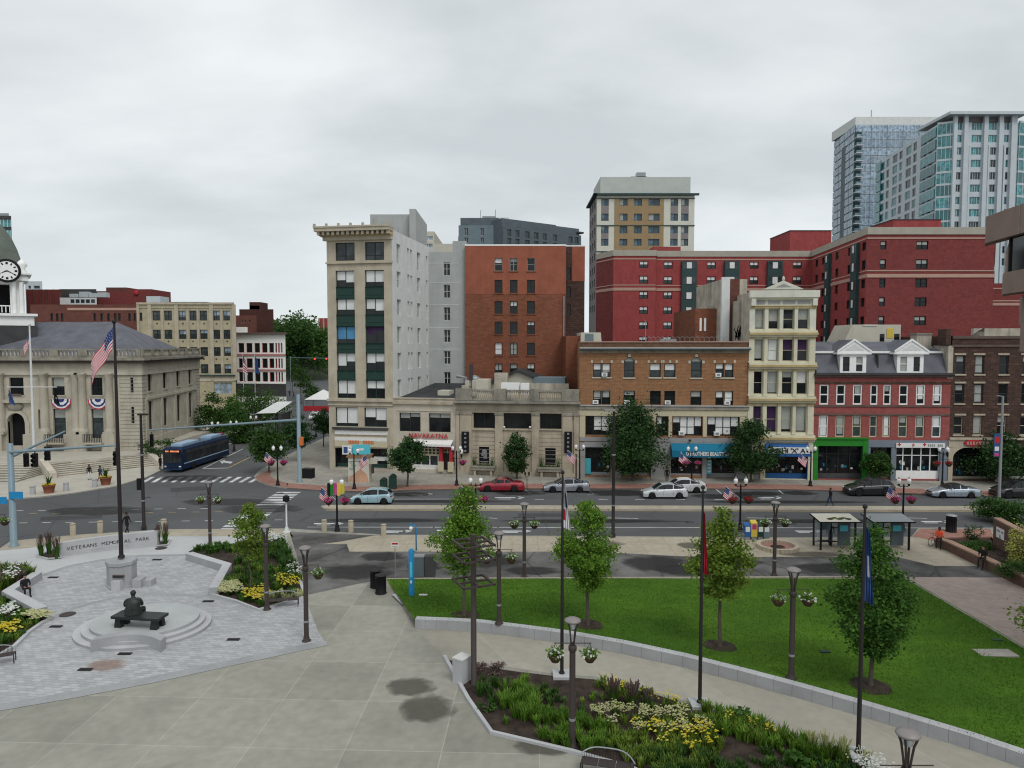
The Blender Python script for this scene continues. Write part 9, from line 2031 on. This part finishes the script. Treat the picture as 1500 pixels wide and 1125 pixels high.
lettering(b_,'III IIIIIIII',Matrix.Translation((0,-.04,2.5))@TXT,.26,'amber_lit',width=1.7,extrude=.002)
for sg in (-1,1):
 m_=MB()
 for y in [.9+i*1.55 for i in range(7)]:m_.box(sg*h2-.01*sg,sg*(h2+.012),y,y+1.5,1.2,2.6,'glass_car')
 m_.build('side_windows',t);m_=MB();m_.box(sg*h2,sg*(h2+.014),.3,Lb-.3,1.0,1.12,'bus_pale');m_.build('side_stripe',t)
 m_=MB();m_.ball((sg*h2*.72,.03,.72),(.2,.06,.12),'headlamp',10,6);m_.build('headlight',t);m_=MB();m_.tube([(sg*h2*.95,.0,2.4),(sg*(h2+.3),-.25,2.3),(sg*(h2+.3),-.25,1.9)],.06,'black_paint',6);m_.build('wing_mirror',t)
 for y in (2.6,9.0):
  m_=MB();Tm=Matrix.Translation((sg*(h2-.12),y,.48))@Matrix.Rotation(PI/2,4,'Y');m_.T=Tm;m_.lathe([(.3,-.16),(.46,-.16),(.48,-.1),(.48,.1),(.46,.16),(.3,.16)],(0,0,0),'tyre',20);wo=m_.build('wheel',t);m_=MB();m_.T=Tm;m_.lathe([(.0,-.1),(.3,-.13),(.3,.13),(.0,.1)],(0,0,0),'rim',16);m_.build('rim',wo)
m_=MB();m_.box(-h2*.9,h2*.9,-.1,0,.32,.55,'bus_blue');m_.build('bumper',t)
m_=MB();m_.box(-.8,.8,-.35,-.3,.55,.6,'dark_metal');m_.box(-.8,.8,-.6,-.55,.8,.84,'dark_metal');[m_.box(x,x+.04,-.6,0,.55,.6,'dark_metal') for x in (-.8,0,.76)];m_.build('bike_rack',t)
# ---- distant cars up the side street
mini=None
for i,(u,v,mat,lab) in enumerate(((412,549,'paint_white','white car far up the side street, left of the road'),(431,531,'paint_white','white van-like car farthest up the side street'),(448,537,'paint_grey','grey car parked far up the side street by the trees'),(455,545,'paint_black','dark car parked near the white tent, upper'),(462,552,'paint_black','dark car parked near the white tent, lower'),(410,607,'paint_grey','grey car waiting behind the bus shelter canopy'),(451,616,'paint_white','white car just left of the beige office wall'))):
 p=G(u,v,0);sh=dict(HATCH);car(lab,p+Vector((.9,0,0)),PI/2+.05,mat,L_=4.0,W_=1.75,name='distant_car',**sh)
for i,(u,v,mat,lab) in enumerate(((349,629,'paint_black','black car behind the bus on the side street'),)):car(lab,G(u,v,0),PI/2,mat,L_=4.0,W_=1.75,name='distant_car',**HATCH)
# ---- parked bicycle of the man in orange
def bicycle(label,p,rz):
 t=thing('bicycle',label,'bicycle',p,rz)
 for x in (0,1.05):
  m_=MB();n=22;m_.tube([(x+.33*math.cos(2*PI*k/n),0,.34+.33*math.sin(2*PI*k/n)) for k in range(n+1)],.022,'tyre',5,cap=False);w_=m_.build('wheel',t);m_=MB()
  for k in range(8):a=2*PI*k/8;m_.tube([(x,0,.34),(x+.32*math.cos(a),0,.34+.32*math.sin(a))],.004,'grey_metal',3,cap=False)
  m_.build('spokes',w_)
 m_=MB();[m_.tube(q,.018,'red_paint',6) for q in ([(0,0,.34),(.2,0,.9)],[(.18,0,.82),(.75,0,.85)],[(.2,0,.7),(.6,0,.32)],[(.6,0,.32),(.78,0,.92)],[(.6,0,.32),(1.05,0,.34)],[(1.05,0,.34),(.76,0,.82)])];m_.build('frame',t)
 m_=MB();m_.tube([(.1,-.27,.95),(.2,-.1,.96),(.2,.1,.96),(.1,.27,.95)],.016,'black_paint',6);m_.build('handlebar',t);m_=MB();m_.ball((.8,0,.95),(.14,.07,.04),'black_paint');m_.build('saddle',t)
bicycle('bicycle with a red frame leaning beside the man in orange',G(1364,800,KZ)+Vector((0,0,0)),.35)
# ------------------------------------------------------------------ people
def skin_body(pts,edges,rad,root):
 me=bpy.data.meshes.new('figure');me.from_pydata([tuple(p) for p in pts],edges,[]);o=bpy.data.objects.new('figure',me);C.objects.link(o)
 sk=o.modifiers.new('skin','SKIN');
 for i,v in enumerate(me.skin_vertices[0].data):v.radius=rad[i] if hasattr(rad[i],'__len__') else (rad[i],rad[i]);v.use_root=i==root
 sb=o.modifiers.new('sub','SUBSURF');sb.levels=2;sb.render_levels=2
 dg=bpy.context.evaluated_depsgraph_get();dg.update();r=bpy.data.meshes.new_from_object(o.evaluated_get(dg));bpy.data.objects.remove(o);return r
def person(label,p,rz,pose,top='cloth_black',legs='cloth_navy',skin='skin',hair='hair_black',scale=1.,shoes='black_paint',shorts=False,bulk=1.,cat='person',long_sleeve=True,allmat=None,name='person',skirt=None):
 J=dict(pel=(0,0,.95),wai=(0,0,1.08),che=(0,.01,1.3),nec=(0,0,1.48),hd0=(0,-.02,1.56),hd1=(0,-.03,1.66),hd2=(0,-.01,1.74))
 for s_,n in ((-1,'L'),(1,'R')):J.update({'sh'+n:(s_*.19,0,1.41),'el'+n:(s_*.25,.03,1.12),'wr'+n:(s_*.26,-.05,.87),'ha'+n:(s_*.26,-.07,.79),'hi'+n:(s_*.1,0,.9),'kn'+n:(s_*.11,-.02,.49),'an'+n:(s_*.11,.02,.09),'to'+n:(s_*.12,-.17,.05)})
 J.update(pose);names=list(J);ix={n:i for i,n in enumerate(names)};E=[]
 def e(*c):E.extend([(ix[a],ix[b_]) for a,b_ in zip(c,c[1:])])
 e('pel','wai','che','nec','hd0','hd1','hd2')
 for n in 'LR':e('che','sh'+n,'el'+n,'wr'+n,'ha'+n);e('pel','hi'+n,'kn'+n,'an'+n,'to'+n)
 Rr=dict(pel=(.15,.12),wai=(.135,.105),che=(.165,.12),nec=.055,hd0=.075,hd1=(.088,.1),hd2=(.06,.07))
 for n in 'LR':Rr.update({'sh'+n:.075,'el'+n:.048,'wr'+n:.032,'ha'+n:.035,'hi'+n:.1,'kn'+n:.065,'an'+n:.045,'to'+n:.04})
 for k in ('wai','che','pel'):Rr[k]=tuple(q*bulk for q in Rr[k])
 for n in 'LR':
  for k in ('sh','el','kn','an'):Rr[k+n]*=bulk
 me=skin_body([J[n] for n in names],E,[Rr[n] for n in names],0)
 t=thing(name,label,cat,p,rz,scale=scale);o=bpy.data.objects.new('body',me);C.objects.link(o);o.parent=t;me.name='body'
 mats=[allmat]*4 if allmat else [skin,top,legs,shoes]
 for m_ in mats:me.materials.append(MATS[m_])
 V= lambda n:Vector(J[n]);segs=[('nec','hd2',0,.12),('pel','che',1,.25),('che','nec',1,.2)]
 for n in 'LR':segs+=[('sh'+n,'el'+n,1,.1),('el'+n,'wr'+n,1 if long_sleeve else 0,.1),('wr'+n,'ha'+n,0,.1),('hi'+n,'kn'+n,2,.15),('kn'+n,'an'+n,0 if shorts else 2,.12),('an'+n,'to'+n,3,.1)]
 def dseg(q,a,b_):d=b_-a;t_=max(0,min(1,(q-a).dot(d)/max(1e-9,d.length_squared)));return (q-a-d*t_).length
 for f in me.polygons:
  c=f.center;best=min(segs,key=lambda s_:dseg(c,V(s_[0]),V(s_[1]))*(1 if s_[2]!=1 else .8));f.material_index=best[2];f.use_smooth=True
  if c.z>V('nec').z+.01 and (c-V('hd1')).length<.2:f.material_index=0
 hm=hair if not allmat else allmat
 m_=MB();h1=V('hd1');m_.ball(h1+Vector((0,.035,.035)),(.1,.105,.105),hm,12,8);m_.build('hair',t)
 m_=MB()
 m_.ball(h1+Vector((0,-.1,-.005)),(.014,.022,.022),mats[0],6,5);[m_.ball(h1+Vector((s_*.088,.0,.0)),(.012,.02,.03),mats[0],6,5) for s_ in (-1,1)]
 [m_.ball(h1+Vector((s_*.034,-.088,.018)),(.013,.008,.008),hm if allmat else 'hair_black',6,4) for s_ in (-1,1)];m_.ball(h1+Vector((0,-.09,-.045)),(.025,.008,.006),'cloth_brown' if not allmat else hm,6,4);m_.build('face',t)
 m_=MB()
 for n,sg in (('L',-1),('R',1)):
  w_,h_=V('wr'+n),V('ha'+n);d=(h_-w_).normalized();side=d.cross(Vector((0,0,1)));side=side.normalized() if side.length>.2 else Vector((0,1,0));cur=side.cross(d).normalized()
  for k,ln in enumerate((.06,.07,.075,.066)):
   b0=h_+side*(k-1.5)*.019+d*.015;m_.tube([b0,b0+d*ln*.5-cur*.008,b0+d*ln*.85-cur*.03],[.0095,.0085,.006],mats[0],5)
  b0=h_-d*.03+side*.032;m_.tube([b0,b0+side*.025+d*.02,b0+side*.03+d*.045],[.011,.009,.007],mats[0],5)
 m_.build('fingers',t)
 if skirt:
  m_=MB();pr=[(.17,1.05),(.24,.8),(.3,.4),(.33,.1)];m_.lathe(pr,(0,0,0),skirt,14);m_.build('skirt',t)
 return t
WALK=dict(knL=(-.1,-.2,.52),anL=(-.1,-.28,.1),toL=(-.1,-.46,.08),knR=(.1,.02,.5),anR=(.1,.3,.14),toR=(.11,.16,.05),elL=(-.26,.1,1.13),wrL=(-.25,.14,.9),haL=(-.25,.13,.82),elR=(.26,-.02,1.13),wrR=(.24,-.2,.95),haR=(.23,-.26,.9))
SIT=dict(pel=(0,0,.52),wai=(0,.02,.65),che=(0,0,.88),nec=(0,-.03,1.05),hd0=(0,-.05,1.13),hd1=(0,-.07,1.23),hd2=(0,-.06,1.31))
for s_,n in ((-1,'L'),(1,'R')):SIT.update({'sh'+n:(s_*.19,-.01,.98),'el'+n:(s_*.25,-.08,.72),'wr'+n:(s_*.15,-.3,.66),'ha'+n:(s_*.1,-.37,.65),'hi'+n:(s_*.1,-.02,.5),'kn'+n:(s_*.14,-.45,.52),'an'+n:(s_*.14,-.42,.1),'to'+n:(s_*.15,-.6,.05)})
person('person in dark clothes crossing the street near the island',G(1216,741.5,0),math.radians(-80),WALK,'cloth_black','cloth_navy','skin_dark')
person('person in a black top and white trousers at the foot of the steps',G(131,703,KZ),math.radians(60),{},'cloth_black','cloth_white','skin_dark')
person('person in a dark jacket walking away beside the terracotta planter',G(147,705,KZ),math.radians(170),WALK,'cloth_navy','cloth_brown','skin_dark')
person('person in black waiting by the front door of the bus',G(235,688,KZ),math.radians(80),{},'cloth_black','cloth_black','skin_dark')
person('person in black walking behind the memorial wall',G(186,782,KZ),math.radians(70),WALK,'cloth_black','cloth_black','skin_dark')
sp_=G(40,872,KZ);person('person in black sitting on the left granite seat wall',Vector((sp_.x-.05,sp_.y-.1,KZ)),math.radians(50),SIT,'cloth_black','cloth_black','skin')
person('person in a dark top standing by the grey shop pillar behind the white sedan',G(977,707,KZ),math.radians(-20),{},'cloth_black','cloth_black','skin_dark')
person('person in dark clothes standing inside the left bus shelter',G(1216,797,KZ),math.radians(150),{},'cloth_navy','cloth_navy','skin_dark')
pm=pw_[1];S2={k:(v[0],v[1],v[2]+.26) for k,v in SIT.items()}
for n,s_ in (('L',-1),('R',1)):S2['kn'+n]=(s_*.14,-.45,.76);S2['an'+n]=(s_*.13,-.5,.42);S2['to'+n]=(s_*.14,-.66,.36)
S2.update(anL=(-.13,-.55,.2),toL=(-.14,-.72,.12),anR=(.13,-.5,.12),toR=(.14,-.68,.06))
q_=pw_[0].lerp(pw_[1],.35);person('man in a bright orange shirt and dark cap sitting on the brick planter wall',Vector((q_.x+.05,q_.y+.0,KZ)),math.radians(-35),S2,'cloth_orange','cloth_black','skin_dark',long_sleeve=False)
q_=pw_[2];person('woman in long black clothes sitting on the brick planter wall at the right',Vector((q_.x+.02,q_.y+.05,KZ)),math.radians(-50),S2,'cloth_black','cloth_black','skin')
for i,(u,v,Y) in enumerate(((424,580,0),(430,583,0),(418,578,0))):person(('pedestrian in black on the far side street pavement, left of three','pedestrian in dark clothes on the far side street pavement, middle of three','pedestrian in navy on the far side street pavement, right of three')[(1,2,0)[i]],G(u,v,0.05),1.+i,WALK if i else {},'cloth_black' if i!=1 else 'cloth_navy','cloth_black','skin_dark',group=None) if False else person(('pedestrian in the middle of three on the far side street pavement','rightmost of three pedestrians on the far side street pavement','leftmost of three pedestrians on the far side street pavement')[i],G(u,v,0.05),1.+i,WALK if i else {},'cloth_black' if i!=1 else 'cloth_navy','cloth_black','skin_dark')
# ---- bronze statue of a seated man seen from behind
st=person('bronze statue of a seated man, seen from behind, on a bronze bench',SB+Vector((-.4,.05,.0)),math.radians(199),dict(SIT,elL=(-.29,-.14,.74),wrL=(-.2,-.34,.66),haL=(-.17,-.42,.63),elR=(.29,-.14,.74),wrR=(.2,-.34,.66),haR=(.17,-.42,.63),shL=(-.24,0,.96),shR=(.24,0,.96),hd0=(0,-.08,1.1),hd1=(0,-.12,1.19),hd2=(0,-.12,1.27),knL=(-.3,-.42,.54),anL=(-.28,-.4,.12),toL=(-.3,-.56,.05),knR=(.3,-.42,.54),anR=(.28,-.4,.12),toR=(.3,-.56,.05)),allmat='bronze_statue',scale=1.42,bulk=1.3,cat='statue',name='bronze_statue')
t=thing('bronze_bench','bronze slab bench on which the seated statue sits','bench',SB+Vector((0,0,0)),math.radians(-8));m_=MB();m_.box(-1.35,1.35,-.5,.42,.5,.64,'bronze_statue');m_.build('seat',t)
for sx_ in (-1.05,1.0):
 for y in (-.4,.12):m_=MB();m_.add([(sx_-.2,y,0),(sx_+.2,y,0),(sx_+.2,y+.25,0),(sx_-.2,y+.25,0),(sx_-.12,y,.5),(sx_+.12,y,.5),(sx_+.12,y+.25,.5),(sx_-.12,y+.25,.5)],[(0,3,2,1),(0,1,5,4),(1,2,6,5),(2,3,7,6),(3,0,4,7),(4,5,6,7)],'bronze_statue');m_.build('leg',t)
m_=MB();n=20;rg=[(.29,.2,.46,.04),(.26,.185,.56,.04),(.245,.165,.7,.03),(.275,.165,.84,.01),(.285,.15,.93,-.01),(.22,.115,1.0,-.03),(.09,.09,1.05,-.05)]
V_=[(a*math.cos(2*PI*k/n)*(1+.04*math.sin(k*2.9)*(z_<.6)),y+b_*math.sin(2*PI*k/n),z_) for a,b_,z_,y in rg for k in range(n)]
m_.add(V_,[(i*n+k,i*n+(k+1)%n,(i+1)*n+(k+1)%n,(i+1)*n+k) for i in range(len(rg)-1) for k in range(n)],'bronze_statue',True);m_.box(-.012,.012,.17,.215,.46,.7,'black_paint');m_.build('coat',st)
